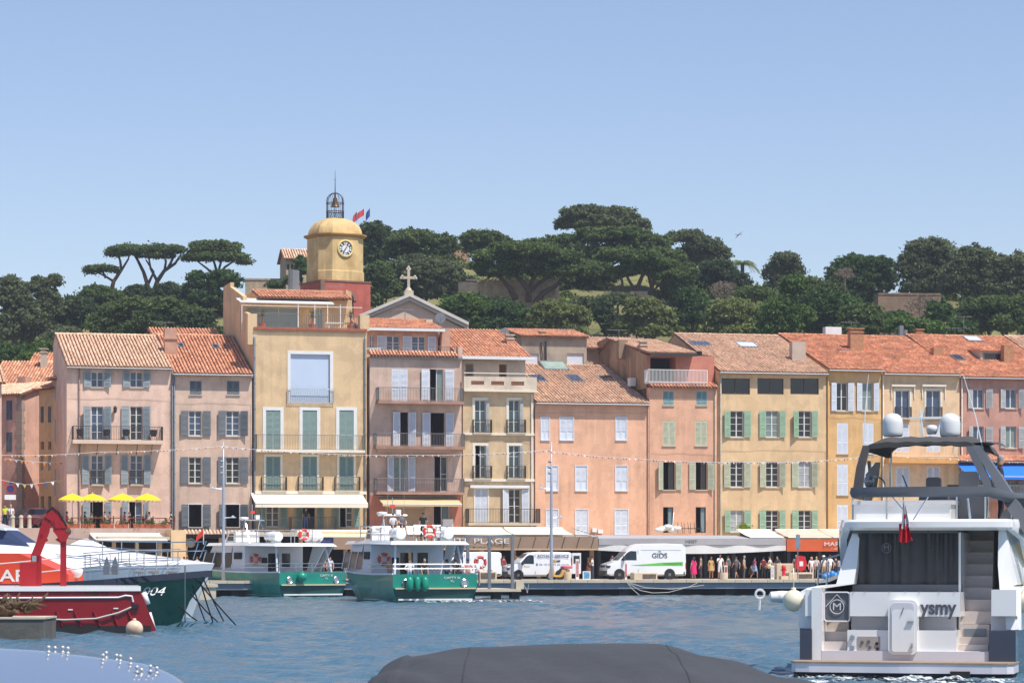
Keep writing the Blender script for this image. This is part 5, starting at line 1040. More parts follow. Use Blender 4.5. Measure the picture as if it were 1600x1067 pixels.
for i, px in enumerate((124, 152, 183, 214, 248)):
    c = Q.u(px, -3.4); od = ('first', 'second', 'third', 'fourth', 'fifth')[i]; r = thing('table', 'brown wooden terrace table, %s from the left under the parasols' % od, 'table', Q, (c, -3.4, ZU), 'terrace tables'); m = MB(); m.box(c - .6, c + .6, -3.8, -3.0, ZU + .72, ZU + .78); m.build('table_top', WOOD, r)
    for sx in (-.5, .5):
        for sy in (-3.7, -3.1): m = MB(); m.box(c + sx - .03, c + sx + .03, sy - .03, sy + .03, ZU, ZU + .72); m.build('leg', WOOD, r)
    for j, sx in enumerate((-1, 1)):
        u = c + sx * .95; r = thing('chair', 'woven terrace chair %s of the %s table from the left' % (('left', 'right')[j], od), 'chair', Q, (u, -3.4, ZU), 'terrace chairs'); m = MB(); m.box(u - .22, u + .22, -3.62, -3.18, ZU + .42, ZU + .47); m.build('seat', WOOD, r); m = MB(); m.box(u + sx * .2, u + sx * .24, -3.6, -3.2, ZU + .47, ZU + .9); m.build('backrest', WOOD, r)
        for dx in (-.19, .19):
            for dy in (-3.58, -3.22): m = MB(); m.box(u + dx - .02, u + dx + .02, dy - .02, dy + .02, ZU, ZU + .42); m.build('leg', WOOD, r)
TOPS = [(188, 70, 84), (236, 232, 226), (60, 66, 90), (150, 120, 100), (206, 170, 150), (40, 40, 44), (170, 60, 70), (230, 226, 220), (96, 110, 140), (44, 42, 46)]
DL = ['first', 'second', 'third', 'fourth', 'fifth', 'sixth', 'seventh', 'eighth', 'ninth', 'tenth']
for i in range(10):
    px = (124, 152, 183, 214, 248)[i // 2]; u = Q.u(px, -3.4) + (-.9 if i % 2 == 0 else .9)
    person('seated diner on the terrace, %s from the left, at a brown table' % DL[i], Q, (u, -3.4, ZU), (-90 if i % 2 == 0 else 90), 'sit', 1.7, TOPS[i], (70, 66, 72), 'dbdbdgdbyd'[i], (70, 66, 72), group='diners on the terrace')
for i, px in enumerate((112, 137, 166, 190, 218, 236, 255)):
    u = Q.u(px, -4.7); r = thing('planter', 'terracotta planter box on the terrace edge, %s from the left' % DL[i], 'planter', Q, (u, -4.75, ZU), 'planters along the terrace edge'); m = MB(); m.prism([(u - .42, ZU), (u + .42, ZU), (u + .5, ZU + .3), (u - .5, ZU + .3)], -4.95, -4.6); m.build('box', TERRA, r)
    V, fc = leaves([((u, -4.78, ZU + .36), (.36, .12, .12))], .09, .3); V -= np.array(OFF[r.name]); me = quadmesh('plant', V, fc); me.materials.append(DGREEN if i % 2 else OLIVE); o = bpy.data.objects.new('plant', me); C.objects.link(o); o.parent = r; o['kind'] = 'stuff'
for px, od in ((125, 'left'), (166.7, 'second'), (197, 'third'), (240, 'right')):
    u = Q.u(px, -.6); z = Q.z(180, 688); r = thing('chair', 'dark wicker chair on the pink house balcony, %s one' % od, 'chair', Q, (u, -.6, z), 'balcony chairs'); m = MB()
    m.ring([[(u + .27 * s * math.cos(t), -.6 + .24 * s * math.sin(t), z + h) for t in [2 * math.pi * k / 10 for k in range(10)]] for s, h in ((.6, .3), (.9, .42), (1.05, .78))], True, False); m.lathe([(.2, .40), (.2, .44)], (u, -.6, z), 10); m.build('shell', IRON, r)
    for dx in (-.16, .16):
        for dy in (-.14, .14): m = MB(); m.tube([(u + dx, -.6 + dy, z + .4), (u + dx * 1.5, -.6 + dy * 1.4, z)], .015, 4); m.build('leg', IRON, r)
# ---------------------------------------------------------------- road vehicles
def vehicle(name, label, cat, st, wheels, wr, side, front, rear, col, fr, at, rot, tyrey=None, lights=(), bump=None, group=None):
    """st: stations (x, z bottom, z belt, z top, half width), front at -x."""
    r = thing(name, label, cat, fr, at, group, rot); OFF[r.name] = Vector((0, 0, 0)); X = [s[0] for s in st]
    def sec(s):
        x, zb, zl, zt, w_ = s; h = zt - zl; hw = [(-w_ * .9, zb), (-w_, zb + .12), (-w_, zl), (-w_ * (1 - .10 * min(1, h)), zt - .10), (-w_ * (1 - .24 * min(1, h)), zt)]
        return [(x, y, z) for y, z in hw] + [(x, -y, z) for y, z in reversed(hw)]
    def Y(x, z):
        zl = np.interp(x, X, [s[2] for s in st]); zt = np.interp(x, X, [s[3] for s in st]); w_ = np.interp(x, X, [s[4] for s in st]); h = zt - zl
        return w_ * (1 - .10 * min(1, h) * max(0, (z - zl)) / max(.05, h - .1))
    m = MB(); m.ring([sec(s) for s in st]); body = m.build('body', col, r, True, auto=32)
    for nm, pg, mt_ in side:
        for sg in (-1, 1):
            m = MB(); m.poly([(x, sg * (Y(x, z) + .012), z) for x, z in (pg if sg < 0 else reversed(pg))]); m.build(nm, mt_, r)
    for nm, pts, mt_ in ((('windscreen', front, GLASS),) if front else ()) + ((('rear_window', rear, GLASS),) if rear else ()):
        m = MB(); m.poly(pts); m.build(nm, mt_, r)
    for nm, b, mt_ in lights: m = MB(); m.box(*b); m.build(nm, mt_, r)
    for x in wheels:
        for sg in (-1, 1):
            w_ = np.interp(x, X, [s[4] for s in st]); m = MB(); m.lathe([(wr * 1.17, 0), (wr * 1.17, sg * .02)], (x, sg * (w_ - .008), wr * 1.05), 20, 'y'); m.build('wheel_arch', RUBBER, r)
            m = MB(); y0 = sg * (w_ - .19); m.lathe([(wr * .62, sg * .0), (wr * .96, 0), (wr, sg * .05), (wr, sg * .16), (wr * .94, sg * .215), (wr * .62, sg * .215)], (x, y0, wr), 20, 'y'); wh = m.build('wheel', RUBBER, r, True, auto=40)
            m = MB(); m.lathe([(wr * .64, sg * .19), (wr * .5, sg * .21), (.05, sg * .22)], (x, y0, wr), 14, 'y'); m.build('rim', mat('wheel_steel', (120, 120, 124), .4, metal=.6), wh)
    return r
VW = mat('van_white_paint', (224, 226, 230), .25, .03, 1, coat=.5); BUMP = mat('dark_grey_plastic', (58, 60, 64), .6); LENS = mat('headlamp_lens', (70, 74, 80), .1, metal=.4); RLENS = mat('red_lamp_lens', (170, 20, 24), .2); DGL = mat('van_side_glass', (34, 46, 50), .08)
st_viv = [(-2.39, .34, .52, .74, .74), (-2.3, .28, .66, .94, .88), (-2.0, .25, .86, 1.06, .94), (-1.62, .25, .98, 1.14, .95), (-1.2, .25, 1.0, 1.52, .95), (-.78, .25, 1.02, 1.87, .95), (-.45, .25, 1.02, 1.96, .95), (1.0, .25, 1.02, 1.98, .95), (2.25, .25, 1.02, 1.95, .94), (2.39, .3, 1.0, 1.86, .92)]
def vivaro(label, px, v, lettering=True, doors=True):
    u = Q.u(px, v); r = vehicle('white_van', label, 'van', st_viv, (-1.55, 1.5), .32, [('side_window', [(-1.42, 1.12), (-.42, 1.12), (-.42, 1.72), (-.72, 1.76), (-.95, 1.66)], DGL), ('lower_trim', [(-2.3, .3), (2.3, .3), (2.3, .42), (-2.3, .42)], BUMP), ('door_seam', [(-.34, .4), (-.31, .4), (-.31, 1.8), (-.34, 1.8)], BUMP), ('door_handle', [(-.25, .98), (-.15, .98), (-.15, 1.16), (-.25, 1.16)], BUMP)],
        [(-1.56, -.74, 1.18), (-1.56, .74, 1.18), (-.86, .66, 1.84), (-.86, -.66, 1.84)], None, VW, Q, (u, v, ZQ), 0,
        lights=[('bumper', (-2.42, -2.2, -.86, .86, .28, .58), BUMP), ('headlamp', (-2.37, -2.12, -.90, -.62, .68, .84), LENS), ('headlamp', (-2.37, -2.12, .62, .90, .68, .84), LENS), ('rear_lamp', (2.33, 2.41, -.935, -.80, 1.0, 1.55), RLENS)])
    m = MB(); m.box(-1.32, -1.2, -1.16, -.96, 1.05, 1.3); m.build('mirror', BUMP, r)
    if doors:
        m = MB(); m.box(2.40, 3.05, -.93, -.89, .42, 1.9); d = m.build('open_rear_door', VW, r); m = MB(); m.box(2.5, 2.95, -.945, -.932, 1.15, 1.7); m.build('door_glass', DGL, d)
    if lettering:
        NAV = mat('navy_lettering', (44, 54, 84), .5)
        text('ROYAL & SERVICE', .26, NAV, r, (1.0, -.955, 1.66), w=2.3, off=False, bold=.006); text('06 18 38 43 66 www', .12, NAV, r, (1.05, -.975, 1.08), w=2.2, off=False); text('Royal', .16, mat('gold_logo', (196, 150, 80), .5), r, (-.95, -.97, .95), w=.4, off=False)
        m = MB(); m.prism([(.75, 1.32), (.95, 1.22), (1.45, 1.30), (1.45, 1.36), (.95, 1.42)], -.965, -.955); m.build('logo_gold', mat('gold_logo', (196, 150, 80), .5), r); m = MB(); m.prism([(1.25, 1.29), (1.5, 1.26), (1.5, 1.40), (1.25, 1.37)], -.972, -.966); m.build('logo_blue', NAV, r)
    return r
vivaro('white panel van with navy lettering and open rear door behind the lamp post', 838, -13.6)
vivaro('plain white van half hidden behind the nearer green ferry', 728, -13.9, False, False)
st_cr = [(-2.98, .34, .6, .85, .78), (-2.88, .28, .8, 1.08, .92), (-2.5, .26, 1.0, 1.2, 1.0), (-2.1, .26, 1.1, 1.32, 1.01), (-1.6, .26, 1.15, 1.78, 1.01), (-1.2, .26, 1.2, 2.2, 1.01), (-.8, .26, 1.2, 2.46, 1.01), (-.3, .26, 1.2, 2.56, 1.01), (1.5, .26, 1.2, 2.58, 1.01), (2.8, .26, 1.2, 2.52, 1.0), (2.98, .3, 1.2, 2.38, .98)]
u = Q.u(1003.5, -13.8); GRN = mat('green_stripe', (96, 190, 70), .5)
cr_ = vehicle('white_van', 'tall white high roof van with green stripe and GIDS lettering', 'van', st_cr, (-2.0, 1.75), .35, [('side_window', [(-1.92, 1.38), (-.72, 1.38), (-.72, 2.02), (-1.15, 2.04), (-1.4, 1.92)], DGL), ('lower_trim', [(-2.9, .3), (2.9, .3), (2.9, .55), (-2.9, .55)], BUMP), ('green_stripe', [(-1.2, 1.02), (-.3, .98), (2.75, .98), (2.75, 1.26), (1.2, 1.2), (-.3, 1.08)], GRN), ('door_seam', [(-.62, .5), (-.59, .5), (-.59, 2.1), (-.62, 2.1)], BUMP), ('panel_crease', [(-.4, 2.08), (2.6, 2.08), (2.6, 2.10), (-.4, 2.10)], BUMP)],
    [(-2.04, -.8, 1.38), (-2.04, .8, 1.38), (-1.18, .72, 2.2), (-1.18, -.72, 2.2)], None, VW, Q, (u, -13.8, ZQ), 0,
    lights=[('bumper', (-3.0, -2.75, -.9, .9, .28, .62), BUMP), ('headlamp', (-2.93, -2.6, -.965, -.62, .82, 1.0), LENS), ('headlamp', (-2.93, -2.6, .62, .965, .82, 1.0), LENS), ('grille', (-2.97, -2.85, -.55, .55, .78, .98), RUBBER), ('rear_lamp', (2.93, 3.0, -.985, -.86, .75, 1.2), RLENS)])
m = MB(); m.box(-1.75, -1.6, -1.26, -1.03, 1.35, 1.68); m.build('mirror', BUMP, cr_)
text('GIDS', .52, mat('slate_lettering', (84, 90, 104), .5), cr_, (1.0, -.985, 1.68), w=1.15, off=False, bold=.012); m = MB(); m.prism([(.88, 2.0), (1.0, 1.96), (1.14, 2.0), (1.08, 2.06), (.94, 2.06)], -.968, -.955); m.build('logo_leaf', GRN, cr_); text('C O N C E P T', .16, mat('dark_green_lettering', (40, 110, 40), .5), cr_, (1.95, -1.03, 1.12), w=1.3, off=False)
st_car = [(-2.1, .3, .5, .66, .72), (-2.0, .22, .6, .76, .84), (-1.2, .2, .78, .92, .88), (-.75, .2, .84, 1.0, .89), (-.1, .2, .86, 1.40, .89), (.5, .2, .86, 1.46, .89), (1.3, .2, .88, 1.36, .88), (1.85, .2, .86, 1.0, .87), (2.1, .3, .7, .86, .78)]
for px, v, rot, col, lab in ((61, -2.2, 62, (92, 22, 26), 'dark red car parked nearest on the upper street at the left'), (42, 2.5, 62, (36, 38, 44), 'black car parked second in the upper street row'), (24, 7.5, 62, (62, 84, 104), 'blue grey car parked third in the upper street row'), (20, 13, 62, (30, 32, 36), 'black car farthest up the street beside the coral house')):
    vehicle('parked_car', lab, 'car', st_car, (-1.3, 1.25), .31, [('side_window', [(-.6, .94), (1.45, .94), (1.0, 1.32), (0, 1.34)], DGL)], [(-.82, -.7, 1.02), (-.82, .7, 1.02), (-.16, .66, 1.40), (-.16, -.66, 1.40)], None, mat('car_paint_%d' % px, col, .2, .05, 1, coat=.6), Q, (Q.u(px, v), v, ZU), rot,
        lights=[('headlamp', (-2.06, -1.85, -.8, -.5, .58, .72), LENS), ('headlamp', (-2.06, -1.85, .5, .8, .58, .72), LENS)], group='cars parked up the left street')
for i, (px, v) in enumerate(((20, -4.2), (33, -4.4), (46, -4.4))):
    m = MB(); m.lathe([(.17, 0), (.15, .1), (.13, .7), (.17, .74), (.14, .86), (.03, .93)], (0, 0, 0), 12); o = solo(m, 'bollard', STONE, 'stone bollard on the upper street edge, %s from the left' % DL[i], 'bollard', Frame(Q.w(Q.u(px, v), v).x, Q.w(Q.u(px, v), v).y, 0, ZU), group='bollards on the upper street', smooth=True, auto=40)
person('person in yellow safety vest on the upper street at the left edge', Q, (Q.u(8, -3.5), -3.5, ZU), 150, 'stand', 1.75, (214, 226, 40), (40, 44, 60), 'd', (40, 44, 60)); person('person in white top with navy trousers beside the upper street bollards', Q, (Q.u(17, -3.9), -3.9, ZU), 170, 'walk', 1.72, (226, 226, 228), (40, 50, 90), 'y')
pb = Q.at(16, 764, -4.5); r = thing('street_sign', 'round no parking sign on a post at the left street', 'sign', Q, (pb.x, -4.5, ZU)); m = MB(); m.tube([(pb.x, -4.5, ZU), (pb.x, -4.5, pb.z + .3)], .03, 6); m.build('post', ZINC, r); m = MB(); m.lathe([(.3, -.03), (.3, 0)], (pb.x, -4.5, pb.z), 18, 'y'); m.build('disc', mat('sign_blue', (40, 50, 110), .5), r); m = MB(); m.torus((pb.x, -4.54, pb.z), .27, .035, 'y', 20, 5); m.build('rim', RLENS, r); m = MB(); m.box(pb.x - .4, pb.x + .4, -4.53, -4.5, pb.z - .75, pb.z - .4); m.build('plate', WHITE, r)
# ---------------------------------------------------------------- shops and awnings on the quay
SD = mat('shop_shade', (40, 36, 34), .8, .3, 1); BEIGE = mat('beige_pillar', (196, 166, 130), .85, .1); TAUPE = mat('taupe_awning_canvas', (150, 126, 106), .9, .08, 1)  # shop walls: shade under the roof put into a dark colour
def shop(name, label, x0, x1, ytop, pillars, roofm=None, v0=-7.2, vb=-.3, wallm=None):
    a, b = Q.u(x0, v0), Q.u(x1, v0); zt = Q.z((x0 + x1) / 2, ytop, v0); r = thing(name, label, 'shop', Q, ((a + b) / 2, v0, ZQ)); m = MB()
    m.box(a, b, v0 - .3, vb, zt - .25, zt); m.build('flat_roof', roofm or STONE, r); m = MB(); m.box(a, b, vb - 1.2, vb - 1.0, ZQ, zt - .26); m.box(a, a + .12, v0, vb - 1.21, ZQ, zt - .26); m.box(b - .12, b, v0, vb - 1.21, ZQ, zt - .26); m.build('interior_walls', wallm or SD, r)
    pm_ = mat('navy_grey_column', (62, 66, 78), .6) if x0 > 930 else BEIGE
    for px in pillars: u = Q.u(px, v0); m = MB(); m.box(u - .13, u + .13, v0 - .1, v0 + .25, ZQ + .003, zt - .26); m.build('pillar', pm_, r)
    n = int((b - a) / .9); rs = random.Random(int(x0))
    for k in range(n):                     # goods and furniture inside the shop
        u = a + .4 + (b - a - .8) * (k + rs.random()) / n; v = v0 + rs.uniform(1.0, 4.5); m = MB(); h = rs.choice((.5, .8, 1.1, 1.5)); z = ZQ + .004
        cc = rs.choice(((150, 60, 50), (196, 190, 176), (60, 90, 60), (90, 74, 60), (170, 140, 100), (70, 84, 110), (48, 44, 42), (160, 50, 90)))
        if rs.random() < .5: m.lathe([(.2, 0), (.16, h * .3), (.24, h * .8), (.08, h)], (u, v, z), 8)
        else: m.box(u - .25, u + .25, v - .15, v + .15, z + .25, z + .25 + h * .7); m.box(u - .03, u + .03, v - .03, v + .03, z, z + .25)
        m.build('goods', mat('goods_%d_%d_%d' % cc, cc, .8), r)
    return r, a, b, zt
# arcade in the retaining wall, left
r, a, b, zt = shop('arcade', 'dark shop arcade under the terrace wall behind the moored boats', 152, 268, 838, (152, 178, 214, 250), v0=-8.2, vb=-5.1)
awning(r, Q, 150, 262, 834, 843, -5.1, -9.6, mat('pale_grey_canvas', (206, 200, 190), .9), .12, arms=4); m = MB(); m.box(Q.u(263, -7), Q.u(286, -7), -8.6, -5.2, ZQ, Q.z(274, 828, -7)); m.build('peach_pier', mat('peach_pier', (232, 196, 150), .9), r)
r, a, b, zt = shop('black_shop', 'black fronted shop with scalloped tile edge and round sign under the taupe house', 287, 398, 834, (290, 345), mat('black_front', (30, 29, 30), .6)); tiles(r, a, b, -7.9, zt - .1, -7.0, zt + .2, PALE); m = MB(); q = Q.at(298, 848, -8.0); m.lathe([(.34, -8.0), (.34, -7.9)], (q.x, 0, q.z), 20, 'y'); m.torus((q.x, -8.02, q.z), .3, .03, 'y', 20, 5); m.build('round_sign', mat('round_sign_grey', (110, 104, 98), .6), r)
r, a, b, zt = shop('cream_awning_cafe', 'cafe with cream awning and navy banner under the tall yellow house', 400, 586, 831, (420, 470, 540)); awning(r, Q, 470, 588, 829, 838, -6.8, -8.6, mat('pale_yellow_awning', (232, 206, 158), .9), .1, arms=3); m = MB(); x0_, x1_ = Q.u(521, -8.7), Q.u(588, -8.7); m.box(x0_, x1_, -8.7, -8.66, Q.z(550, 858, -8.7), Q.z(550, 839, -8.7)); m.build('taupe_valance', TAUPE, r)
m = MB(); x0_, x1_ = Q.u(493, -8.8), Q.u(520, -8.8); m.box(x0_, x1_, -8.8, -8.76, Q.z(505, 858, -8.8), Q.z(505, 839, -8.8)); nb_ = m.build('navy_banner', mat('navy_banner_cloth', (28, 40, 92), .8), r); text('~ ~ ~', .3, mat('banner_ochre', (200, 130, 90), .7), nb_, ((x0_ + x1_) / 2, -8.81, Q.z(505, 845, -8.8)), w=.8)
r, a, b, zt = shop('petite_plage_restaurant', 'restaurant under the wide taupe awning with white lettering', 588, 934, 836, (640, 700, 753, 803, 842, 925))
vf = -10.4; m = MB(); x0_, x1_ = Q.u(588, vf), Q.u(934.5, vf); zt_, zb_ = Q.z(800, 838, vf), Q.z(800, 856.5, vf)
m.ring([[(x, vf + .03 * math.sin(x * 1.3), z) for x in np.linspace(x0_, x1_, 60)] for z in (zb_, (zt_ + zb_) / 2, zt_)], False); vl = m.build('valance', TAUPE, r); m = MB(); m.box(x0_, x1_, vf - .06, vf + .02, zb_ - .12, zb_ - .002); m.build('valance_trim', BEIGE, vl)
for k in range(15): u = x0_ + (x1_ - x0_) * (k + .6) / 15; m = MB(); m.tube([(u + .14, vf - .05, zt_), (u - .12, vf - .05, zb_)], .03, 4); m.build('valance_strut', mat('dark_taupe', (96, 78, 66), .9), vl)
text('LA PETITE PLAGE', .52, WHITE, vl, (Q.u(722, vf), vf - .075, Q.z(722, 845, vf)), w=6.9); text('SAINT TROPEZ', .26, mat('faded_cream_lettering', (196, 176, 152), .8), vl, (Q.u(737, vf), vf - .075, Q.z(737, 852, vf)), w=2.2)
for xa, xb in ((590, 700), (702, 800), (802, 895)): awning(r, Q, xa, xb, 825, 834, -7.0, -9.9, CANVAS, .1, arms=2, name='cream_canopy')
m = MB(); m.ring([[(Q.u(893, -7), -7.0, Q.z(893, 824, -7)), (Q.u(895, -7), -7.0, Q.z(893, 826, -7))], [(x1_, vf, zt_ + .03), (x1_, vf, zt_)]], False); m.build('canopy_end', CANVAS, r)
GREYC = mat('grey_awning_canvas', (168, 166, 168), .9, .06); r, a, b, zt = shop('grey_awning_shop', 'boutique under the long grey awning with hanging white edge', 935, 1228, 838, (936, 990, 1050, 1102, 1146, 1205), wallm=mat('deep_shop_shade', (28, 27, 29), .8, .3))  # boutique walls painted darker still to hold the awning's shade
m = MB(); vf = -10.2; x0_, x1_ = Q.u(935.5, vf), Q.u(1228, vf); zt_, zb_ = Q.z(1080, 841, vf), Q.z(1080, 851, vf); m.ring([[(x, vf, z) for x in np.linspace(x0_, x1_, 40)] for z in (zb_, zt_)], False); m.ring([[(x, vf, zt_) for x in np.linspace(x0_, x1_, 40)], [(x, -7.0, Q.z(1080, 836, -7)) for x in np.linspace(x0_, x1_, 40)]], False); gv = m.build('grey_awning', GREYC, r)
m = MB(); xs = np.linspace(x0_, x1_, 60); m.ring([[(x, vf + .05 + .05 * math.sin(x * 2), zb_ - .02 - d * (.55 + .35 * math.sin((x - x0_) / (x1_ - x0_) * math.pi))) for x in xs] for d in (0, .35, .7)], False); m.build('hanging_edge', WHITE, gv); text('HEIST', .32, mat('grey_lettering', (96, 92, 96), .7), gv, (Q.u(1080, vf), vf - .02, Q.z(1080, 846, vf)), w=.9)
ORC = mat('orange_awning_canvas', (206, 94, 50), .85, .08); r, a, b, zt = shop('orange_awning_restaurant', 'restaurant under the orange awning lettered MARCEL', 1229, 1420, 838, (1232, 1280, 1330, 1380)); m = MB(); vf = -10.6; x0_, x1_ = Q.u(1229, vf), Q.u(1420, vf); zt_, zb_ = Q.z(1280, 842, vf), Q.z(1280, 861, vf)
m.ring([[(x, vf + .06 * math.sin(x * 1.9), z) for x in np.linspace(x0_, x1_, 50)] for z in (zb_, zb_ + .12, (zt_ + zb_) / 2, zt_)], False); ov = m.build('orange_valance', ORC, r); text('MARCEL', .42, WHITE, ov, (Q.u(1309, vf), vf - .09, Q.z(1309, 850, vf)), w=2.2); text('RESTAURANT', .14, WHITE, ov, (Q.u(1312, vf), vf - .09, Q.z(1312, 857.5, vf)), w=.9)
for xa, xb in ((1172, 1225), (1232, 1300), (1302, 1370)): awning(r if xa > 1200 else gv, Q, xa, xb, 828, 839, -7.0, -10.0, CANVAS if xa < 1200 else mat('pink_cream_canopy', (222, 190, 168), .9), .06, arms=1, name='canopy')
m = MB(); q = Q.u(1360, -7); m.box(q - 6, q + 2, -7.4, -7.2, Q.z(1330, 836, -7), Q.z(1330, 834, -7)); m.build('roof_edge', BEIGE, r)
# terrace clutter over the grey shop
for i, (px, lab) in enumerate(((1040, 'folded white parasol heap on the shop roof under the rose house'), (1058, 'dark cafe furniture stacked on the shop roof under the rose house'))):
    q = Q.at(px, 833, -4); m = MB()
    if i == 0:
        for k in range(5): m.ball((q.x - .5 + k * .35, -4 + .1 * (k % 2), q.z + .25 + .12 * (k % 3)), (.4, .3, .2), 8, 6)
        m.tube([(q.x + .5, -4, q.z), (q.x + .65, -4, q.z + 1.6)], .04, 5); solo(m, 'parasol_heap', WHITE, lab, 'parasol', Q, (q.x, -4, q.z - .1), smooth=True)
    else:
        for k in range(4): m.box(q.x + k * .5, q.x + k * .5 + .4, -4.2, -3.8, q.z + .35, q.z + .4); m.tube([(q.x + k * .5, -4.2, q.z), (q.x + k * .5, -4.2, q.z + .8)], .02, 4); m.tube([(q.x + k * .5 + .4, -4.2, q.z), (q.x + k * .5 + .4, -3.8, q.z + .85)], .02, 4)
        solo(m, 'stacked_chairs', IRON, lab, 'chairs', Q, (q.x, -4, q.z))
q = Q.at(1162, 836, -6.5); r = thing('potted_bush', 'yellow green bush in a pot on the grey awning shop roof', 'plant', Q, (q.x, -6.5, q.z)); m = MB(); m.lathe([(.25, -.1), (.32, .3)], (q.x, -6.5, q.z), 12); m.build('pot', IRON, r); V, fc = leaves([((q.x, -6.5, q.z + .55), (.5, .4, .4))], .12, .5); V -= np.array(OFF[r.name]); me = quadmesh('foliage', V, fc); me.materials.append(leafmat('yellow_green_leaves', (110, 130, 40), (150, 164, 60), (176, 186, 80))); o = bpy.data.objects.new('foliage', me); C.objects.link(o); o.parent = r; o['kind'] = 'stuff'
for px, v, z, lab in ((410, 1.2, Cc.zt, 'potted palm at the left of the yellow house roof terrace'), (548, 1.2, Cc.zt, 'potted palm at the right of the yellow house roof terrace'), (488, 1.2, Cc.zt, 'spiky agave in the middle of the yellow house roof terrace')):
    u = Q.u(px, v); r = thing('potted_palm', lab, 'plant', Q, (u, v, z)); m = MB(); m.lathe([(.2, 0), (.28, .5)], (u, v, z), 10); m.tube([(u, v, z + .5), (u, v, z + 1.15)], .07, 6); m.build('pot', TERRA, r); m = MB()
    for k in range(46):
        t = k * 2.4; el = R(random.uniform(-10, 80)); d = Vector((math.cos(t) * math.cos(el), math.sin(t) * math.cos(el), math.sin(el))); p0 = Vector((u, v, z + 1.15)); sd2 = Vector((-d.y, d.x, 0)).normalized() * .05; m.poly([p0 - sd2, p0 + sd2, p0 + d * .75 + Vector((0, 0, -.2))])
    m.build('fronds', OLIVE, r)['kind'] = 'stuff'
q = Q.u(530, 1.8); m = MB(); m.box(q - 1.1, q + 1.1, 1.4, 2.3, Cc.zt + .62, Cc.zt + .7); m.box(q - .9, q - .8, 1.5, 2.2, Cc.zt, Cc.zt + .62); m.box(q + .8, q + .9, 1.5, 2.2, Cc.zt, Cc.zt + .62); solo(m, 'terrace_table', WHITE, 'long white table on the yellow house roof terrace', 'table', Q, (q, 1.8, Cc.zt))
# ---------------------------------------------------------------- furniture of the quay, people on it
def lamp(px, lab, v=-17.2):
    u = Q.u(px, v); r = thing('street_lamp', lab, 'street lamp', Q, (u, v, ZQ), 'tall lamp posts on the quay'); zt = Q.z(px, 690, v); m = MB(); m.tube([(u, v, ZQ), (u, v, ZQ + 1.2), (u, v, ZQ + 6.5), (u, v, zt)], [.13, .11, .09, .04], 10); m.build('pole', mat('lamp_grey_paint', (168, 176, 190), .4, .04, metal=.2), r, True)
    for yy, sg, L in ((763, -1, .75), (808, 1, .65)):
        z = Q.z(px, yy, v); m = MB(); m.tube([(u, v, z - .05), (u + sg * L, v, z)], .035, 6); m.lathe([(.03, .14), (.12, .05), (.26, -.02), (.05, -.05)], (u + sg * L, v, z), 12); m.build('lamp_arm', mat('lamp_grey_paint', (0, 0, 0)), r)
    for yy in (721, 730, 739): z = Q.z(px, yy, v); m = MB(); m.tube([(u - .2, v, z), (u - .02, v, z)], .09, 8); m.build('spotlight', ZINC, r)
lamp(349, 'tall grey lamp post in front of the taupe house'); lamp(861.5, 'tall grey lamp post in front of the salmon house by the van')
def bunting(lab, pts, cols, v=-17.3, per=13, size=.13):
    P_ = [Q.at(x, y, v) for x, y in pts]; r = thing('bunting', lab, 'bunting', Q, tuple(P_[0]), 'bunting strung along the quay'); m = MB(); line = []
    for a, b in zip(P_, P_[1:]):
        n = 14; sag = .03 * (b - a).length
        for i in range(n + 1): t = i / n; p = a.lerp(b, t); p = p - Vector((0, 0, sag * 4 * t * (1 - t) * .35)); line.append(p)
    m.tube(line, .012, 4); m.build('cord', WHITE, r); L = 0; acc = 0; fl = {}
    for a, b in zip(line, line[1:]):
        d = (b - a).length; k = 0
        while acc <= d:
            p = a.lerp(b, acc / d); c = cols[L % len(cols)]; L += 1; mm = fl.setdefault(c, MB()); t = random.uniform(-.5, .5); w_ = size * .45
            mm.poly([(p.x - w_, v, p.z), (p.x + w_, v, p.z), (p.x + w_ * .3 + .05 * t, v - .12 * t, p.z - size * random.uniform(.8, 1.2))]); acc += size * 1.7
        acc -= d
    for c, mm in fl.items(): mm.build('flags', cloth(c), r)['kind'] = 'stuff'
OR, RD, WH, BL, PK = (236, 138, 40), (208, 50, 50), (236, 232, 228), (50, 70, 140), (226, 120, 130)
bunting('orange and red bunting from the left edge to the first lamp post', [(-60, 708), (60, 711), (150, 706), (349, 697)], (OR, OR, OR, WH)); bunting('pink and white bunting over the tall yellow house awnings between the lamp posts', [(349, 697), (480, 707), (640, 711), (861, 703)], (PK, WH, RD, WH, BL))
bunting('red and white bunting from the second lamp post past the ochre house', [(861, 705), (1000, 717), (1150, 722), (1290, 719), (1400, 707)], (RD, WH, PK, WH, BL)); bunting('orange bunting behind the motor yacht flybridge', [(1400, 712), (1480, 716), (1620, 722)], (OR, WH, OR))
bunting('short orange bunting across the left side street', [(8, 716), (60, 722), (98, 722)], (OR, OR, WH), 2, size=.24); bunting('white and multicoloured bunting low across the left side street', [(-5, 748), (40, 757), (98, 750)], (WH, RD, BL, WH, (220, 200, 60)), 1, size=.3)
def P(label, px, face, pose, v=-15.5, **k): return person(label, Q, (Q.u(px, v), v, ZQ + .004), face, pose, **k)
P('woman in a bright pink dress standing right of the tall van', 1084, 20, 'stand', -13, h=1.66, top=(214, 30, 110), bot=(214, 30, 110), skirt=(214, 30, 110, .55), hair='d', long=True)
P('woman in a tan playsuit standing beside the man in white', 1111, 190, 'stand', h=1.68, top=(186, 150, 96), bot=(186, 150, 96), hair='b', skirt=(186, 150, 96, .3), skin=SKIN2)
P('man in white shirt and shorts lifting a phone', 1125, 180, 'phone', h=1.86, top=(236, 234, 232), bot=(232, 230, 228), hair='d', skin=SKIN2)
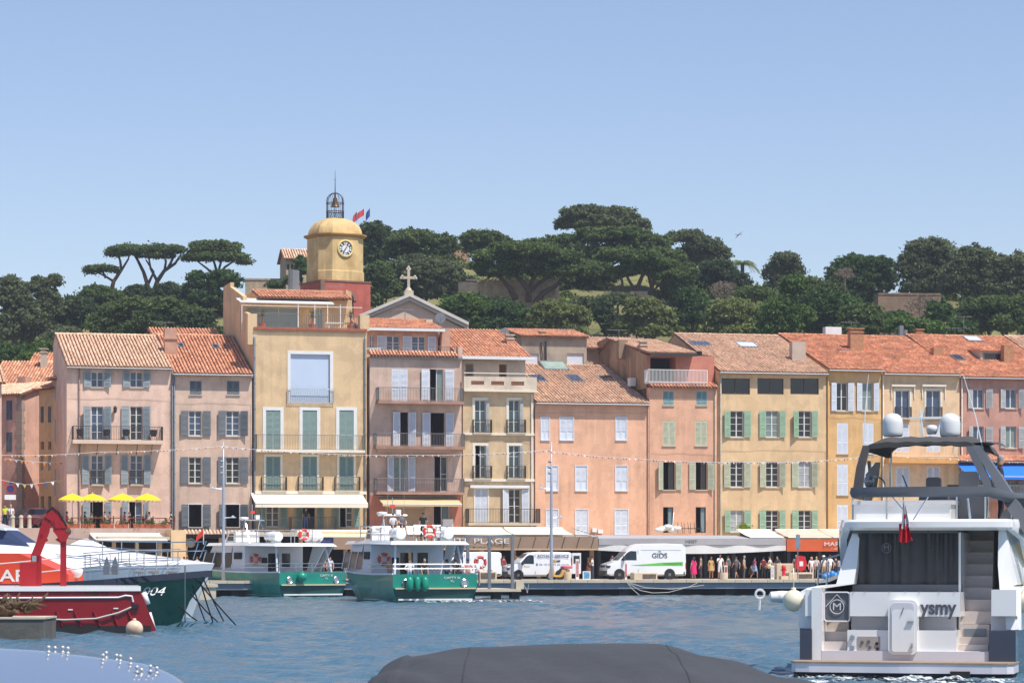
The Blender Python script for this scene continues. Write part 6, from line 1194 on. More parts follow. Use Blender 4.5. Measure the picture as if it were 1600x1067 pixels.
P('person in grey behind the man with the phone in the shade', 1138, 30, 'stand', -12, h=1.75, top=(96, 98, 104), bot=(60, 60, 66), hair='d', legs=(60, 60, 66))
P('woman in purple top and denim skirt walking past the boutique', 1179, -75, 'walk', h=1.62, top=(150, 60, 120), bot=(130, 150, 186), skirt=(140, 160, 192, .3), hair='d', bag=(206, 190, 160), skin=SKIN2)
P('man carrying white parcels and a basket near the boutique', 1203, 60, 'walk', h=1.74, top=(222, 220, 214), bot=(44, 50, 76), hair='d', legs=(44, 50, 76), bag=(228, 206, 150))
P('person in dark red standing in the boutique shade', 1193, 0, 'stand', -12.4, h=1.66, top=(110, 30, 46), bot=(40, 38, 42), hair='d', legs=(40, 38, 42))
P('man in grey shirt and sand shorts beside the red lifebuoy stand', 1244, 160, 'stand', h=1.8, top=(136, 142, 146), bot=(150, 130, 104), hair='g', skin=SKIN2)
P('curly blonde woman in white top near the lifebuoy stand', 1268, 170, 'stand', h=1.66, top=(232, 228, 232), bot=(216, 196, 190), hair='y', long=True)
P('man in pale hat and tan trousers in front of the orange awning', 1287, 10, 'stand', h=1.7, top=(222, 212, 196), bot=(178, 150, 118), hair='g', legs=(178, 150, 118), hat=(232, 224, 204))
P('man in white shirt and beige shorts left of the yacht', 1297, 20, 'walk', h=1.8, top=(236, 234, 236), bot=(206, 190, 170), hair='b')
P('dark haired person in navy under the orange awning', 1306, 40, 'stand', -13, h=1.7, top=(36, 40, 60), bot=(40, 40, 46), hair='d', legs=(40, 40, 46))
P('tanned woman in brown dress at the open van door', 919, -100, 'phone', -14.4, h=1.62, top=(120, 70, 56), bot=(120, 70, 56), skirt=(112, 66, 54, .45), hair='d', skin=SKIN2, long=True)
P('man in white shirt and navy trousers at the open van door', 925.5, 70, 'phone', -14.4, h=1.74, top=(232, 232, 234), bot=(36, 44, 70), hair='d', legs=(36, 44, 70), skin=SKIN2)
P('man in white shirt on the quay behind the left green ferry', 504, 180, 'phone', -12, h=1.76, top=(236, 232, 228), bot=(90, 90, 96), hair='d', skin=SKIN2, hat=(180, 70, 60)); P('person in pale blue shirt on the quay behind the left green ferry', 516, 160, 'stand', -11.5, h=1.66, top=(190, 204, 226), bot=(80, 84, 96), hair='b')
for px, c, l in ((288, (80, 120, 190), 'person in blue top behind the railings left of the green ferries'), (293, (206, 170, 140), 'person in tan top behind the railings left of the green ferries'), (308, (196, 190, 200), 'person in grey top behind the railings next to the tan one')): P(l, px, 30, 'stand', -16.5, h=1.68, top=c, bot=(90, 84, 86), hair='b')
for px, v_, c1, c2, hr, po, lab in ((1096, -11.2, (120, 112, 104), (60, 58, 60), 'd', 'stand', 'person in taupe top in the boutique shade behind the pink dress'), (1150, -11.6, (88, 92, 100), (70, 66, 64), 'b', 'walk', 'person in slate top walking in the shade right of the phone man'), (1163, -12.2, (170, 160, 146), (90, 84, 80), 'g', 'stand', 'person in beige top browsing between the two awning columns'), (1216, -12.0, (64, 60, 70), (44, 42, 48), 'd', 'stand', 'person in dark top behind the beige cabinet'), (1256, -12.4, (150, 120, 104), (70, 60, 60), 'b', 'walk', 'person in brown top behind the lifebuoy stand'), (1277, -12.0, (196, 186, 176), (110, 96, 84), 'y', 'stand', 'person in cream top under the orange awning left side'), (1313, -14.0, (150, 156, 170), (70, 74, 90), 'd', 'stand', 'person in grey blue top beside the yacht hand rail'), (955, -11.5, (110, 90, 80), (60, 56, 56), 'd', 'stand', 'person in brown under the grey awning left of the tall van'), (790, -11.2, (140, 60, 60), (56, 50, 50), 'b', 'stand', 'person in dull red under the taupe awning'), (806, -11.6, (176, 170, 160), (80, 76, 76), 'd', 'walk', 'person in pale grey under the taupe awning near the van front')):
    P(lab, px + random.uniform(-3, 3), random.uniform(0, 360), po, v_ + random.uniform(-.8, 1.6), h=random.uniform(1.6, 1.8), top=c1, bot=c2, hair=hr, legs=c2 if po == 'stand' else None)
person('dark haired waiter on the first floor balcony under the cream awning', Q, (Q.u(478, -.4), -.4, Q.z(480, 828)), 180, 'stand', 1.72, (40, 40, 46), (50, 110, 190), 'd', (50, 110, 190))
# stone blocks, hydrant, lifebuoy stand, signs
CON = mat('pale_concrete', (206, 190, 164), .9, .1, 2, bump=.3, bscale=14); PRINT = mat('painted_panel', (96, 84, 74), .7, .5, 3, stain=(60, 100, 120))
def block(label, x0, x1, y0, v=-16.8, panel=None, name='concrete_block'):
    a, b = Q.u(x0, v), Q.u(x1, v); z1 = Q.z((x0 + x1) / 2, y0, v); r = thing(name, label, 'block', Q, ((a + b) / 2, v, ZQ)); m = MB(); e = .04; m.ring([[(a + k, v + k, z) , (b - k, v + k, z), (b - k, v + 1 - k, z), (a + k, v + 1 - k, z)] for k, z in ((0, ZQ), (0, z1 - e), (e, z1))]); m.build('block', CON, r)
    if panel: m = MB(); m.box(Q.u(panel[0], v), Q.u(panel[1], v), v - .012, v - .004, ZQ + .06, z1 - .12); m.build('panel', PRINT, r)
block('pale concrete block with dark pictures in front of the tall van', 991, 1027, 894, panel=(1004, 1025)); block('pale concrete block with painted panel left of the yacht fender', 1233, 1271, 894, panel=(1248, 1269)); block('plain tall beige cabinet behind the red hydrant', 1214, 1240, 880, -15.8, name='cabinet'); block('pale concrete block with brown pictures behind the nearer ferry stern', 748, 776, 892, panel=(751, 774))
def planter_tub(label, px, w_, y0):
    v = -17; u = Q.u(px, v); z1 = Q.z(px, y0, v); m = MB(); m.lathe([(w_ * .95, 0), (w_, .05), (w_, z1 - ZQ - .05), (w_ * .97, z1 - ZQ), (w_ * .6, z1 - ZQ)], (0, 0, 0), 18); o = solo(m, 'concrete_tub', CON, label, 'tub', Frame(Q.w(u, v).x, Q.w(u, v).y, 0, ZQ), smooth=True, auto=40)
planter_tub('round concrete tub right of the yellow scooter', 887, .27, 893); planter_tub('round concrete tub in front of the man with the phone', 1131, .3, 894)
def notice(label, px, w_, y0, c, v=-17.1, lean=6):
    u = Q.u(px, v); h = Q.z(px, y0, v) - ZQ; fr = Frame(Q.w(u, v).x, Q.w(u, v).y, 14, ZQ); r = thing('notice_board', label, 'sign', fr, (0, 0, 0)); m = MB(); m.box(-w_, w_, -.03, .03, .02, h); m.build('board', WHITE, r); m = MB(); m.box(-w_ * .75, w_ * .75, -.036, -.032, h * .15, h * .9); m.build('print', mat('print_%d_%d_%d' % c, c, .6, .5, 5), r); m = MB(); m.tube([(0, .03, h * .9), (0, .5, 0)], .02, 4); m.build('stay', ZINC, r)
notice('tall white board with red sign beside the concrete tub', 1134, .13, 883, (170, 80, 80)); notice('blue lettered notice board beside the open van door', 916.5, .28, 892, (90, 150, 190)); notice('narrow white board leaning behind the van rear door', 902, .12, 873, (190, 120, 120)); notice('tall white board beside the man with parcels', 1207, .13, 883, (200, 190, 190)); notice('narrow red and white board at the tall van front wheel', 978, .07, 878, (190, 60, 70))
v = -16.9; u = Q.u(1224.5, v); m = MB(); m.box(-.28, .28, -.28, .28, 0, .25); r = thing('fire_hydrant', 'red fire hydrant on a pale concrete base', 'hydrant', Frame(Q.w(u, v).x, Q.w(u, v).y, 14, ZQ), (0, 0, 0)); m.build('base', CON, r); m = MB(); m.lathe([(.16, .25), (.12, .3), (.12, .75), (.17, .8), (.15, .95), (.04, 1.05)], (0, 0, 0), 12); m.lathe([(.07, -.2), (.07, .2)], (0, 0, .68), 8, 'x'); m.build('hydrant_body', mat('hydrant_red', (206, 24, 34), .4), r, True, auto=40)
v = -16.4; u = Q.u(1251, v); r = thing('lifebuoy_stand', 'red lifebuoy cabinet on a post near the orange awning', 'lifebuoy', Frame(Q.w(u, v).x, Q.w(u, v).y, 14, ZQ), (0, 0, 0)); HR = mat('hydrant_red', (0, 0, 0)); m = MB(); m.tube([(0, 0, 0), (0, 0, .6)], .05, 6); m.build('post', ZINC, r); m = MB(); m.ring([[(x, y, z) for x, z in [(.42 * math.cos(t), 1.15 + .55 * math.sin(t)) for t in np.linspace(0, 2 * math.pi, 20)[:-1]]] for y in (-.12, .12)]); m.build('shell', HR, r); m = MB(); m.box(-.14, .14, -.14, -.122, .95, 1.3); m.build('white_label', WHITE, r)
v = -17.5; q = Q.at(1246.5, 852, v); r = thing('street_sign', 'grey sign post with narrow plates in front of the orange awning', 'sign', Q, (q.x, v, ZQ)); m = MB(); m.tube([(q.x, v, ZQ), (q.x, v, Q.z(1246, 834, v))], .04, 6); m.build('post', ZINC, r); m = MB(); m.box(q.x - .16, q.x + .16, v - .05, v - .03, Q.z(1246, 857, v), Q.z(1246, 835, v)); m.build('plate', mat('sign_blue_grey', (120, 140, 160), .5, .2, 6), r)
m = MB(); v = -17.0; u = Q.u(1299, v)
for k in range(5): m.ball((-.5 + k * .28, .1 * (k % 2), .2 + .08 * (k % 3)), (.26, .25, .2 + .04 * k), 8, 6)
solo(m, 'blue_bags', mat('blue_plastic', (40, 130, 206), .35, .1), 'heap of bright blue plastic bags on the quay by the yacht', 'bags', Frame(Q.w(u, v).x, Q.w(u, v).y, 14, ZQ), smooth=True)
# yellow scooter leaning by the lamp post
v = -16.6; u = Q.u(872, v); r = thing('scooter', 'yellow scooter parked beside the lamp post in front of the van', 'scooter', Frame(Q.w(u, v).x, Q.w(u, v).y, 14, ZQ), (0, 0, 0)); SY = mat('scooter_yellow', (206, 156, 60), .35, .1)
for x in (-.6, .62):
    m = MB(); m.torus((x, 0, .24), .2, .06, 'y', 16, 6); w_ = m.build('wheel', RUBBER, r, True); m = MB(); m.lathe([(.15, -.03), (.15, .03)], (x, 0, .24), 10, 'y'); m.build('rim', STEEL, w_)
m = MB(); m.ring([[(x, -w2, z0), (x, w2, z0), (x, w2 * .8, z1), (x, -w2 * .8, z1)] for x, w2, z0, z1 in ((-.7, .05, .35, .45), (-.5, .16, .3, 1.0), (-.36, .17, .22, .95), (-.25, .16, .2, .34), (.15, .16, .2, .34), (.28, .16, .25, .68), (.7, .13, .45, .72), (.85, .06, .6, .7))]); m.build('body', SY, r, True, auto=40)
m = MB(); m.ring([[(x, -.14, z), (x, .14, z), (x, .12, z + .1), (x, -.12, z + .1)] for x, z in ((.12, .70), (.45, .72), (.82, .76))]); m.build('seat', RUBBER, r); m = MB(); m.tube([(-.58, 0, .3), (-.42, 0, 1.05)], .035, 6); m.tube([(-.42, -.3, 1.05), (-.42, .3, 1.05)], .025, 6); m.build('handlebar', IRON, r)
v = -16.4; u = Q.u(885, v); r = thing('small_table', 'small pink clothed table behind the round concrete tub', 'table', Frame(Q.w(u, v).x, Q.w(u, v).y, 14, ZQ), (0, 0, 0)); m = MB(); m.lathe([(.42, .78), (.45, .95), (.2, 1.02)], (0, 0, 0), 14); m.build('cloth_top', mat('pink_cloth', (216, 130, 140), .8), r); m = MB(); m.tube([(0, 0, 0), (0, 0, .8)], .05, 6); m.build('leg', IRON, r)
# mooring lines hanging along the quay wall
for lab, pts in (('slack pale mooring line hanging left below the tall van', [(982, 911), (1000, 922), (1020, 926), (1045, 925), (1078, 916), (1090, 910)]), ('second slack line just above the hanging one', [(985, 911), (1010, 918), (1050, 920), (1100, 914)]), ('grey rope running down into the water below the tall van', [(980, 910), (986, 918), (1002, 932)]), ('short rope hanging off the quay below the lettered van', [(817, 911), (822, 920), (824, 926), (826, 912)])):
    m = MB(); P_ = [Q.at(x, y, VE - .12) for x, y in pts]; m.tube(P_, .025, 5); solo(m, 'mooring_rope', mat('pale_rope', (190, 186, 176), .9), lab, 'rope', Q, tuple(P_[0]))
# roof clutter: aerials and dishes
def aerial(label, px, y0, y1, v, kind=0):
    p = Q.at(px, y1, v); q = Q.at(px, y0, v); m = MB(); m.tube([p - Vector((0, 0, 1)), q], .025, 5)
    if kind == 0:
        m.tube([q + Vector((-.9, 0, -.05)), q + Vector((.7, 0, -.05))], .018, 4)
        for k in range(7): x = -.85 + k * .24; m.tube([q + Vector((x, -.25, -.05)), q + Vector((x, .25, -.05))], .01, 4)
    else: m.lathe([(.42, -.18), (.36, -.06), (.2, 0), (.02, .03)], tuple(q + Vector((.1, -.1, 0))), 16, 'y'); m.tube([q + Vector((.1, -.3, -.3)), q + Vector((.1, -.65, 0))], .015, 4)
    solo(m, 'satellite_dish' if kind else 'roof_aerial', ZINC, label, 'aerial', Q, tuple(p))
aerial('roof aerial above the taupe house chimney', 258, 503, 516, 13.5); aerial('thin roof aerial on the church side of the brown pink house', 633, 483, 498, 8); aerial('satellite dish beside the brown pink house chimney', 685, 497, 508, 7, 1); aerial('satellite dish at the ridge of the cream house', 785, 521, 530, 9, 1); aerial('roof aerial on the grey rear house', 886, 514, 530, 13); aerial('roof aerial left of the rose house roof', 967, 515, 530, 11); aerial('roof aerial beside the tall brick chimney', 1330, 503, 520, 6.5); aerial('roof aerial at the right above the rear orange roof', 1492, 512, 526, 15); aerial('roof aerial between the red tower and the yellow house', 527, 447, 470, 10); aerial('bare pole on the ridge of the dusty red house', 1506, 494, 524, 12)
b = pxw(1154, 367, 260); m = MB(); m.ring([[(x, 0, z), (x, .09, z + .02), (x, 0, z + .06), (x, -.09, z + .02)] for x, z in ((-.3, .0), (-.1, -.02), (.2, 0), (.3, .03))]); m.poly([(-.05, 0, .04), (.1, 0, .04), (-.35, 0, -.42)]); m.poly([(-.05, 0, .04), (.1, 0, .04), (.42, 0, .34)]); solo(m, 'seagull', mat('gull_grey', (120, 122, 126), .8), 'seagull gliding in the sky right of the ridge', 'bird', Frame(b.x, b.y, 0, b.z))
# ---------------------------------------------------------------- boats
def hull_rings(st, swap=False):
    """st: (top x, half beam, sheer z, chine x, half chine, chine z, waterline x, half waterline); open ring, port sheer to starboard sheer."""
    out = []
    for xt, b, zs, xc, bc, zc, xw, bw in st:
        p = [(xt, -b, zs), (xt * .55 + xc * .45, -(b * .5 + bc * .5) * 1.0, zs * .5 + zc * .5), (xc, -bc, zc), (xw, -bw, 0), (xw - .1, -bw * .55, -.45), (xw - .1, bw * .55, -.45), (xw, bw, 0), (xc, bc, zc), (xt * .55 + xc * .45, (b * .5 + bc * .5), zs * .5 + zc * .5), (xt, b, zs)]
        out.append([(y, x, z) for x, y, z in p] if swap else p)
    return out
def strip(rings, i, dz, th, out=.03):      # a band that follows one line of the hull
    m = MB(); rr = []
    for r in rings:
        p = Vector(r[i]); c = Vector((sum(q[0] for q in r) / len(r), sum(q[1] for q in r) / len(r), p.z)); d = (p - c); d = d.normalized() if d.length > .05 else Vector((0, 0, 0)); a = p + Vector((0, 0, dz))
        rr.append([a - d * .05, a + d * out, a + d * out + Vector((0, 0, th)), a - d * .05 + Vector((0, 0, th))])
    return m.ring(rr)
GREEN = mat('ferry_green_paint', (4, 136, 116), .35, .16, 1.1, coat=.2, streak=.2); DGRN = mat('ferry_dark_green', (10, 70, 66), .35, .1, .8); CABW = mat('cabin_white', (214, 220, 228), .3, .03, 1); RING = mat('orange_red_ring', (226, 66, 48), .5); TINT = mat('tinted_glass', (60, 62, 58), .08, .2, 1)
FB = Frame(pxw(680, 900, 166).x, 166, 21)                 # nearer ferry, stern centre
def buoy(fr_root, c, r=.36, axis='y', nm='lifebuoy'):
    m = MB(); m.torus(c, r * .78, r * .24, axis, 22, 8); o = m.build(nm, RING, fr_root, True)
    for k in range(4):
        t = math.pi / 4 + k * math.pi / 2; m = MB(); m.torus(c, r * .78, r * .262, axis, 3, 8, t - .16, t + .16); m.build('white_band', WHITE, o, True)
    return o
def ferry(label, fr):
    r = thing('ferry_boat', label, 'boat', fr, (0, 0, 0), 'green passenger ferries'); L = [(0, 2.5, 1.62, 0, 2.5, .8, .15, 2.25), (3, 2.55, 1.6, 3, 2.5, .8, 3, 2.3), (6, 2.5, 1.66, 6, 2.4, .82, 5.9, 2.1), (8.5, 2.15, 1.78, 8.4, 1.95, .9, 8.2, 1.55), (10.3, 1.4, 1.9, 10.1, 1.15, 1.0, 9.7, .75), (11.4, .55, 2.0, 11.1, .4, 1.1, 10.5, .2), (11.8, .06, 2.05, 11.45, .05, 1.1, 10.8, .03)]
    r.scale = (1.05, 1.2, 1)
    R_ = hull_rings(L, True); m = MB(); m.ring(R_, False); m.poly([R_[0][i] for i in (0, 1, 2, 7, 8, 9)]); m.cur = 0; hu = m.build('hull', GREEN, r)
    m = MB(); m.poly([tuple(Vector(R_[0][i]) + Vector((0, -.012, 0))) for i in (2, 3, 4, 5, 6, 7)]); m.build('lower_transom', DGRN, hu)
    for i, s_ in ((0, 1), (9, 1)): strip(R_, i, -.04, .1, .05).build('bulwark_cap', CABW, hu)
    for i in (3, 6): strip(R_, i, .08, .12, .03).build('boot_stripe', WHITE, hu)
    m = MB(); m.box(-2.4, 2.4, -.10, .01, .74, .82); m.build('rubbing_strake', mat('tan_strake', (206, 190, 150), .7), hu); m = MB(); m.box(-2.2, 2.2, -.06, -.013, .08, .18); m.build('stern_stripe', WHITE, hu)
    for x in (-1.75, 1.75):
        m = MB(); m.torus((x, -.02, 1.1), .2, .05, 'y', 16, 6); m.lathe([(.2, -.03), (.2, -.015)], (x, 0, 1.1), 14, 'y'); m.build('exhaust_port', STEEL, hu)
    text('CAPTY III', .2, WHITE, hu, (1.0, -.03, 1.40), w=.95); text('TL', .16, WHITE, hu, (1.0, -.03, 1.2), w=.25); text('CAPTY III', .3, mat('pale_hull_lettering', (190, 214, 206), .5), hu, (-2.14, 8.6, 1.45), w=1.5, rot=(84, 0, -72))
    m = MB(); m.ring([[(-2.3, y, z), (2.3, y, z)] for y, z in ((.02, .82), (6, .82), (9, 1.2))], False); m.build('deck', mat('deck_grey', (170, 174, 176), .8), r)
    m = MB(); F_ = [(-1.95, 9.9), (1.95, 9.9)]
    def cw(y, z): t = (z - 1.6) / 1.85; return y - .9 * t if y > 9 else y
    pts = lambda y, z, x: (x, cw(y, z), z)
    for sg in (-1, 1):
        x0, x1 = sg * 2.2, sg * 2.1
        for a, b, c, d in ((4.2, 5.7, 1.55, 3.42), (5.7, 9.3, 1.55, 1.95), (5.7, 9.3, 2.95, 3.42)):
            P_ = [pts(a, c, x0), pts(b, c, x0 * (.85 if b > 9 else 1)), pts(b, d, x1 * (.85 if b > 9 else 1)), pts(a, d, x1)]; m.poly(P_ if sg > 0 else P_[::-1])
        for y in (5.7, 6.85, 8.0, 9.1): m.ring([[(x0 - sg * 0 + sg * .002, y, 1.9), (x0 + sg * .002, y + .1, 1.9), (x0 - sg * .08, y + .1, 1.9), (x0 - sg * .08, y, 1.9)], [(x1 + sg * .002, y - .35, 3.0), (x1 + sg * .002, y - .25, 3.0), (x1 - sg * .08, y - .25, 3.0), (x1 - sg * .08, y - .35, 3.0)]])
    m.poly([(-1.87, 9.35, 1.55), (1.87, 9.35, 1.55), (1.75, 8.5, 3.42), (-1.75, 8.5, 3.42)]); wall_holes(m, -2.2, 2.2, .82, 3.42, [(-.45, .35, .9, 2.9), (.6, 1.25, 1.9, 2.9)], 4.2, .05); m.poly([(-2.2, 4.3, 3.42), (2.2, 4.3, 3.42), (1.8, 8.5, 3.42), (-1.8, 8.5, 3.42)]); cb = m.build('cabin', CABW, r)
    for sg in (-1, 1):
        for y in (5.8, 6.95, 8.05):
            m = MB(); P_ = [(sg * 2.16, y, 1.95), (sg * 2.16, y + 1.02, 1.95), (sg * 2.08, y + .72, 2.95), (sg * 2.08, y - .3 + (.3 if y < 6 else 0), 2.95)]; m.poly(P_ if sg > 0 else P_[::-1]); m.build('cabin_window', TINT, cb)
        m = MB(); m.box(sg * 2.17 - .05, sg * 2.17 + .05, 4.6, 5.4, 2.5, 2.95); m.build('vent_panel', RUBBER, cb)
    m = MB(); m.box(.62, 1.23, 4.22, 4.24, 1.92, 2.88); m.box(-.43, .33, 4.9, 4.92, .9, 2.88); m.build('door_glass', TINT, cb)
    m = MB(); m.ring([[(x * s, y, z) for x, y, z in ((-2.35, .7, 3.36), (2.35, .7, 3.36), (2.4, 4, 3.42), (2.2, 8.6, 3.42), (1.2, 9.2, 3.42), (-1.2, 9.2, 3.42), (-2.2, 8.6, 3.42), (-2.4, 4, 3.42))] if k == 0 else [(x * s, y, z + .2) for x, y, z in ((-2.2, .95, 3.36), (2.2, .95, 3.36), (2.3, 4, 3.42), (2.05, 8.5, 3.42), (1.1, 9.0, 3.42), (-1.1, 9.0, 3.42), (-2.05, 8.5, 3.42), (-2.3, 4, 3.42))] for k, s in ((0, 1), (1, 1))]); m.build('roof', GEL, r)
    for x in (-2.05, 2.05): m = MB(); m.tube([(x * .9, 1.3, 3.4), (x, .9, 1.6)], .06, 8); m.build('roof_post', CABW, r)
    m = MB(); m.prismx([(.9, 3.36), (2.2, 3.36), (3.2, .85), (2.9, .85)], 1.55, 1.65); m.prismx([(.9, 3.36), (2.2, 3.36), (3.2, .85), (2.9, .85)], 2.15, 2.2); m.build('stair_side', CABW, r)
    for k in range(9): m = MB(); m.box(1.66, 2.14, 1.75 + k * .13, 2.0 + k * .13, 3.15 - k * .26, 3.19 - k * .26); m.build('stair_step', WHITE, r)
    buoy(r, (-1.45, 4.12, 2.5), .38); m = MB(); m.box(-.95, -.55, 4.14, 4.19, 2.2, 2.6); m.build('notice', RUBBER, r)
    def canister(x, y, ax):
        c = (x, y, 4.02); m = MB(); m.lathe([(.12, -.62), (.30, -.6), (.34, -.5), (.34, -.04), (.36, -.03), (.36, .03), (.34, .04), (.34, .5), (.30, .6), (.12, .62)], c, 18, ax); o = m.build('life_raft_canister', GEL, r, True, auto=30); m = MB()
        for d in (-.3, .3): m.box(*((x - .35, x + .35, y + d - .03, y + d + .03) if ax == 'y' else (x + d - .03, x + d + .03, y - .35, y + .35)), 3.6, 3.8)
        m.build('cradle', STEEL, o)
    canister(-1.35, 2.3, 'y'); canister(1.35, 1.9, 'y' if fr is FB else 'x')
    m = MB()
    for z in (4.1, 4.5):
        m.tube([(-2.0, 3.2, z), (-2.0, 6.5, z)], .03, 6); m.tube([(2.0, 3.2, z), (2.0, 6.5, z)], .03, 6); m.tube([(-2.0, 6.5, z), (2.0, 6.5, z)], .03, 6)
    for x, y in ((-2, 3.2), (-2, 4.8), (-2, 6.5), (2, 3.2), (2, 4.8), (2, 6.5)): m.tube([(x, y, 3.6), (x, y, 4.5)], .03, 6)
    m.build('roof_railing', STEEL, r); m = MB()
    for z in (4.1, 4.5): m.tube([(-.8, 1.2, z), (.8, 1.2, z)], .03, 6)
    for x in (-.8, 0, .8): m.tube([(x, 1.2, 3.5), (x, 1.2, 4.5)], .03, 6)
    m.build('stern_roof_rail', STEEL, r)
    m = MB()
    for z in (1.95, 2.2):
        for sg in (-1, 1): m.tube([(sg * 2.45, .1, z), (sg * 2.45, 4.2, z)], .025, 6)
        m.tube([(-2.45, .1, z), (2.45, .1, z)], .025, 6)
    for x in (-2.45, -1.2, 0, 1.2, 2.45): m.tube([(x, .1, 1.62), (x, .1, 2.2)], .025, 6)
    m.build('deck_railing', STEEL, r); buoy(r, (.1, 1.12, 4.15), .4)
    m = MB(); m.prismx([(6.7, 3.6), (8.1, 3.6), (7.5, 4.35), (6.7, 4.4)], -1.2, .6); wh = m.build('upper_console', GEL, r); m = MB(); m.poly([(-1.21, 6.95, 3.75), (-1.21, 6.95, 4.25), (-1.21, 7.4, 4.25), (-1.21, 7.75, 3.75)]); m.build('console_window', TINT, wh)
    m = MB(); 
    for sg in (-1, 1): m.tube([(sg * .75, 5.8, 3.6), (sg * .55, 6.6, 5.2)], .035, 6); m.tube([(sg * .55, 6.6, 5.2), (sg * .6, 7.0, 3.6)], .03, 6)
    m.tube([(-.9, 6.6, 5.2), (.9, 6.6, 5.2)], .04, 6); m.tube([(0, 6.6, 5.2), (0, 6.6, 6.3)], .025, 5); m.tube([(.7, 6.6, 5.2), (.75, 6.5, 8.0)], .012, 4); m.tube([(-.3, 6.6, 5.2), (-.3, 6.6, 7.2)], .012, 4); ms = m.build('mast_arch', STEEL, r)
    m = MB(); m.lathe([(.25, 0), (.32, .06), (.3, .16), (.1, .2)], (-.65, 6.6, 5.22), 14); m.build('radar', GEL, ms, True); m = MB(); m.box(.2, .5, 6.5, 6.7, 5.25, 5.55); m.build('lamp_box', WHITE, ms); m = MB(); m.box(-.15, .15, 6.55, 6.58, 5.65, 5.85); m.build('flag', RING, ms)
    return r
ferry('green passenger ferry nearer the camera with passengers and three green fenders', FB)
FA = Frame(pxw(489, 900, 189).x, 189, 36); ferry('green passenger ferry farther left with one round green fender', FA)
GF = mat('green_fender', (0, 138, 112), .35, .05); 
def fender(label, fr, x, y, z, r_, h, mt, group=None):
    p = fr.w(x, y, z); m = MB()
    if h > r_: m.lathe([(.05, h), (r_ * .6, h * .86), (r_, h * .6), (r_, -h * .6), (r_ * .6, -h * .88), (.05, -h)], (0, 0, 0), 16)
    else: m.ball((0, 0, 0), r_, 18, 12); m.lathe([(r_ * .25, r_ * .9), (r_ * .2, r_ * 1.2)], (0, 0, 0), 10)
    m.tube([(0, 0, h), (0, .02, h + .5)], .015, 5); solo(m, 'fender', mt, label, 'fender', Frame(p.x, p.y, 0, p.z), group=group, smooth=True)
for i, x in enumerate((-.95, -.25, .45)):
    p = FB.at((640, 652, 664)[i], 912, -.25); fender('long green fender on the nearer ferry stern, %s of three' % ('left', 'middle', 'right')[i], FB, p.x, -.27, p.z, .22 if i != 1 else .18, .44, GF, 'fenders on the ferry stern')
p = FA.at(472, 901, -.3); fender('round green fender on the left ferry stern', FA, p.x, -.3, p.z, .34, .3, GF)
def pass_(label, px, v, z, face, pose='lean', **k): person(label, FB, (FB.u(px, v), v, z), face, pose, group='passengers on the nearer ferry', **k)
pass_('ferry passenger in orange tan top leaning at the left rail', 609, 3.4, .83, 175, h=1.7, top=(206, 150, 90), bot=(150, 150, 156), hair='y'); pass_('ferry passenger in white shirt seen from behind at the stern rail', 640, 1.2, .83, 160, h=1.72, top=(226, 230, 240), bot=(150, 170, 210), hair='d'); pass_('ferry passenger in black jacket at the stern rail', 663, 1.0, .83, 200, 'stand', h=1.75, top=(34, 36, 44), bot=(30, 32, 38), hair='g', legs=(30, 32, 38))
pass_('ferry passenger in pale blue shirt below the stairs', 698, 2.2, .83, 30, 'stand', h=1.72, top=(186, 196, 214), bot=(70, 80, 110), hair='d'); pass_('ferry passenger in long dark coat right of the stairs', 712, 1.2, .83, 10, 'stand', h=1.72, top=(30, 30, 36), bot=(30, 30, 36), hair='d', skirt=(30, 30, 36, .6)); pass_('ferry passenger in white top beside the dark coat', 719, 1.4, .83, 150, h=1.68, top=(236, 234, 232), bot=(180, 150, 140), hair='b')
pass_('ferry passenger with blue cap and pink shirt at the right rail', 731, .8, .83, 170, h=1.7, top=(222, 150, 146), bot=(206, 140, 136), hair='d', hat=(40, 60, 120)); pass_('ferry passenger in white shirt at the far right rail', 746, 1.2, .83, 190, h=1.72, top=(232, 230, 232), bot=(120, 110, 110), hair='b')
pass_('ferry crew in black standing on the nearer ferry roof', 661, 4.0, 3.62, -30, 'phone', h=1.75, top=(26, 28, 34), bot=(26, 28, 34), hair='d', legs=(26, 28, 34)); pass_('passenger seated on the nearer ferry roof, left one', 614, 5.2, 4.05, 180, 'sit', h=1.7, top=(196, 204, 214), bot=(60, 60, 70), hair='d'); pass_('passenger seated on the nearer ferry roof, right one', 628, 5.2, 4.05, 180, 'sit', h=1.7, top=(90, 96, 110), bot=(60, 60, 70), hair='d')
# floating jetty behind the nearer ferry with pilings and gangway frame
JF = Frame(pxw(758, 925, 178).x, 178, 14); r = thing('floating_jetty', 'small floating jetty with steel posts and lifebuoy behind the nearer ferry', 'jetty', JF, (0, 0, 0)); m = MB(); m.box(-1.5, 2.2, -.6, 6, .45, .62); m.build('deck', STONE, r)
for x in (-1.0, .7, 1.9): m = MB(); m.box(x - .25, x + .25, -.4, .4, -.8, .45); m.build('float', RUBBER, r)
for x in (-1.2, .2, 1.7):
    m = MB(); m.box(x - .09, x + .09, -.4, -.22, .62, 4.0 if x > 0 else 3.9); m.build('steel_post', ZINC, r)
m = MB(); m.box(-1.4, 1.9, -.38, -.24, 3.86, 4.0); m.build('cross_bar', ZINC, r); buoy(r, (-.4, -.35, 2.3), .42); m = MB(); m.box(1.9, 2.4, -.5, -.1, .62, 1.1); m.build('junction_box', CON, r)
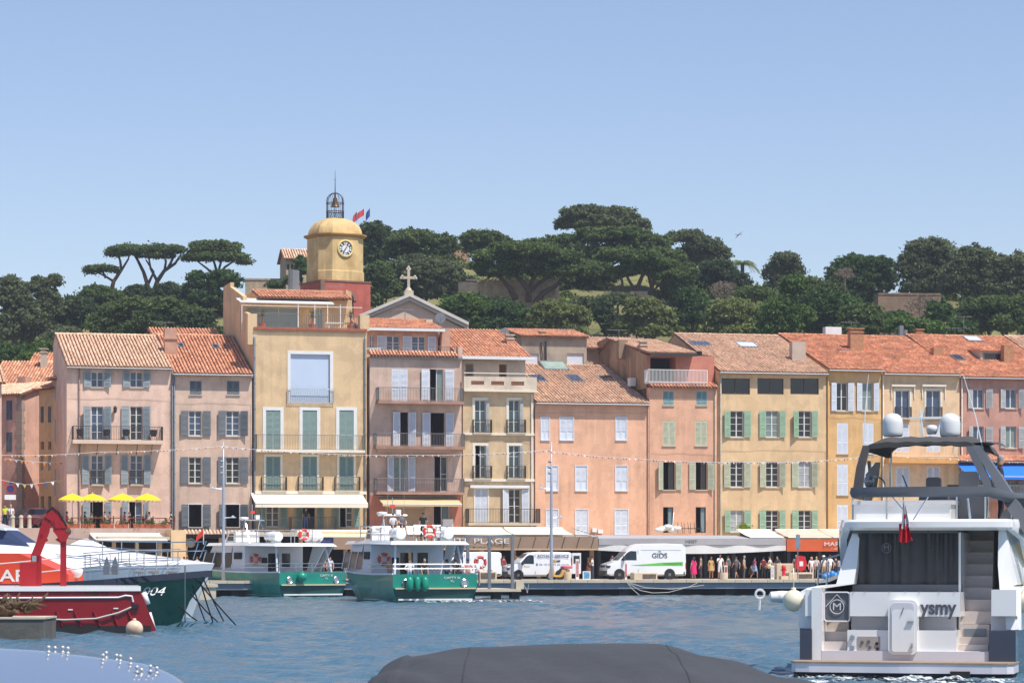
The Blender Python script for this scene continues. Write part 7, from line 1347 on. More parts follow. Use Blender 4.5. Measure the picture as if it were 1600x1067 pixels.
# ---- red work boat with crane
WB = Frame(pxw(120, 990, 95.5).x, 95.5, 9); RB = mat('red_boat_paint', (132, 12, 24), .35, .1, .9, streak=.12); RC = mat('red_crane_paint', (158, 18, 28), .4, .2, 1.6, streak=.15)
r = thing('work_boat', 'red work boat with folding crane at the left', 'boat', WB, (0, 0, 0)); A_ = lambda px, py, v=0: WB.at(px, py, v)
tr_, br_ = A_(219, 922), A_(243, 984); m = MB(); m.ring([[(-9, v, -.5), (br_.x + .1, v, -.5), (br_.x, v, A_(243, 981).z), (tr_.x, v, tr_.z), (-9, v, tr_.z + .02)] for v in (0, 4)]); hu = m.build('hull', RB, r)
m = MB(); m.box(-9, tr_.x + .02, -.06, 4.06, tr_.z - .02, tr_.z + .14); m.build('white_gunwale', GEL, hu); m = MB(); m.tube([A_(0, 934, -.03), A_(185, 933, -.03), A_(196, 930, -.03), A_(206, 931, -.03), A_(208, 940, -.03)], .035, 6); m.build('white_rail', WHITE, hu); m = MB(); m.box(-9, br_.x - .15, -.03, 4.03, -.6, .26); m.build('black_boot', RUBBER, hu)
for a, b in (((88, 955), (97, 978)), ((116, 955), (126, 978)), ((146, 955), (156, 978)), ((175, 955), (183, 976)), ((200, 955), (206, 970))): m = MB(); m.tube([A_(*a, -.02), A_(*b, -.02)], .05, 4); m.build('rib', RB, hu)
for x, y in ((110, 952), (181, 950)): m = MB(); p = A_(x, y); m.box(p.x - .08, p.x + .08, -.03, 0, p.z - .02, p.z + .02); m.build('scupper', WHITE, hu)
for a, b in (((224, 925), (231, 944)), ((232, 957), (240, 984))): m = MB(); m.tube([A_(*a, .12), A_(*b, .12)], .1, 8); m.build('bow_fender', GEL, hu, True)
text('TL 980 123', .17, RUBBER, hu, A_(150, 927.5, -.02), w=.78)
m = MB(); m.tube([A_(65, 966, -.05), A_(100, 968, -.08), A_(150, 966, -.1), A_(185, 957, -.08), A_(208, 947, -.05)], .035, 6); m.build('side_rope', mat('pale_rope', (0, 0, 0)), hu); m = MB(); p = A_(212, 946.5); m.box(p.x - .14, p.x + .1, -.1, -.005, p.z - .08, p.z + .06); m.build('fairlead', RUBBER, hu)
vc = 1.6; K = lambda px, py, v=vc: WB.at(px, py, v); cr = MB(); p, q = K(31, 919), K(57, 879); cr.box(p.x, q.x, vc - .4, vc + .4, p.z - .2, q.z); crn = cr.build('crane_base', RC, r); m = MB(); p, q = K(57, 919), K(65, 868); m.box(p.x, q.x, vc - .2, vc + .2, p.z - .2, q.z); m.build('crane_post', RC, crn)
def beam(a, b, wa, wb, th=.22, nm='crane_boom'):
    a, b = K(*a), K(*b); d = (b - a).normalized(); n = Vector((-d.z, 0, d.x)); m = MB(); m.ring([[p_ + n * w_ + Vector((0, s * th, 0)) for w_, s in ((-w, -1), (w, -1), (w, 1), (-w, 1))] for p_, w in ((a, wa), (b, wb))]); return m.build(nm, RC, crn)
def plate(nm, pts, th):
    m = MB(); P_ = [K(*p_) for p_ in pts]; m.ring([[(p_.x, vc + s * th, p_.z) for p_ in P_] for s in (-1, -.9, .9, 1)]); return m.build(nm, RC, crn)
plate('lower_boom', [(49, 878), (48, 868), (57, 846), (62, 826), (70, 806), (81, 812), (77, 832), (70, 850), (63, 868), (60, 878)], .2); plate('crane_head', [(70, 808), (74, 798), (84, 792), (92, 797), (100, 812), (107, 826), (107, 838), (103, 846), (94, 846), (88, 836), (83, 830), (82, 815)], .24); plate('boom_rib', [(64, 834), (72, 812), (74, 813), (67, 836)], .25); plate('head_plate', [(84, 812), (98, 814), (104, 825), (86, 825)], .27)
beam((66, 834), (72, 846), .05, .09, .1, 'boom_bracket'); beam((94, 838), (99, 846), .2, .1, .18); beam((99, 838), (99, 921), .105, .105, .16, 'support_column')
m = MB(); m.tube([K(62, 862), K(74, 826)], .05, 8); m.build('hydraulic_ram', STEEL, crn); m = MB(); m.tube([K(72, 800, vc - .25), K(82, 792, vc - .25), K(92, 800, vc - .25), K(104, 822, vc - .25)], .035, 6); m.build('hose', RUBBER, crn); m = MB(); p = K(104, 830); m.ball((p.x, vc - .1, p.z), .16, 10, 8); m.build('slew_joint', mat('rusty_brown', (86, 62, 44), .8, .3), crn, True); m = MB(); p, q = K(50, 877), K(57, 868); m.box(p.x, q.x, vc - .25, vc + .25, p.z, q.z); m.build('steel_collar', STEEL, crn)
fender('big cream ball fender on the water beside the red work boat', W0, *A_(210, 983).xy.to_tuple(), 0, .29, .2, mat('cream_fender', (224, 204, 176), .5, .12, 3)) if False else None
for px, py, rr, lab, mt_ in ((210, 982, .29, 'big cream ball fender floating at the right end of the red work boat', mat('cream_fender', (222, 198, 170), .5, .15, 3, stain=(170, 130, 104))), (74, 991, .2, 'smaller stained ball fender beside the concrete jetty block', mat('stained_fender', (190, 160, 120), .6, .3, 4))):
    q = pxw(px, py, 93.5 if px > 100 else 90.5); m = MB(); m.ball((0, 0, 0), rr, 18, 12); m.lathe([(.07, rr * .95), (.05, rr * 1.2)], (0, 0, 0), 8); solo(m, 'ball_fender', mt_, lab, 'fender', Frame(q.x, q.y, 0, q.z), smooth=True)
# ---- concrete jetty block with driftwood
q0, q1 = pxw(-60, 1000, 88), pxw(68, 1000, 88); zt = CH + (HY - 964) / F * 88; m = MB(); m.box(q0.x, q1.x, 88, 90.4, -1, zt - .06); r = thing('concrete_jetty', 'weathered dark concrete jetty block at the lower left', 'jetty', W0, (q1.x - 1, 88, 0)); m.build('block', mat('weathered_concrete', (94, 92, 86), .9, .3, 1.6, streak=.35, bump=.5, bscale=8), r); m = MB(); m.box(q0.x, q1.x + .03, 87.96, 90.43, zt - .058, zt); m.build('top_slab', STONE, r)
m = MB(); rs = random.Random(4); c = pxw(26, 950, 88.8)
for k in range(46):
    p0 = c + Vector((rs.uniform(-.55, .5), rs.uniform(-.3, .3), rs.uniform(-.2, .1))); d = Vector((rs.uniform(-.8, 1.1), rs.uniform(-.4, .4), rs.uniform(-.1, 1.0))) * rs.uniform(.2, .55); m.tube([p0, p0 + d * .5 + Vector((rs.uniform(-.08, .08), 0, rs.uniform(-.06, .06))), p0 + d], [rs.uniform(.05, .12), .06, .02], 6)
m.ball(tuple(c + Vector((-.35, 0, -.05))), (.35, .3, .26), 10, 8); solo(m, 'driftwood', mat('driftwood_brown', (98, 78, 56), .95, .4, 4, bump=.6, bscale=12), 'tangled brown driftwood roots lying on the concrete jetty block', 'driftwood', W0, (c.x, c.y, zt), smooth=True)
# ---- green and orange rescue boat, bow to the right
RF = Frame(pxw(306, 893, 103).x, 103, -6); r = thing('rescue_boat', 'green hulled rescue boat with orange cabin and number on the bow', 'boat', RF, (0, 2, 0)); z0 = RF.at(318, 893).z
S_ = []
for x, b, zs, k in ((0, .08, z0, 1), (-.7, .75, z0 - .06, .95), (-1.8, 1.45, z0 - .16, .85), (-3.5, 2.05, z0 - .32, .6), (-6, 2.3, z0 - .48, .3), (-9, 2.3, z0 - .5, 0), (-14, 2.2, z0 - .45, 0)): S_.append((x, b, zs, x - .75 * k, b * (.72 if k > .4 else .94), .95, x - 1.15 * k + (.0), b * (.42 if k > .4 else .88)))
R_ = [[(x, y + 2.3, z) for x, y, z in rg] for rg in hull_rings(S_)]; m = MB(); m.ring(R_, False); RGR = mat('rescue_green', (0, 96, 80), .3, .08, .8, coat=.3); hu = m.build('hull', RGR, r)
for i in (0, 9): o = strip(R_, i, -.2, .24, .10); o.build('navy_rubbing_band', mat('navy_rubber', (40, 48, 66), .7, .1), hu)
for i in (3, 6): strip(R_, i, -.04, .1, .03).build('white_waterline', WHITE, hu)
m = MB(); m.ring([[(rg[0][0] - .02, rg[0][1] + .02, rg[0][2] - .06), (rg[9][0] - .02, rg[9][1] - .02, rg[9][2] - .06)] for rg in R_], False); m.build('deck', mat('pale_deck', (206, 206, 200), .8), r)
t_ = text('004', .5, WHITE, hu, RF.at(238, 924, .88), shear=.35, w=.85, rot=(62, 0, 10))
OC = mat('orange_cabin_paint', (222, 74, 40), .4, .12, 1); D = lambda px, py, v=1.2: RF.at(px, py, v); m = MB(); pol = [(-14, D(0, 915).z), (D(107, 917).x, D(107, 913).z), (D(107, 897).x, D(107, 897).z), (D(66, 880).x, D(66, 880).z), (D(40, 868).x, D(40, 868).z), (D(28, 864).x, D(28, 864).z), (-14, D(28, 864).z)]; m.prism(pol, 1.2, 3.4); cb = m.build('orange_cabin', OC, r); text('CAP', .62, WHITE, cb, D(8, 900, 1.18), w=1.55, bold=.01)
m = MB()
for a, b in (((-40, 884), (40, 877)), ((40, 877), (140, 866)), ((60, 894), (160, 884)), ((160, 884), (260, 876))): m.tube([D(*a, .3), D(*b, .3)], .025, 6)
m.build('hand_rail', WHITE, r); m = MB(); m2 = MB()
for y0, y1 in ((862, 853), (876, 866), (888, 880)): m.tube([D(130, y0 + 6, .25), D(200, y0, .25), D(282, y1 + 8, .4)], .022, 6); m2.tube([D(130, y0 + 2, 3.9), D(200, y0 - 3, 3.9), D(282, y1 + 5, 3.6)], .022, 6)
for x in (133, 141, 156, 172, 185, 202, 225, 244, 262, 278):
    m.tube([D(x, 906 - (x - 130) * .07, .25), D(x, 866 - (x - 130) * .03, .25)], .02, 6)
    if x % 2: m2.tube([D(x, 902 - (x - 130) * .07, 3.9), D(x, 866 - (x - 130) * .04, 3.9)], .02, 6)
m.build('bow_railing', STEEL, r); m2.build('bow_railing', STEEL, r)
m = MB(); p = D(119, 892, 2.2); m.lathe([(.05, .24), (.22, .2), (.26, 0), (.22, -.2), (.05, -.24)], p, 16, 'y'); m.build('life_raft', GEL, r, True)
for x in (167, 180):
    m = MB(); p = D(x, 889, .6); m.prism([(p.x - .13, p.z - .2), (p.x + .1, p.z - .2), (p.x + .15, p.z + .05), (p.x, p.z + .5), (p.x - .15, p.z + .05)], .58, .62); m.build('anchor_cover', mat('grey_vinyl', (120, 124, 132), .6), r)
for x in (218, 240, 268): m = MB(); p = D(x, 893, 2); m.tube([(p.x - .2, 2, p.z), (p.x + .2, 2, p.z)], .06, 8); m.tube([(p.x, 2, p.z - .2), (p.x, 2, p.z + .05)], .05, 6); m.build('deck_bitt', ZINC, r)
# ---- white motor yacht with navy cover behind it
YF = Frame(pxw(322, 878, 117).x, 117, -3); D = lambda px, py, v=1.6: YF.at(px, py, v); r = thing('white_motor_yacht', 'white motor yacht with navy windscreen cover behind the rescue boat', 'boat', YF, (0, 2, 0)); z0 = YF.at(322, 880).z
S_ = [(x, b, zs, x - .6 * k, b * .8, 1.1, x - 1.0 * k, b * .6) for x, b, zs, k in ((0, .08, z0, 1), (-.8, .8, z0 - .02, .9), (-2.5, 1.6, z0 - .08, .7), (-5, 2.1, z0 - .16, .4), (-9, 2.3, z0 - .2, 0), (-14, 2.2, z0 - .2, 0))]
R_ = [[(x, y + 2.3, z) for x, y, z in rg] for rg in hull_rings(S_)]; m = MB(); m.ring(R_, False); m.build('hull', GEL, r, True); m = MB(); rg2 = []
for rg, h in zip(R_, (.0, .12, .4, .85, 1.15, 1.2)): a, b = rg[0], rg[9]; c = (a[1] + b[1]) / 2; w_ = (b[1] - a[1]) / 2; rg2.append([(a[0], c - w_, a[2]), (a[0], c - w_ * .8, a[2] + h * .6), (a[0], c - w_ * .4, a[2] + h), (a[0], c + w_ * .4, a[2] + h), (a[0], c + w_ * .8, a[2] + h * .6), (a[0], c + w_, a[2])])
m.ring(rg2, False); m.build('foredeck', GEL, r, True); m = MB(); NV = mat('navy_canvas', (40, 56, 92), .8, .08); p0, p1, p2, p3 = D(-30, 862), D(58, 858), D(14, 828), D(-30, 822)
m.ring([[(p0.x, v, p0.z), (p1.x, v, p1.z), (p2.x, v + s, p2.z), (p3.x, v + s, p3.z)] for v, s in ((1.0, .3), (3.6, -.3))]); m.build('windscreen_cover', NV, r); m = MB(); p0, p1 = D(-30, 822), D(14, 829); m.prism([(p0.x, p0.z), (p1.x, p1.z), (p1.x - .1, p1.z + .12), (p0.x, p0.z + .28)], 1.0, 3.6); m.build('hard_top', GEL, r); m = MB(); p0 = D(128, 841); m.ring([[(p0.x - 1.0, 1.4, p0.z - .5), (p0.x + 1.1, 1.4, p0.z - .5), (p0.x + 1.1, 3.2, p0.z - .5), (p0.x - 1.0, 3.2, p0.z - .5)], [(p0.x - .1, 2.2, p0.z), (p0.x + .1, 2.2, p0.z), (p0.x + .1, 2.4, p0.z), (p0.x - .1, 2.4, p0.z)]]); m.build('white_tarp', WHITE, r); m = MB(); p0, p1 = D(0, 862, .95), D(26, 878, .95); m.tube([p0, p1], .05, 6); m.build('cream_pillar', CANVAS, r)
m = MB()
for v in (.3, 4.3):
    for y0, y1 in ((840, 848), (850, 862)): m.tube([D(95, y0, v), D(180, y0 + 6, v), D(260, y0 + 7 + (y1 - 848) * .3, v), D(323, y1 - 2, 2.3)], .025, 6)
    for x in (160, 190, 214, 245, 270): m.tube([D(x, 876, v), D(x, 846, v)], .022, 6)
m.tube([D(322, 847, 2.3), D(312, 872, 2.3)], .025, 6); m.tube([D(310, 848, 2.3), D(302, 873, 2.3)], .025, 6); m.build('pulpit_rail', STEEL, r)
m = MB(); p = D(318, 836, 2.3); m.tube([D(318, 850, 2.3), D(318, 826, 2.3)], .02, 5); fl = m.build('flag_staff', WHITE, r); m = MB(); m.prism([(p.x, p.z), (p.x - .35, p.z - .3), (p.x - .3, p.z - .05), (p.x, p.z + .3)], 2.29, 2.31); m.build('flag_cloth', RING, fl)
# mooring lines from the bows
RP = mat('dark_rope', (40, 42, 48), .9)
for i, (a, b, lab) in enumerate((((305, 902), (372, 978), 'dark mooring line farthest right from the bows'), ((312, 905), (335, 976), 'dark mooring line steeply down from the white bow'), ((300, 912), (322, 972), 'dark mooring line in the middle of the bow lines'), ((278, 945), (318, 974), 'dark mooring line from the rescue boat stem'), ((316, 900), (352, 973), 'second dark mooring line from the white bow'), ((296, 925), (345, 974), 'slanting dark line crossing the other bow lines'), ((289, 882), (289, 978), 'pale vertical rope hanging from the rescue boat bow'))):
    A2, B2 = pxw(*a, 103 if i < 6 else 102.6), pxw(*b, 105); B2.z = -.05; B2.y = F * (CH) / (b[1] - HY); B2.x = (b[0] - 800) / F * B2.y; m = MB(); m.tube([A2, A2.lerp(B2, .5) - Vector((0, 0, .05)), B2], .028, 5); solo(m, 'mooring_line', RP if i < 6 else mat('pale_rope', (0, 0, 0)), lab, 'rope', W0, tuple(A2))
q = pxw(296, 905, 176); m = MB(); m.box(-1.2, 1.6, -.5, 3, -.5, .75); m.box(-1.3, 1.7, -.6, 3.1, .752, .95); solo(m, 'stone_mole', STONE, 'pale stone mole end between the bows and the left ferry', 'mole', Frame(q.x, q.y, 14))
# ---------------------------------------------------------------- the motor yacht in the right foreground
YT = Frame(pxw(1406, 1000, 58.5).x, 58.5, -16); r = thing('motor_yacht', 'large white flybridge motor yacht seen from astern in the right foreground', 'boat', YT, (0, 1, 0)); D = lambda px, py, v: YT.at(px, py, v)
SLATE = mat('slate_hull_paint', (58, 64, 80), .18, .05, .8, coat=.6); LAV = mat('pale_gelcoat', (212, 208, 212), .3, .04, 1); CHAR = mat('charcoal_trim', (94, 97, 102), .35, .08); STEPM = mat('pale_step', (202, 190, 182), .6, .06, 2); TEAK = mat('grey_teak', (150, 130, 112), .8, .15, 4)
def pane(nm, px0, px1, py0, py1, v, mt, par=None, dep=.05):
    a, b = D(px0, py1, v), D(px1, py0, v); m = MB(); m.box(a.x, b.x, v, v + dep, a.z, b.z); return m.build(nm, mt, par or r)
# hull: dark slate sides, white topsides
def side(b0, z): return [(-b0, z), (b0, z)]
st = [(1.0, 2.28, .40, 1.06, 1.95), (3, 2.42, .40, 1.1, 2.0), (6, 2.5, .42, 1.3, 2.15), (10, 2.45, .5, 1.6, 2.35), (14, 1.8, .6, 1.8, 2.5), (17, .75, .7, 2.0, 2.6), (18.2, .05, .8, 2.1, 2.65)]
for sg in (-1, 1):
    m = MB(); m.ring([[(sg * b * .9, y, -.3), (sg * b * .96, y, zb), (sg * b, y, zs)] for y, b, zb, zs, zt in st], False); m.build('hull_side', SLATE, r, True)
    m = MB(); m.ring([[(sg * b, y, zs), (sg * (b + .03), y, zs + .04), (sg * (b - .02), y, zs + .08), (sg * (b - .12), y, zt), (sg * (b - .4), y, zt + .02)] for y, b, zb, zs, zt in st[1:]], False); m.build('topside', GEL, r, True)
    m = MB(); x0, x1 = sorted((sg * 2.28, sg * (2.02 if sg < 0 else 1.72))); m.box(x0, x1, 1.0, 1.5, .40, 1.04); m.build('quarter', SLATE, r)
m = MB(); m.box(-2.2, 2.2, 1.25, 2.4, -.3, .42); m.build('stern_bottom', RUBBER, r); m = MB(); m.ring([[(-b + .3, y, zt), (b - .3, y, zt)] for y, b, zb, zs, zt in st[2:]], False); m.build('deck', GEL, r)
def rr(pts, z0, z1, nm, mt): m = MB(); m.ring([[(x, y, z0) for x, y in pts], [(x, y, z1) for x, y in pts]]); return m.build(nm, mt, r)
PL = [(-2.3, 1.4), (-2.32, .25), (-2.2, .06), (-1.9, 0), (0, -.06), (1.9, 0), (2.2, .06), (2.32, .25), (2.3, 1.4)]
rr(PL, .17, .36, 'swim_platform', LAV); rr([(x * 1.008, y - .015 if y < 1 else y) for x, y in PL], .362, .392, 'teak_edge', TEAK); rr([(x * .985, y + .06) for x, y in PL], -.2, .168, 'platform_underside', RUBBER)
p = D(1500, 1053, -.08); m = MB(); m.box(p.x - .2, p.x + .2, -.12, .1, p.z - .12, p.z + .06); m.build('platform_drawer', RUBBER, r)
# transom
pane('base_panel', 1283, 1545, 1018, 1036, 1.05, LAV, dep=.5); cb = pane('lower_block', 1324, 1494, 985, 1018.5, 1.12, GEL, dep=1.0)
pane('upper_panel', 1328, 1500, 925, 962, 1.25, GEL, dep=.9); pane('recess_panel', 1330, 1494, 961.5, 986, 1.75, LAV, dep=.3)
p, q = D(1388, 1022, 1.0), D(1433, 937, 1.0); m = MB(); c = Vector(((p.x + q.x) / 2, 0, (p.z + q.z) / 2)); hw, hh = (q.x - p.x) / 2, (q.z - p.z) / 2
def rrect(hw, hh, rad, n=5): return [(c.x + sx * (hw - rad) + rad * math.cos(t), c.z + sz * (hh - rad) + rad * math.sin(t)) for sx, sz, t0 in ((1, -1, -90), (1, 1, 0), (-1, 1, 90), (-1, -1, 180)) for t in [R(t0 + 90 * k / n) for k in range(n + 1)]]
m.prism(rrect(hw, hh, .12), .98, 1.3); dr = m.build('transom_door_frame', GEL, r); m = MB(); m.prism(rrect(hw - .06, hh - .06, .09), .965, .981); m.build('door_recess', LAV, dr)
m = MB(); c0 = c.copy(); c = Vector((c0.x, 0, c0.z - .08)); m.prism(rrect(hw - .08, hh - .14, .06), .95, .964); c = c0; m.build('door', GEL, dr); m = MB(); z = D(1427, 972, .94).z; m.box(q.x - .2, q.x - .06, .91, .95, z, z + .03); m.tube([(q.x - .1, .93, p.z + .14), (q.x - .1, .92, p.z + .24)], .02, 6); m.tube([(c0.x - .02, .94, q.z - .3), (c0.x + .03, .93, q.z - .16)], .015, 5); m.build('door_handle', STEEL, dr)
nm_ = text('ysmy', .42, mat('dark_grey_lettering', (84, 84, 92), .4), r, D(1466, 949.5, 1.238), w=.77, bold=.012)
for px in (1334, 1352, 1390, 1415, 1437, 1468, 1492): m = MB(); z = D(px, 924, 1.25); m.lathe([(.012, -.02), (.012, 0)], (z.x, 1.25, z.z), 6, 'y'); m.build('snap_stud', STEEL, r)
sp = pane('shower_panel', 1340, 1375, 994, 1017, 1.105, mat('grey_panel', (168, 158, 150), .5), cb, .02)
for px, py in ((1347, 1003), (1357, 1002), (1359, 1011), (1370, 1005), (1371, 1013)): z = D(px, py, 1.09); m = MB(); m.lathe([(.035, -.015), (.035, 0)], (z.x, 1.1, z.z), 10, 'y'); m.build('socket', CHAR if px < 1365 else RUBBER, sp)
for py in (995.5, 1011.5): z = D(1331.5, py, 1.1); m = MB(); m.lathe([(.05, -.04), (.05, 0)], (z.x, 1.12, z.z), 12, 'y'); m.build('shore_socket', STEEL, cb)
# port stair with emblem gate
pane('port_column', 1268, 1284, 918, 1036, 1.05, GEL, dep=.6); pane('port_wing', 1258, 1271, 921, 962, 1.1, GEL, dep=2.5)
for i, (y0, y1) in enumerate(((970, 986), (986, 1002), (1002, 1018.5))): pane('port_step', 1284 + i * 1.5 - 1.5, 1326 - i * 1.5, y0, y1, 1.75 - i * .22, STEPM, dep=.6)
g_ = pane('emblem_gate', 1289, 1326, 926, 969, 1.32, CHAR, dep=.04); a, b = D(1288, 970, 1.3), D(1327.5, 925, 1.3); m = MB(); xm, zm = (a.x + b.x) / 2, (a.z + b.z) / 2; hw, hh = (b.x - a.x) / 2, (b.z - a.z) / 2
c = Vector((xm, 0, zm)); pts = rrect(hw, hh, .06); m.tube([(x, 1.3, z) for x, z in pts + pts[:1]], .018, 6); m.torus((xm, 1.3, zm), hw * .55, .009, 'y', 28, 5); m.tube([(xm - hw * .88, 1.3, zm), (xm, 1.3, zm + hh * .85), (xm + hw * .88, 1.3, zm), (xm, 1.3, zm - hh * .85), (xm - hw * .88, 1.3, zm)], .010, 5); m.build('gate_tube', LAV, g_); text('M', .22, LAV, g_, (xm, 1.3, zm), w=.17)
# starboard stair up to the flybridge
for i in range(3): pane('starboard_step', 1497 - i * 1.5, 1546 - i * 2, 995 + i * 12, 1007 + i * 12, 1.7 - i * .22, STEPM, dep=.5)
wn = pane('stair_window_frame', 1500, 1546, 975, 995, 1.85, STEPM, dep=.2); pane('stair_window', 1506, 1541, 982, 993.5, 1.83, mat('grey_step_glass', (120, 128, 134), .2), wn, .02)
for i in range(8): y0 = 955 - i * 18.5; pane('flybridge_step', 1502, 1549 + i * .6, y0, y0 + 19, 1.95 + i * .24, STEPM, dep=.5)
pane('stair_back', 1500, 1560, 826, 985, 4.1, STEPM, dep=.1); a = D(1501.5, 985, 1.9); b = D(1506, 828, 3.9); m = MB(); m.box(a.x - .05, a.x, 1.9, 4.1, a.z, 3.1); m.build('stair_wall', GEL, r)
pane('starboard_coaming', 1549, 1588, 921, 962, 1.15, GEL, dep=2); pane('starboard_shoulder', 1546, 1582, 985, 992, 1.1, GEL, dep=1.2); pane('starboard_recess', 1548, 1580, 960, 986, 1.6, LAV, dep=.4)
# cockpit curtain
VN = mat('dark_vinyl', (62, 60, 60), .42, .25, 2.5, bump=.3, bscale=3); a, b = D(1334, 924, 2.0), D(1503, 828, 2.0); m = MB(); n = 70; m.ring([[(a.x + (b.x - a.x) * k / n, 2.0 + .05 * math.sin(k * .9 + 1.5 * math.sin(k * .23)) * (.35 + .65 * t) + .03 * math.sin(k * .31 + t * 2), a.z + (b.z - a.z) * t) for k in range(n + 1)] for t in np.linspace(0, 1, 10)], False); cu = m.build('cockpit_curtain', VN, r, True)
m = MB(); m.box(a.x - .02, b.x + .02, 1.93, 1.96, a.z - .02, a.z + .16); m.box(a.x - .02, b.x + .02, 1.93, 1.96, b.z - .06, b.z + .03); m.build('curtain_hem', CHAR, cu); c = D(1385, 856, 1.9); m = MB(); m.torus(tuple(c), .1, .006, 'y', 22, 4); m.build('emblem_ring', ZINC, cu); text('M', .15, ZINC, cu, c, w=.11)
pane('cockpit_back', 1336, 1502, 830, 922, 2.6, DARK, dep=.1)
# port fin
z = D(1330, 828, 2.4).z
for sg in (-1, 1):
    m = MB(); m.ring([[(sg * xo + (.33 if zz > 1.98 else .12 if zz > 1.9 else 0), y + dy, zz) for xo, dy, zz in ((2.36, 0, 1.05), (2.36, 0, 1.82), (2.3, .05, 1.92), (2.05, .1, 1.97), (1.93, .3, 2.0), (1.84, .42, 2.4), (1.72, .6, 2.85), (1.62, .72, z), (1.48, .72, z), (1.5, .42, 2.4), (1.55, .25, 2.0), (1.9, .12, 1.9), (2.0, .0, 1.8), (2.05, 0, 1.05))] for y in (1.32, 9)]); m.build('cockpit_side', GEL, r, True, auto=35)
# flybridge deck with swept starboard side
zt = D(1430, 811, 1.6).z; zb = D(1430, 828, 1.6).z; OV = [(-2.25, 9), (-2.1, 4.5), (-1.86, 2.2), (-1.72, 1.7), (-1.4, 1.5), (0, 1.4), (1.4, 1.5), (1.72, 1.7), (1.9, 2.2), (2.2, 4.5), (2.3, 9)]; OV = [(x + .33, y) for x, y in OV]
m = MB(); m.ring([[((x - .33) * s + .33, y + dy, z) for x, y in OV] for s, dy, z in ((.94, .1, zb), (1, 0, zb + .06), (1.0, 0, zt - .05), (.97, .04, zt))]); m.build('flybridge_deck', GEL, r, True, auto=35)
for sg in (1, -1):
    m = MB(); rg = []
    for y, z0, z1, xx in ((1.9, zb, zt, 1.8), (2.6, zb - .2, zt, 1.98), (3.6, zb - .6, zt - .02, 2.15), (5, 2.2, zt - .05, 2.36), (8, 2.2, zt - .05, 2.44)): k_ = .33 if sg < 0 or y < 3 else .15; rg.append([(sg * (xx + .02) + k_, y, z0), (sg * (xx + .05) + k_, y, (z0 + z1) / 2), (sg * xx + k_, y, z1), (sg * (xx - .14) + k_, y, z1), (sg * (xx - .12) + k_, y, z0)])
    m.ring(rg); m.build('side_sweep', GEL, r, True, auto=40)
    xw = -2.16 if sg < 0 else 2.64; m = MB(); m.box(xw, xw + .03, 5.2, 8.0, 2.5, 3.0); m.build('saloon_window', GLASS, r)
m = MB(); m.prismx([(5, 2.1), (9.0, 2.1), (12.5, 2.45), (9.5, zt), (5, zt)], -2.0, 2.0); m.build('deckhouse', GEL, r); m = MB(); m.poly([(-1.8, 12.3, 2.55), (1.8, 12.3, 2.55), (1.7, 9.9, zt - .15), (-1.7, 9.9, zt - .15)]); m.build('windscreen', GLASS, r)
# flybridge furniture
z0 = zt; pane('aft_settee', 1334, 1486, 786, 812, 2.2, GEL, dep=1.2); pane('settee_cushion', 1332, 1489, 781, 788, 2.15, LAV, dep=1.3); m = MB(); zz0, zz1 = D(1430, 777, 2.4).z, D(1430, 761, 2.4).z
BR_ = [(-1.95, 6.5), (-1.85, 3.2), (-1.72, 2.3), (-1.3, 2.0), (0, 1.9), (1.3, 2.0), (1.72, 2.3), (1.95, 3.2), (2.1, 6.5)]; BR_ = [(x + .33, y) for x, y in BR_]
m.ring([[(x * s, y, z - (.09 if x > 1.9 and y > 2.2 else 0) * (1 + .15 * y)) for s, z in ((1, zz0 + .03), (1.02, (zz0 + zz1) / 2), (1, zz1), (.96, zz1 - .02), (.97, zz0))] for x, y in BR_]); m.build('flybridge_rail_band', CHAR, r, True, auto=45)
for x, y in ((-1.7, 2.4), (-.9, 2.0), (.6, 2.0), (1.2, 2.05), (1.7, 2.6), (-1.85, 5), (2.0, 5)): m = MB(); m.tube([(x + .33, y, zt), (x + .33, y, zz0 + .05)], .022, 6); m.build('rail_stanchion', STEEL, r)
pane('cockpit_shade_panel', 1489, 1545, 780, 812, 4.2, DARK, dep=.1); SEAT = mat('grey_seat_vinyl', (134, 132, 132), .6, .06)  # dark panel paints the shade inside the flybridge
for px, v, nm, s in ((1459, 5.2, 'helm_seat', 1.0), (1514, 3.4, 'companion_seat', 1.3)):
    p = D(px, 772, v); m = MB(); m.ring([[(p.x + dx, v + dy, p.z + dz) for dx, dy in ((-w_, -.12), (w_, -.12), (w_, .12), (-w_, .12))] for w_, dz in ((.30 * s, -.7), (.33 * s, -.2), (.30 * s, .12), (.16 * s, .16), (.16 * s, .34 * s), (.12 * s, .38 * s))]); o = m.build(nm, SEAT, r, True, auto=50); m = MB(); m.box(p.x - .3 * s, p.x + .3 * s, v, v + .5, p.z - .5, p.z - .36); m.tube([(p.x, v + .2, zt), (p.x, v + .2, p.z - .5)], .07, 8); m.build('seat_base', SEAT, o)
pane('console', 1480, 1514, 757, 764, 5.8, CHAR, dep=.6); pane('console_screen', 1500, 1512, 753, 763, 5.75, RUBBER, dep=.05)
m = MB(); p = D(1368, 760, 5); m.torus((p.x, 5, p.z), .22, .018, 'y', 16, 6, 0, math.pi); m.build('steering_wheel', STEEL, r)
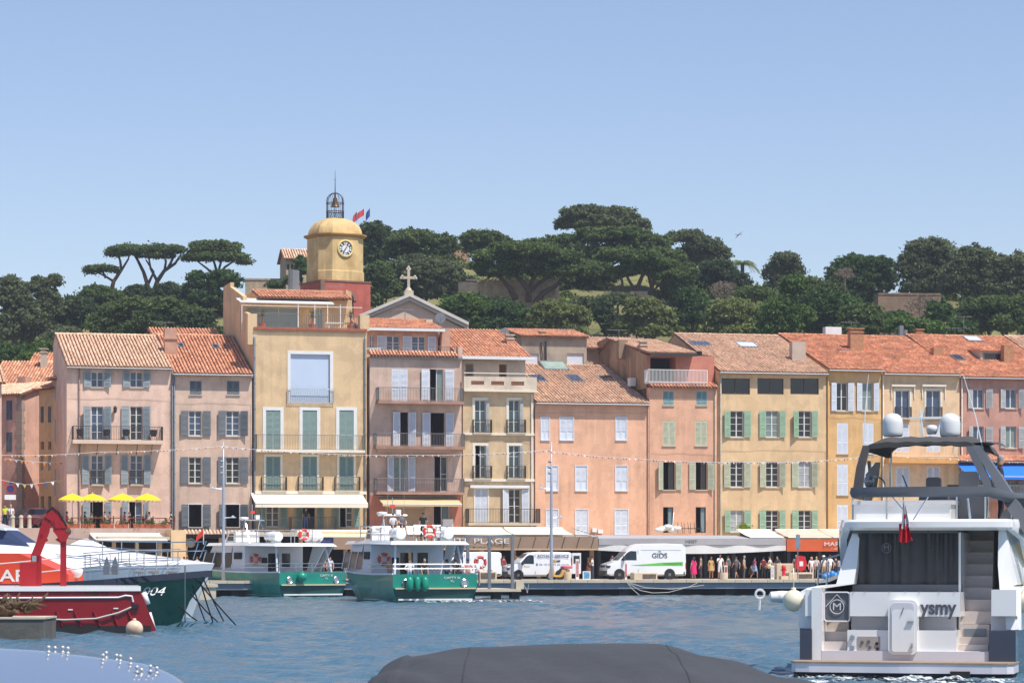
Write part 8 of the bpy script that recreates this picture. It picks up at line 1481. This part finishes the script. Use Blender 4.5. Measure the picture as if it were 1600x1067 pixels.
# bimini and its frame
CV = mat('charcoal_canvas', (70, 68, 66), .9, .14, 2, bump=.4, bscale=5); v0, v1 = 2.9, 6.8; a, b = D(1351, 700, v0), D(1528, 700, v0); zc0, zc1 = D(1430, 697, v0).z, D(1430, 681, v0 + 1).z; m = MB(); rg = []
for t in np.linspace(0, 1, 9):
    v = v0 + (v1 - v0) * t; zt_ = zc0 + (zc1 - zc0) * min(1, .35 + 2.2 * t) - .18 * max(0, t - .55); row_ = []
    for s in np.linspace(0, 1, 25): x = a.x - .04 + (b.x - a.x + .08) * s; e = 1 - abs(2 * s - 1) ** 10; row_.append((x, v, zc0 - .08 + (zt_ - zc0 + .08) * e + .012 * math.sin(s * 37 + t * 5)))
    rg.append(row_)
m.ring(rg, False); m.ring([[(x, y, z - .03) for x, y, z in q_] for q_ in reversed(rg)], False); m.ring([[(x, v0 - .01, z) for x, v, z in rg[0]], [(x, v0 - .01, z - .09 - .03 * math.sin(i * .35)) for i, (x, v, z) in enumerate(rg[0])]], False); bm = m.build('bimini_top', CV, r, True, auto=50)
m = MB(); p = D(1561, 693, 6.2); q = D(1528, 700, 3.2); m.ring([[(q.x - .1, 3 + 2.6 * t, zc0 + .06), (q.x + .2, 3 + 2.7 * t, zc0 + .18 - .1 * (1 - t)), (q.x + .40, 3.1 + 2.7 * t, zc0 + .04)] for t in np.linspace(0, 1, 6)], False); m.build('bimini_wing', CV, bm, True)
def leg(pts, w_, nm, mt, th=.1):
    P_ = [D(*p_) for p_ in pts]; m = MB(); m.ring([[(p_.x - ww, p_.y - th, p_.z), (p_.x + ww, p_.y - th, p_.z), (p_.x + ww, p_.y + th, p_.z), (p_.x - ww, p_.y + th, p_.z)] for p_, ww in zip(P_, w_)]); return m.build(nm, mt, r, True, auto=40)
leg([(1340, 770, 2.5), (1345, 730, 2.7), (1354, 696, 2.9)], [.10, .085, .07], 'bimini_leg', VN); leg([(1516, 697, 2.9), (1536, 740, 2.8), (1552, 772, 2.7)], [.09, .09, .10], 'bimini_leg', CHAR); leg([(1526, 696, 3.1), (1558, 745, 2.9), (1590, 800, 2.5), (1618, 838, 2.3)], [.08, .12, .16, .18], 'radar_arch_leg', CHAR, .22); leg([(1358, 720, 6.5), (1362, 765, 6.5)], [.03, .03], 'front_strut', VN)
for P_, w_ in (([D(1392, 762, 6.6), D(1392, 697, 6.6)], .03), ([D(1410, 742, 6.5), D(1418, 762, 6.5)], .02), ([D(1516, 810, 2.1), D(1512, 778, 2.1)], .03), ([D(1394, 776, 1.6), D(1414, 800, 1.45)], .015), ([D(1450, 776, 1.6), D(1427, 812, 1.45)], .015)): m = MB(); m.tube(P_, w_, 6); m.build('support_tube', STEEL, r)
DOME = mat('radome_white', (216, 218, 216), .35, .03, 2)
for px in (1395, 1484.5):
    p = D(px, 679, 4.6); m = MB(); m.lathe([(.20, -.04), (.225, .0), (.23, .06), (.23, .26), (.215, .34), (.17, .42), (.1, .465), (.02, .48)], tuple(p), 24); m.build('satellite_dome', DOME, r, True, auto=60)
m = MB(); p = D(1456, 678, 4.6); m.lathe([(.1, 0), (.13, .1), (.13, .16), (.06, .2)], tuple(p), 16); m.build('small_dome', DOME, r, True); m = MB(); p, q = D(1421, 655, 4.8), D(1500, 655, 4.8); m.box(p.x, q.x, 4.75, 4.85, p.z, p.z + .05); p = D(1440, 680, 4.8); m.box(p.x - .03, p.x + .03, 4.77, 4.83, p.z, p.z + .55); m.build('radar_scanner', GEL, r)
for P_ in ([D(1349, 700, 3.2), D(1352, 640, 3.2), D(1357, 585, 3.2)], [D(1536, 704, 3.2), D(1524, 650, 3.2), D(1505, 585, 3.2)], [D(1443, 682, 4.5), D(1440, 660, 4.5), D(1437, 636, 4.5)]): m = MB(); m.tube(P_, [.02, .012, .006], 5); m.build('whip_antenna', GEL, r)
# side windows of the flybridge seen through the port frame
m = MB(); p = D(1358, 752, 5); m.ball((p.x, 5, p.z), (.12, .2, .16), 8, 6); m.build('searchlight', mat('searchlight_grey', (150, 150, 150), .3, metal=.5), r, True)
m = MB(); m.ring([[D(*p_, v) for p_ in ((1556, 822), (1566, 800), (1600, 770), (1640, 770), (1640, 822))] for v in (3.2, 3.35)]); m.build('flybridge_side', CHAR, r)
m = MB(); m.ring([[D(*p_, v) for p_ in ((1358, 764), (1352, 742), (1368, 722), (1376, 722), (1370, 764))] for v in (6.3, 6.33)]); m.build('smoked_screen', mat('smoked_acrylic', (70, 74, 78), .1, .1, 1), r)
for x_ in (1494, 1500, 1507): m = MB(); m.tube([D(x_, 811, 3.6), D(x_ + 1, 780, 3.6)], .016, 5); m.build('grab_rail', STEEL, r)
# ensign, fenders, skipper
r2 = thing('ensign', 'red and white ensign hanging from a staff at the yacht stern', 'flag', YT, tuple(D(1413, 815, 1.2))); m = MB(); m.tube([D(1414, 812, 1.2), D(1411, 774, 1.05)], .014, 6); m.build('staff', STEEL, r2)
def drape(c0, y0, y1, w0, w1, mt, nm):
    m = MB(); n = 12; P0, P1 = D(1412, y0, 1.1), D(1415, y1, 1.1); m.ring([[(P0.x + (P1.x - P0.x) * t + (w0 + (w1 - w0) * t) * (k / n - .5), 1.1 + .05 * math.sin(k * 1.3 + t * 3), P0.z + (P1.z - P0.z) * t - .10 * t * (1 - abs(k / n - .4)) ) for k in range(n + 1)] for t in np.linspace(0, 1, 7)], False); return m.build(nm, mt, r2, True)
drape(0, 781, 820, .03, .20, mat('ensign_white', (226, 220, 222), .8, .04), 'white_field'); drape(0, 818, 841, .20, .30, mat('ensign_red', (196, 16, 34), .8, .05), 'red_field')
for i, (px, py) in enumerate(((1404, 801), (1410, 806))): p = D(1414, 806, 1.03); m = MB(); m.prism([(p.x - .04 + i * .02, p.z - .06), (p.x + .03, p.z - .05 + i * .05), (p.x, p.z + .05)], 1.02, 1.03) ; m.build('crest', mat('ensign_red', (0, 0, 0)), r2)
for px, py, v, rad, lab in ((1240, 938, 1.4, .235, 'large cream ball fender hanging at the yacht port quarter'), (1600, 938, 1.6, .26, 'pale blue white fender at the yacht starboard quarter')):
    p = YT.at(px, py, v); fender(lab, YT, p.x, v, p.z, rad, .2, mat('ivory_fender', (222, 214, 188), .4, .06, 2))
p = YT.at(1222, 932, 4.5); m = MB(); m.lathe([(.05, -.3), (.12, -.26), (.14, 0), (.13, .25), (.04, .3)], (0, 0, 0), 14, 'x'); m.torus((-.5, 0, .06), .1, .03, 'y', 12, 5); m.tube([(-.5, 0, 0), (-.52, 0, -.3)], .03, 5); p = YT.w(p.x, 4.5, p.z); solo(m, 'cylinder_fender', GEL, 'white cylinder fender beyond the cream ball fender', 'fender', Frame(p.x, p.y, 0, p.z), smooth=True, auto=40)
m = MB()
for pts in ([(1277, 922), (1279, 890), (1288, 873), (1312, 866)], [(1291, 922), (1294, 878)], [(1279, 897), (1294, 892)]): m.tube([D(x, y, 2.6) for x, y in pts], .022, 6)
m.build('port_hand_rail', STEEL, r)
p = YT.at(1563, 708, 7.5); person('grey haired man in navy jacket standing on the yacht side deck', YT, (p.x, 7.5, p.z - 1.74), -80, 'stand', 1.74, (34, 40, 58), (40, 44, 60), 'g', (40, 44, 60))
# ---------------------------------------------------------------- foreground: bimini of a small boat, glossy deck at the lower left
BX = [575, 585, 600, 640, 700, 760, 850, 950, 1030, 1065, 1100, 1140, 1180, 1220, 1262]; BY = [1075, 1056, 1040, 1022, 1014, 1010, 1006.5, 1004.5, 1004.5, 1008, 1022, 1035, 1046, 1054, 1064]
m = MB(); rows = []; Yn, Yfar = 12.4, 14.4; nS, nT = 90, 26
for j in range(nT + 1):
    t = j / nT; Y = Yn + (Yfar - Yn) * t; row_ = []
    for i in range(nS + 1):
        s = i / nS; px = 575 + (1262 - 575) * s; X = (px - 800) / F * Yfar + .06 * (1 - t) * (s - .5); py = sum(np.interp(px + d_, BX, BY) for d_ in (-45, -30, -15, 0, 15, 30, 45)) / 7 if 640 < px < 1215 else np.interp(px, BX, BY); z = CH + (HY - py) / F * Yfar; sag = .012 * math.sin(s * 9 + 1) * math.sin(t * 3.1 * 2) ; fold = .022 * math.sin(s * 38 + 11 * t + math.sin(s * 9)) * max(0, 1 - s * 2.6) * (1 - .5 * t) + .018 * math.sin(s * 31 - t * 12) * math.exp(-((s - .84) / .13) ** 2) + .006 * math.sin((s + t * .6) * 26) * (1 - t) + .004 * math.sin(s * 71 + t * 17) * (1 - t)
        z += .05 * math.sin(math.pi * min(1, t * 1.02)) * 0 - .15 * (1 - t) ** 2.2 * (1 if s < .9 else 1 - (s - .9) * 4) + sag + fold; row_.append((X, Y, z))
    rows.append(row_)
m.ring(rows, False); m.ring([[(x, y, z - .012) for x, y, z in q_] for q_ in reversed(rows)], False); m.ring([rows[0], [(x, y + .01, z - .05) for x, y, z in rows[0]]], False)
r = thing('small_boat', 'small boat in the foreground under a charcoal bimini canopy', 'boat', W0, (0, 13.4, 0)); m.build('bimini_canopy', mat('slate_canvas', (60, 62, 66), .85, .14, 2.2, bump=.35, bscale=14), r, True, auto=60)
for s_ in (.24, .68):                      # stitched seams
    m = MB(); m.tube([(q_[int(s_ * nS)][0], q_[int(s_ * nS)][1], q_[int(s_ * nS)][2] - .001) for q_ in rows], .004, 5); m.build('seam', IRON, r)
m = MB(); m.tube([(x, y - .004, z - .02) for x, y, z in rows[0]], .012, 5); m.build('edge_piping', IRON, r)
m = MB()
for Y in (12.6, 13.4, 14.3):
    k = int((Y - Yn) / (Yfar - Yn) * nT); rw = rows[k]; m.tube([(rw[6][0], Y, .9)] + [(x, y, z - .03) for x, y, z in rw[6:-2:6]] + [(rw[-3][0], Y, .9)], .014, 6)
x0 = (1052 - 800) / F * 13.2; m.tube([(x0, 13.2, 2.05), (x0 + .03, 13.2, .9)], .02, 6); m.build('canopy_frame', IRON, r); m = MB(); m.ring([[(x, 13.4 - b, z), (x, 13.4 - b * .8, .0), (x, 13.4 + b * .8, .0), (x, 13.4 + b, z)] for x, b, z in ((-2.4, .9, .85), (0, 1.05, .85), (1.6, .9, .95), (2.6, .3, 1.1))]); m.build('hull', GEL, r)
BG = mat('blue_grey_gloss', (112, 124, 142), .16, .02, .5, coat=.6); m = MB(); rows = []
EX = [-260, -100, 0, 60, 130, 180, 230, 262, 285, 305]; EY = [1004, 1005, 1007, 1010, 1018, 1024, 1031, 1043, 1056, 1075]
for j in range(31):
    t = j / 30; Y = 12.4 + 1.6 * t; row_ = []
    for i in range(41):
        s = i / 40; px = -260 + 570 * s; X = (px - 800) / F * 14.0 * (.97 + .03 * t); z = CH + (HY - np.interp(px, EX, EY)) / F * 14.0; z += -.20 * (1 - t) ** 1.1 - .12 * max(0, t - .9) ** 2 * 20; row_.append((X, Y, z))
    rows.append(row_)
m.ring(rows, False); e = [(x, y + .02, z - 1.3) for x, y, z in rows[-1]]; m.ring([rows[-1], e], False); m.ring([[q_[-1] for q_ in rows], [(q_[-1][0] + .05, q_[-1][1], q_[-1][2] - 1.3) for q_ in rows]], False); r = thing('glossy_boat_deck', 'glossy blue grey boat deck with chrome studs at the lower left', 'boat', W0, (-2.4, 13, 0)); m.build('deck_shell', BG, r, True, auto=50)
def dz(px, Y): return CH + (HY - np.interp(px, EX, EY)) / F * 14.0
for px, py in ((76, 1017), (86, 1018), (98, 1019), (106, 1020), (161, 1033), (166, 1028), (182, 1035), (188, 1029), (204, 1039), (214, 1050), (221, 1054), (235, 1050), (245, 1053)):
    best = min(((abs(((HY - py) / F * 1.0) * p_[1] + CH - p_[2]) + abs((px - 800) / F * p_[1] - p_[0]) * 1.0, p_) for rw in rows for p_ in rw), key=lambda q_: q_[0])[1]; X = (px - 800) / F * best[1]; m = MB(); m.lathe([(.012, -.004), (.010, .006), (.005, .012), (.006, .018), (.0105, .024), (.008, .033), (.002, .036)], (X, best[1], best[2]), 12); m.build('chrome_stud', mat('brushed_alloy', (196, 196, 196), .45, .1, 60, metal=.4), r, True)
# foam behind the yacht and the nearer ferry
fm = bpy.data.materials.new('foam'); fm.use_nodes = True; N = fm.node_tree.nodes; Lk = fm.node_tree.links; b_ = N['Principled BSDF']; b_.inputs['Base Color'].default_value = (.8, .85, .86, 1); b_.inputs['Roughness'].default_value = .6; tc = N.new('ShaderNodeTexCoord'); tx = N.new('ShaderNodeTexNoise'); tx.inputs['Scale'].default_value = 2.6; tx.inputs['Detail'].default_value = 8; tx.inputs['Roughness'].default_value = .7; rp = N.new('ShaderNodeValToRGB'); rp.color_ramp.elements[0].position = .53; rp.color_ramp.elements[1].position = .64; Lk.new(tc.outputs['Object'], tx.inputs['Vector']); Lk.new(tx.outputs['Fac'], rp.inputs[0]); Lk.new(rp.outputs[0], b_.inputs['Alpha'])
def foam(lab, fr, x0, x1, y0, y1, z=.05):
    m = MB(); n, k = 40, 20; m.ring([[(x0 + (x1 - x0) * i / n + .2 * math.sin(j), y0 + (y1 - y0) * j / k, z + .035 * math.sin(i * 1.7 + j * 2.3) + .03 * math.sin(i * .9 - j * 1.1)) for i in range(n + 1)] for j in range(k + 1)], False); o = m.build('foam', fm); o.location = fr.o; o.rotation_euler = (0, 0, fr.a); tag(o, lab, 'foam', None, 'stuff')
foam('white churned foam behind the motor yacht', YT, -2.2, 2.6, -4.5, .6, .09); foam('thin white wake at the nearer ferry stern', FB, -1.5, 5.5, -3.2, -.4)
# ---------------------------------------------------------------- thin summer haze
m = MB(); m.box(-170, 170, -12, 372, -4, 66); hz_ = m.build('haze', mat('haze_air', (255, 255, 255))); hm = bpy.data.materials.new('haze_volume'); hm.use_nodes = True; N = hm.node_tree.nodes; N.remove(N['Principled BSDF']); pv = N.new('ShaderNodeVolumePrincipled'); pv.inputs['Density'].default_value = .0002; pv.inputs['Color'].default_value = (.78, .86, 1, 1); hm.node_tree.links.new(pv.outputs[0], N['Material Output'].inputs['Volume']); hz_.data.materials.clear(); hz_.data.materials.append(hm); tag(hz_, 'thin pale summer haze over the harbour', 'haze', None, 'stuff')
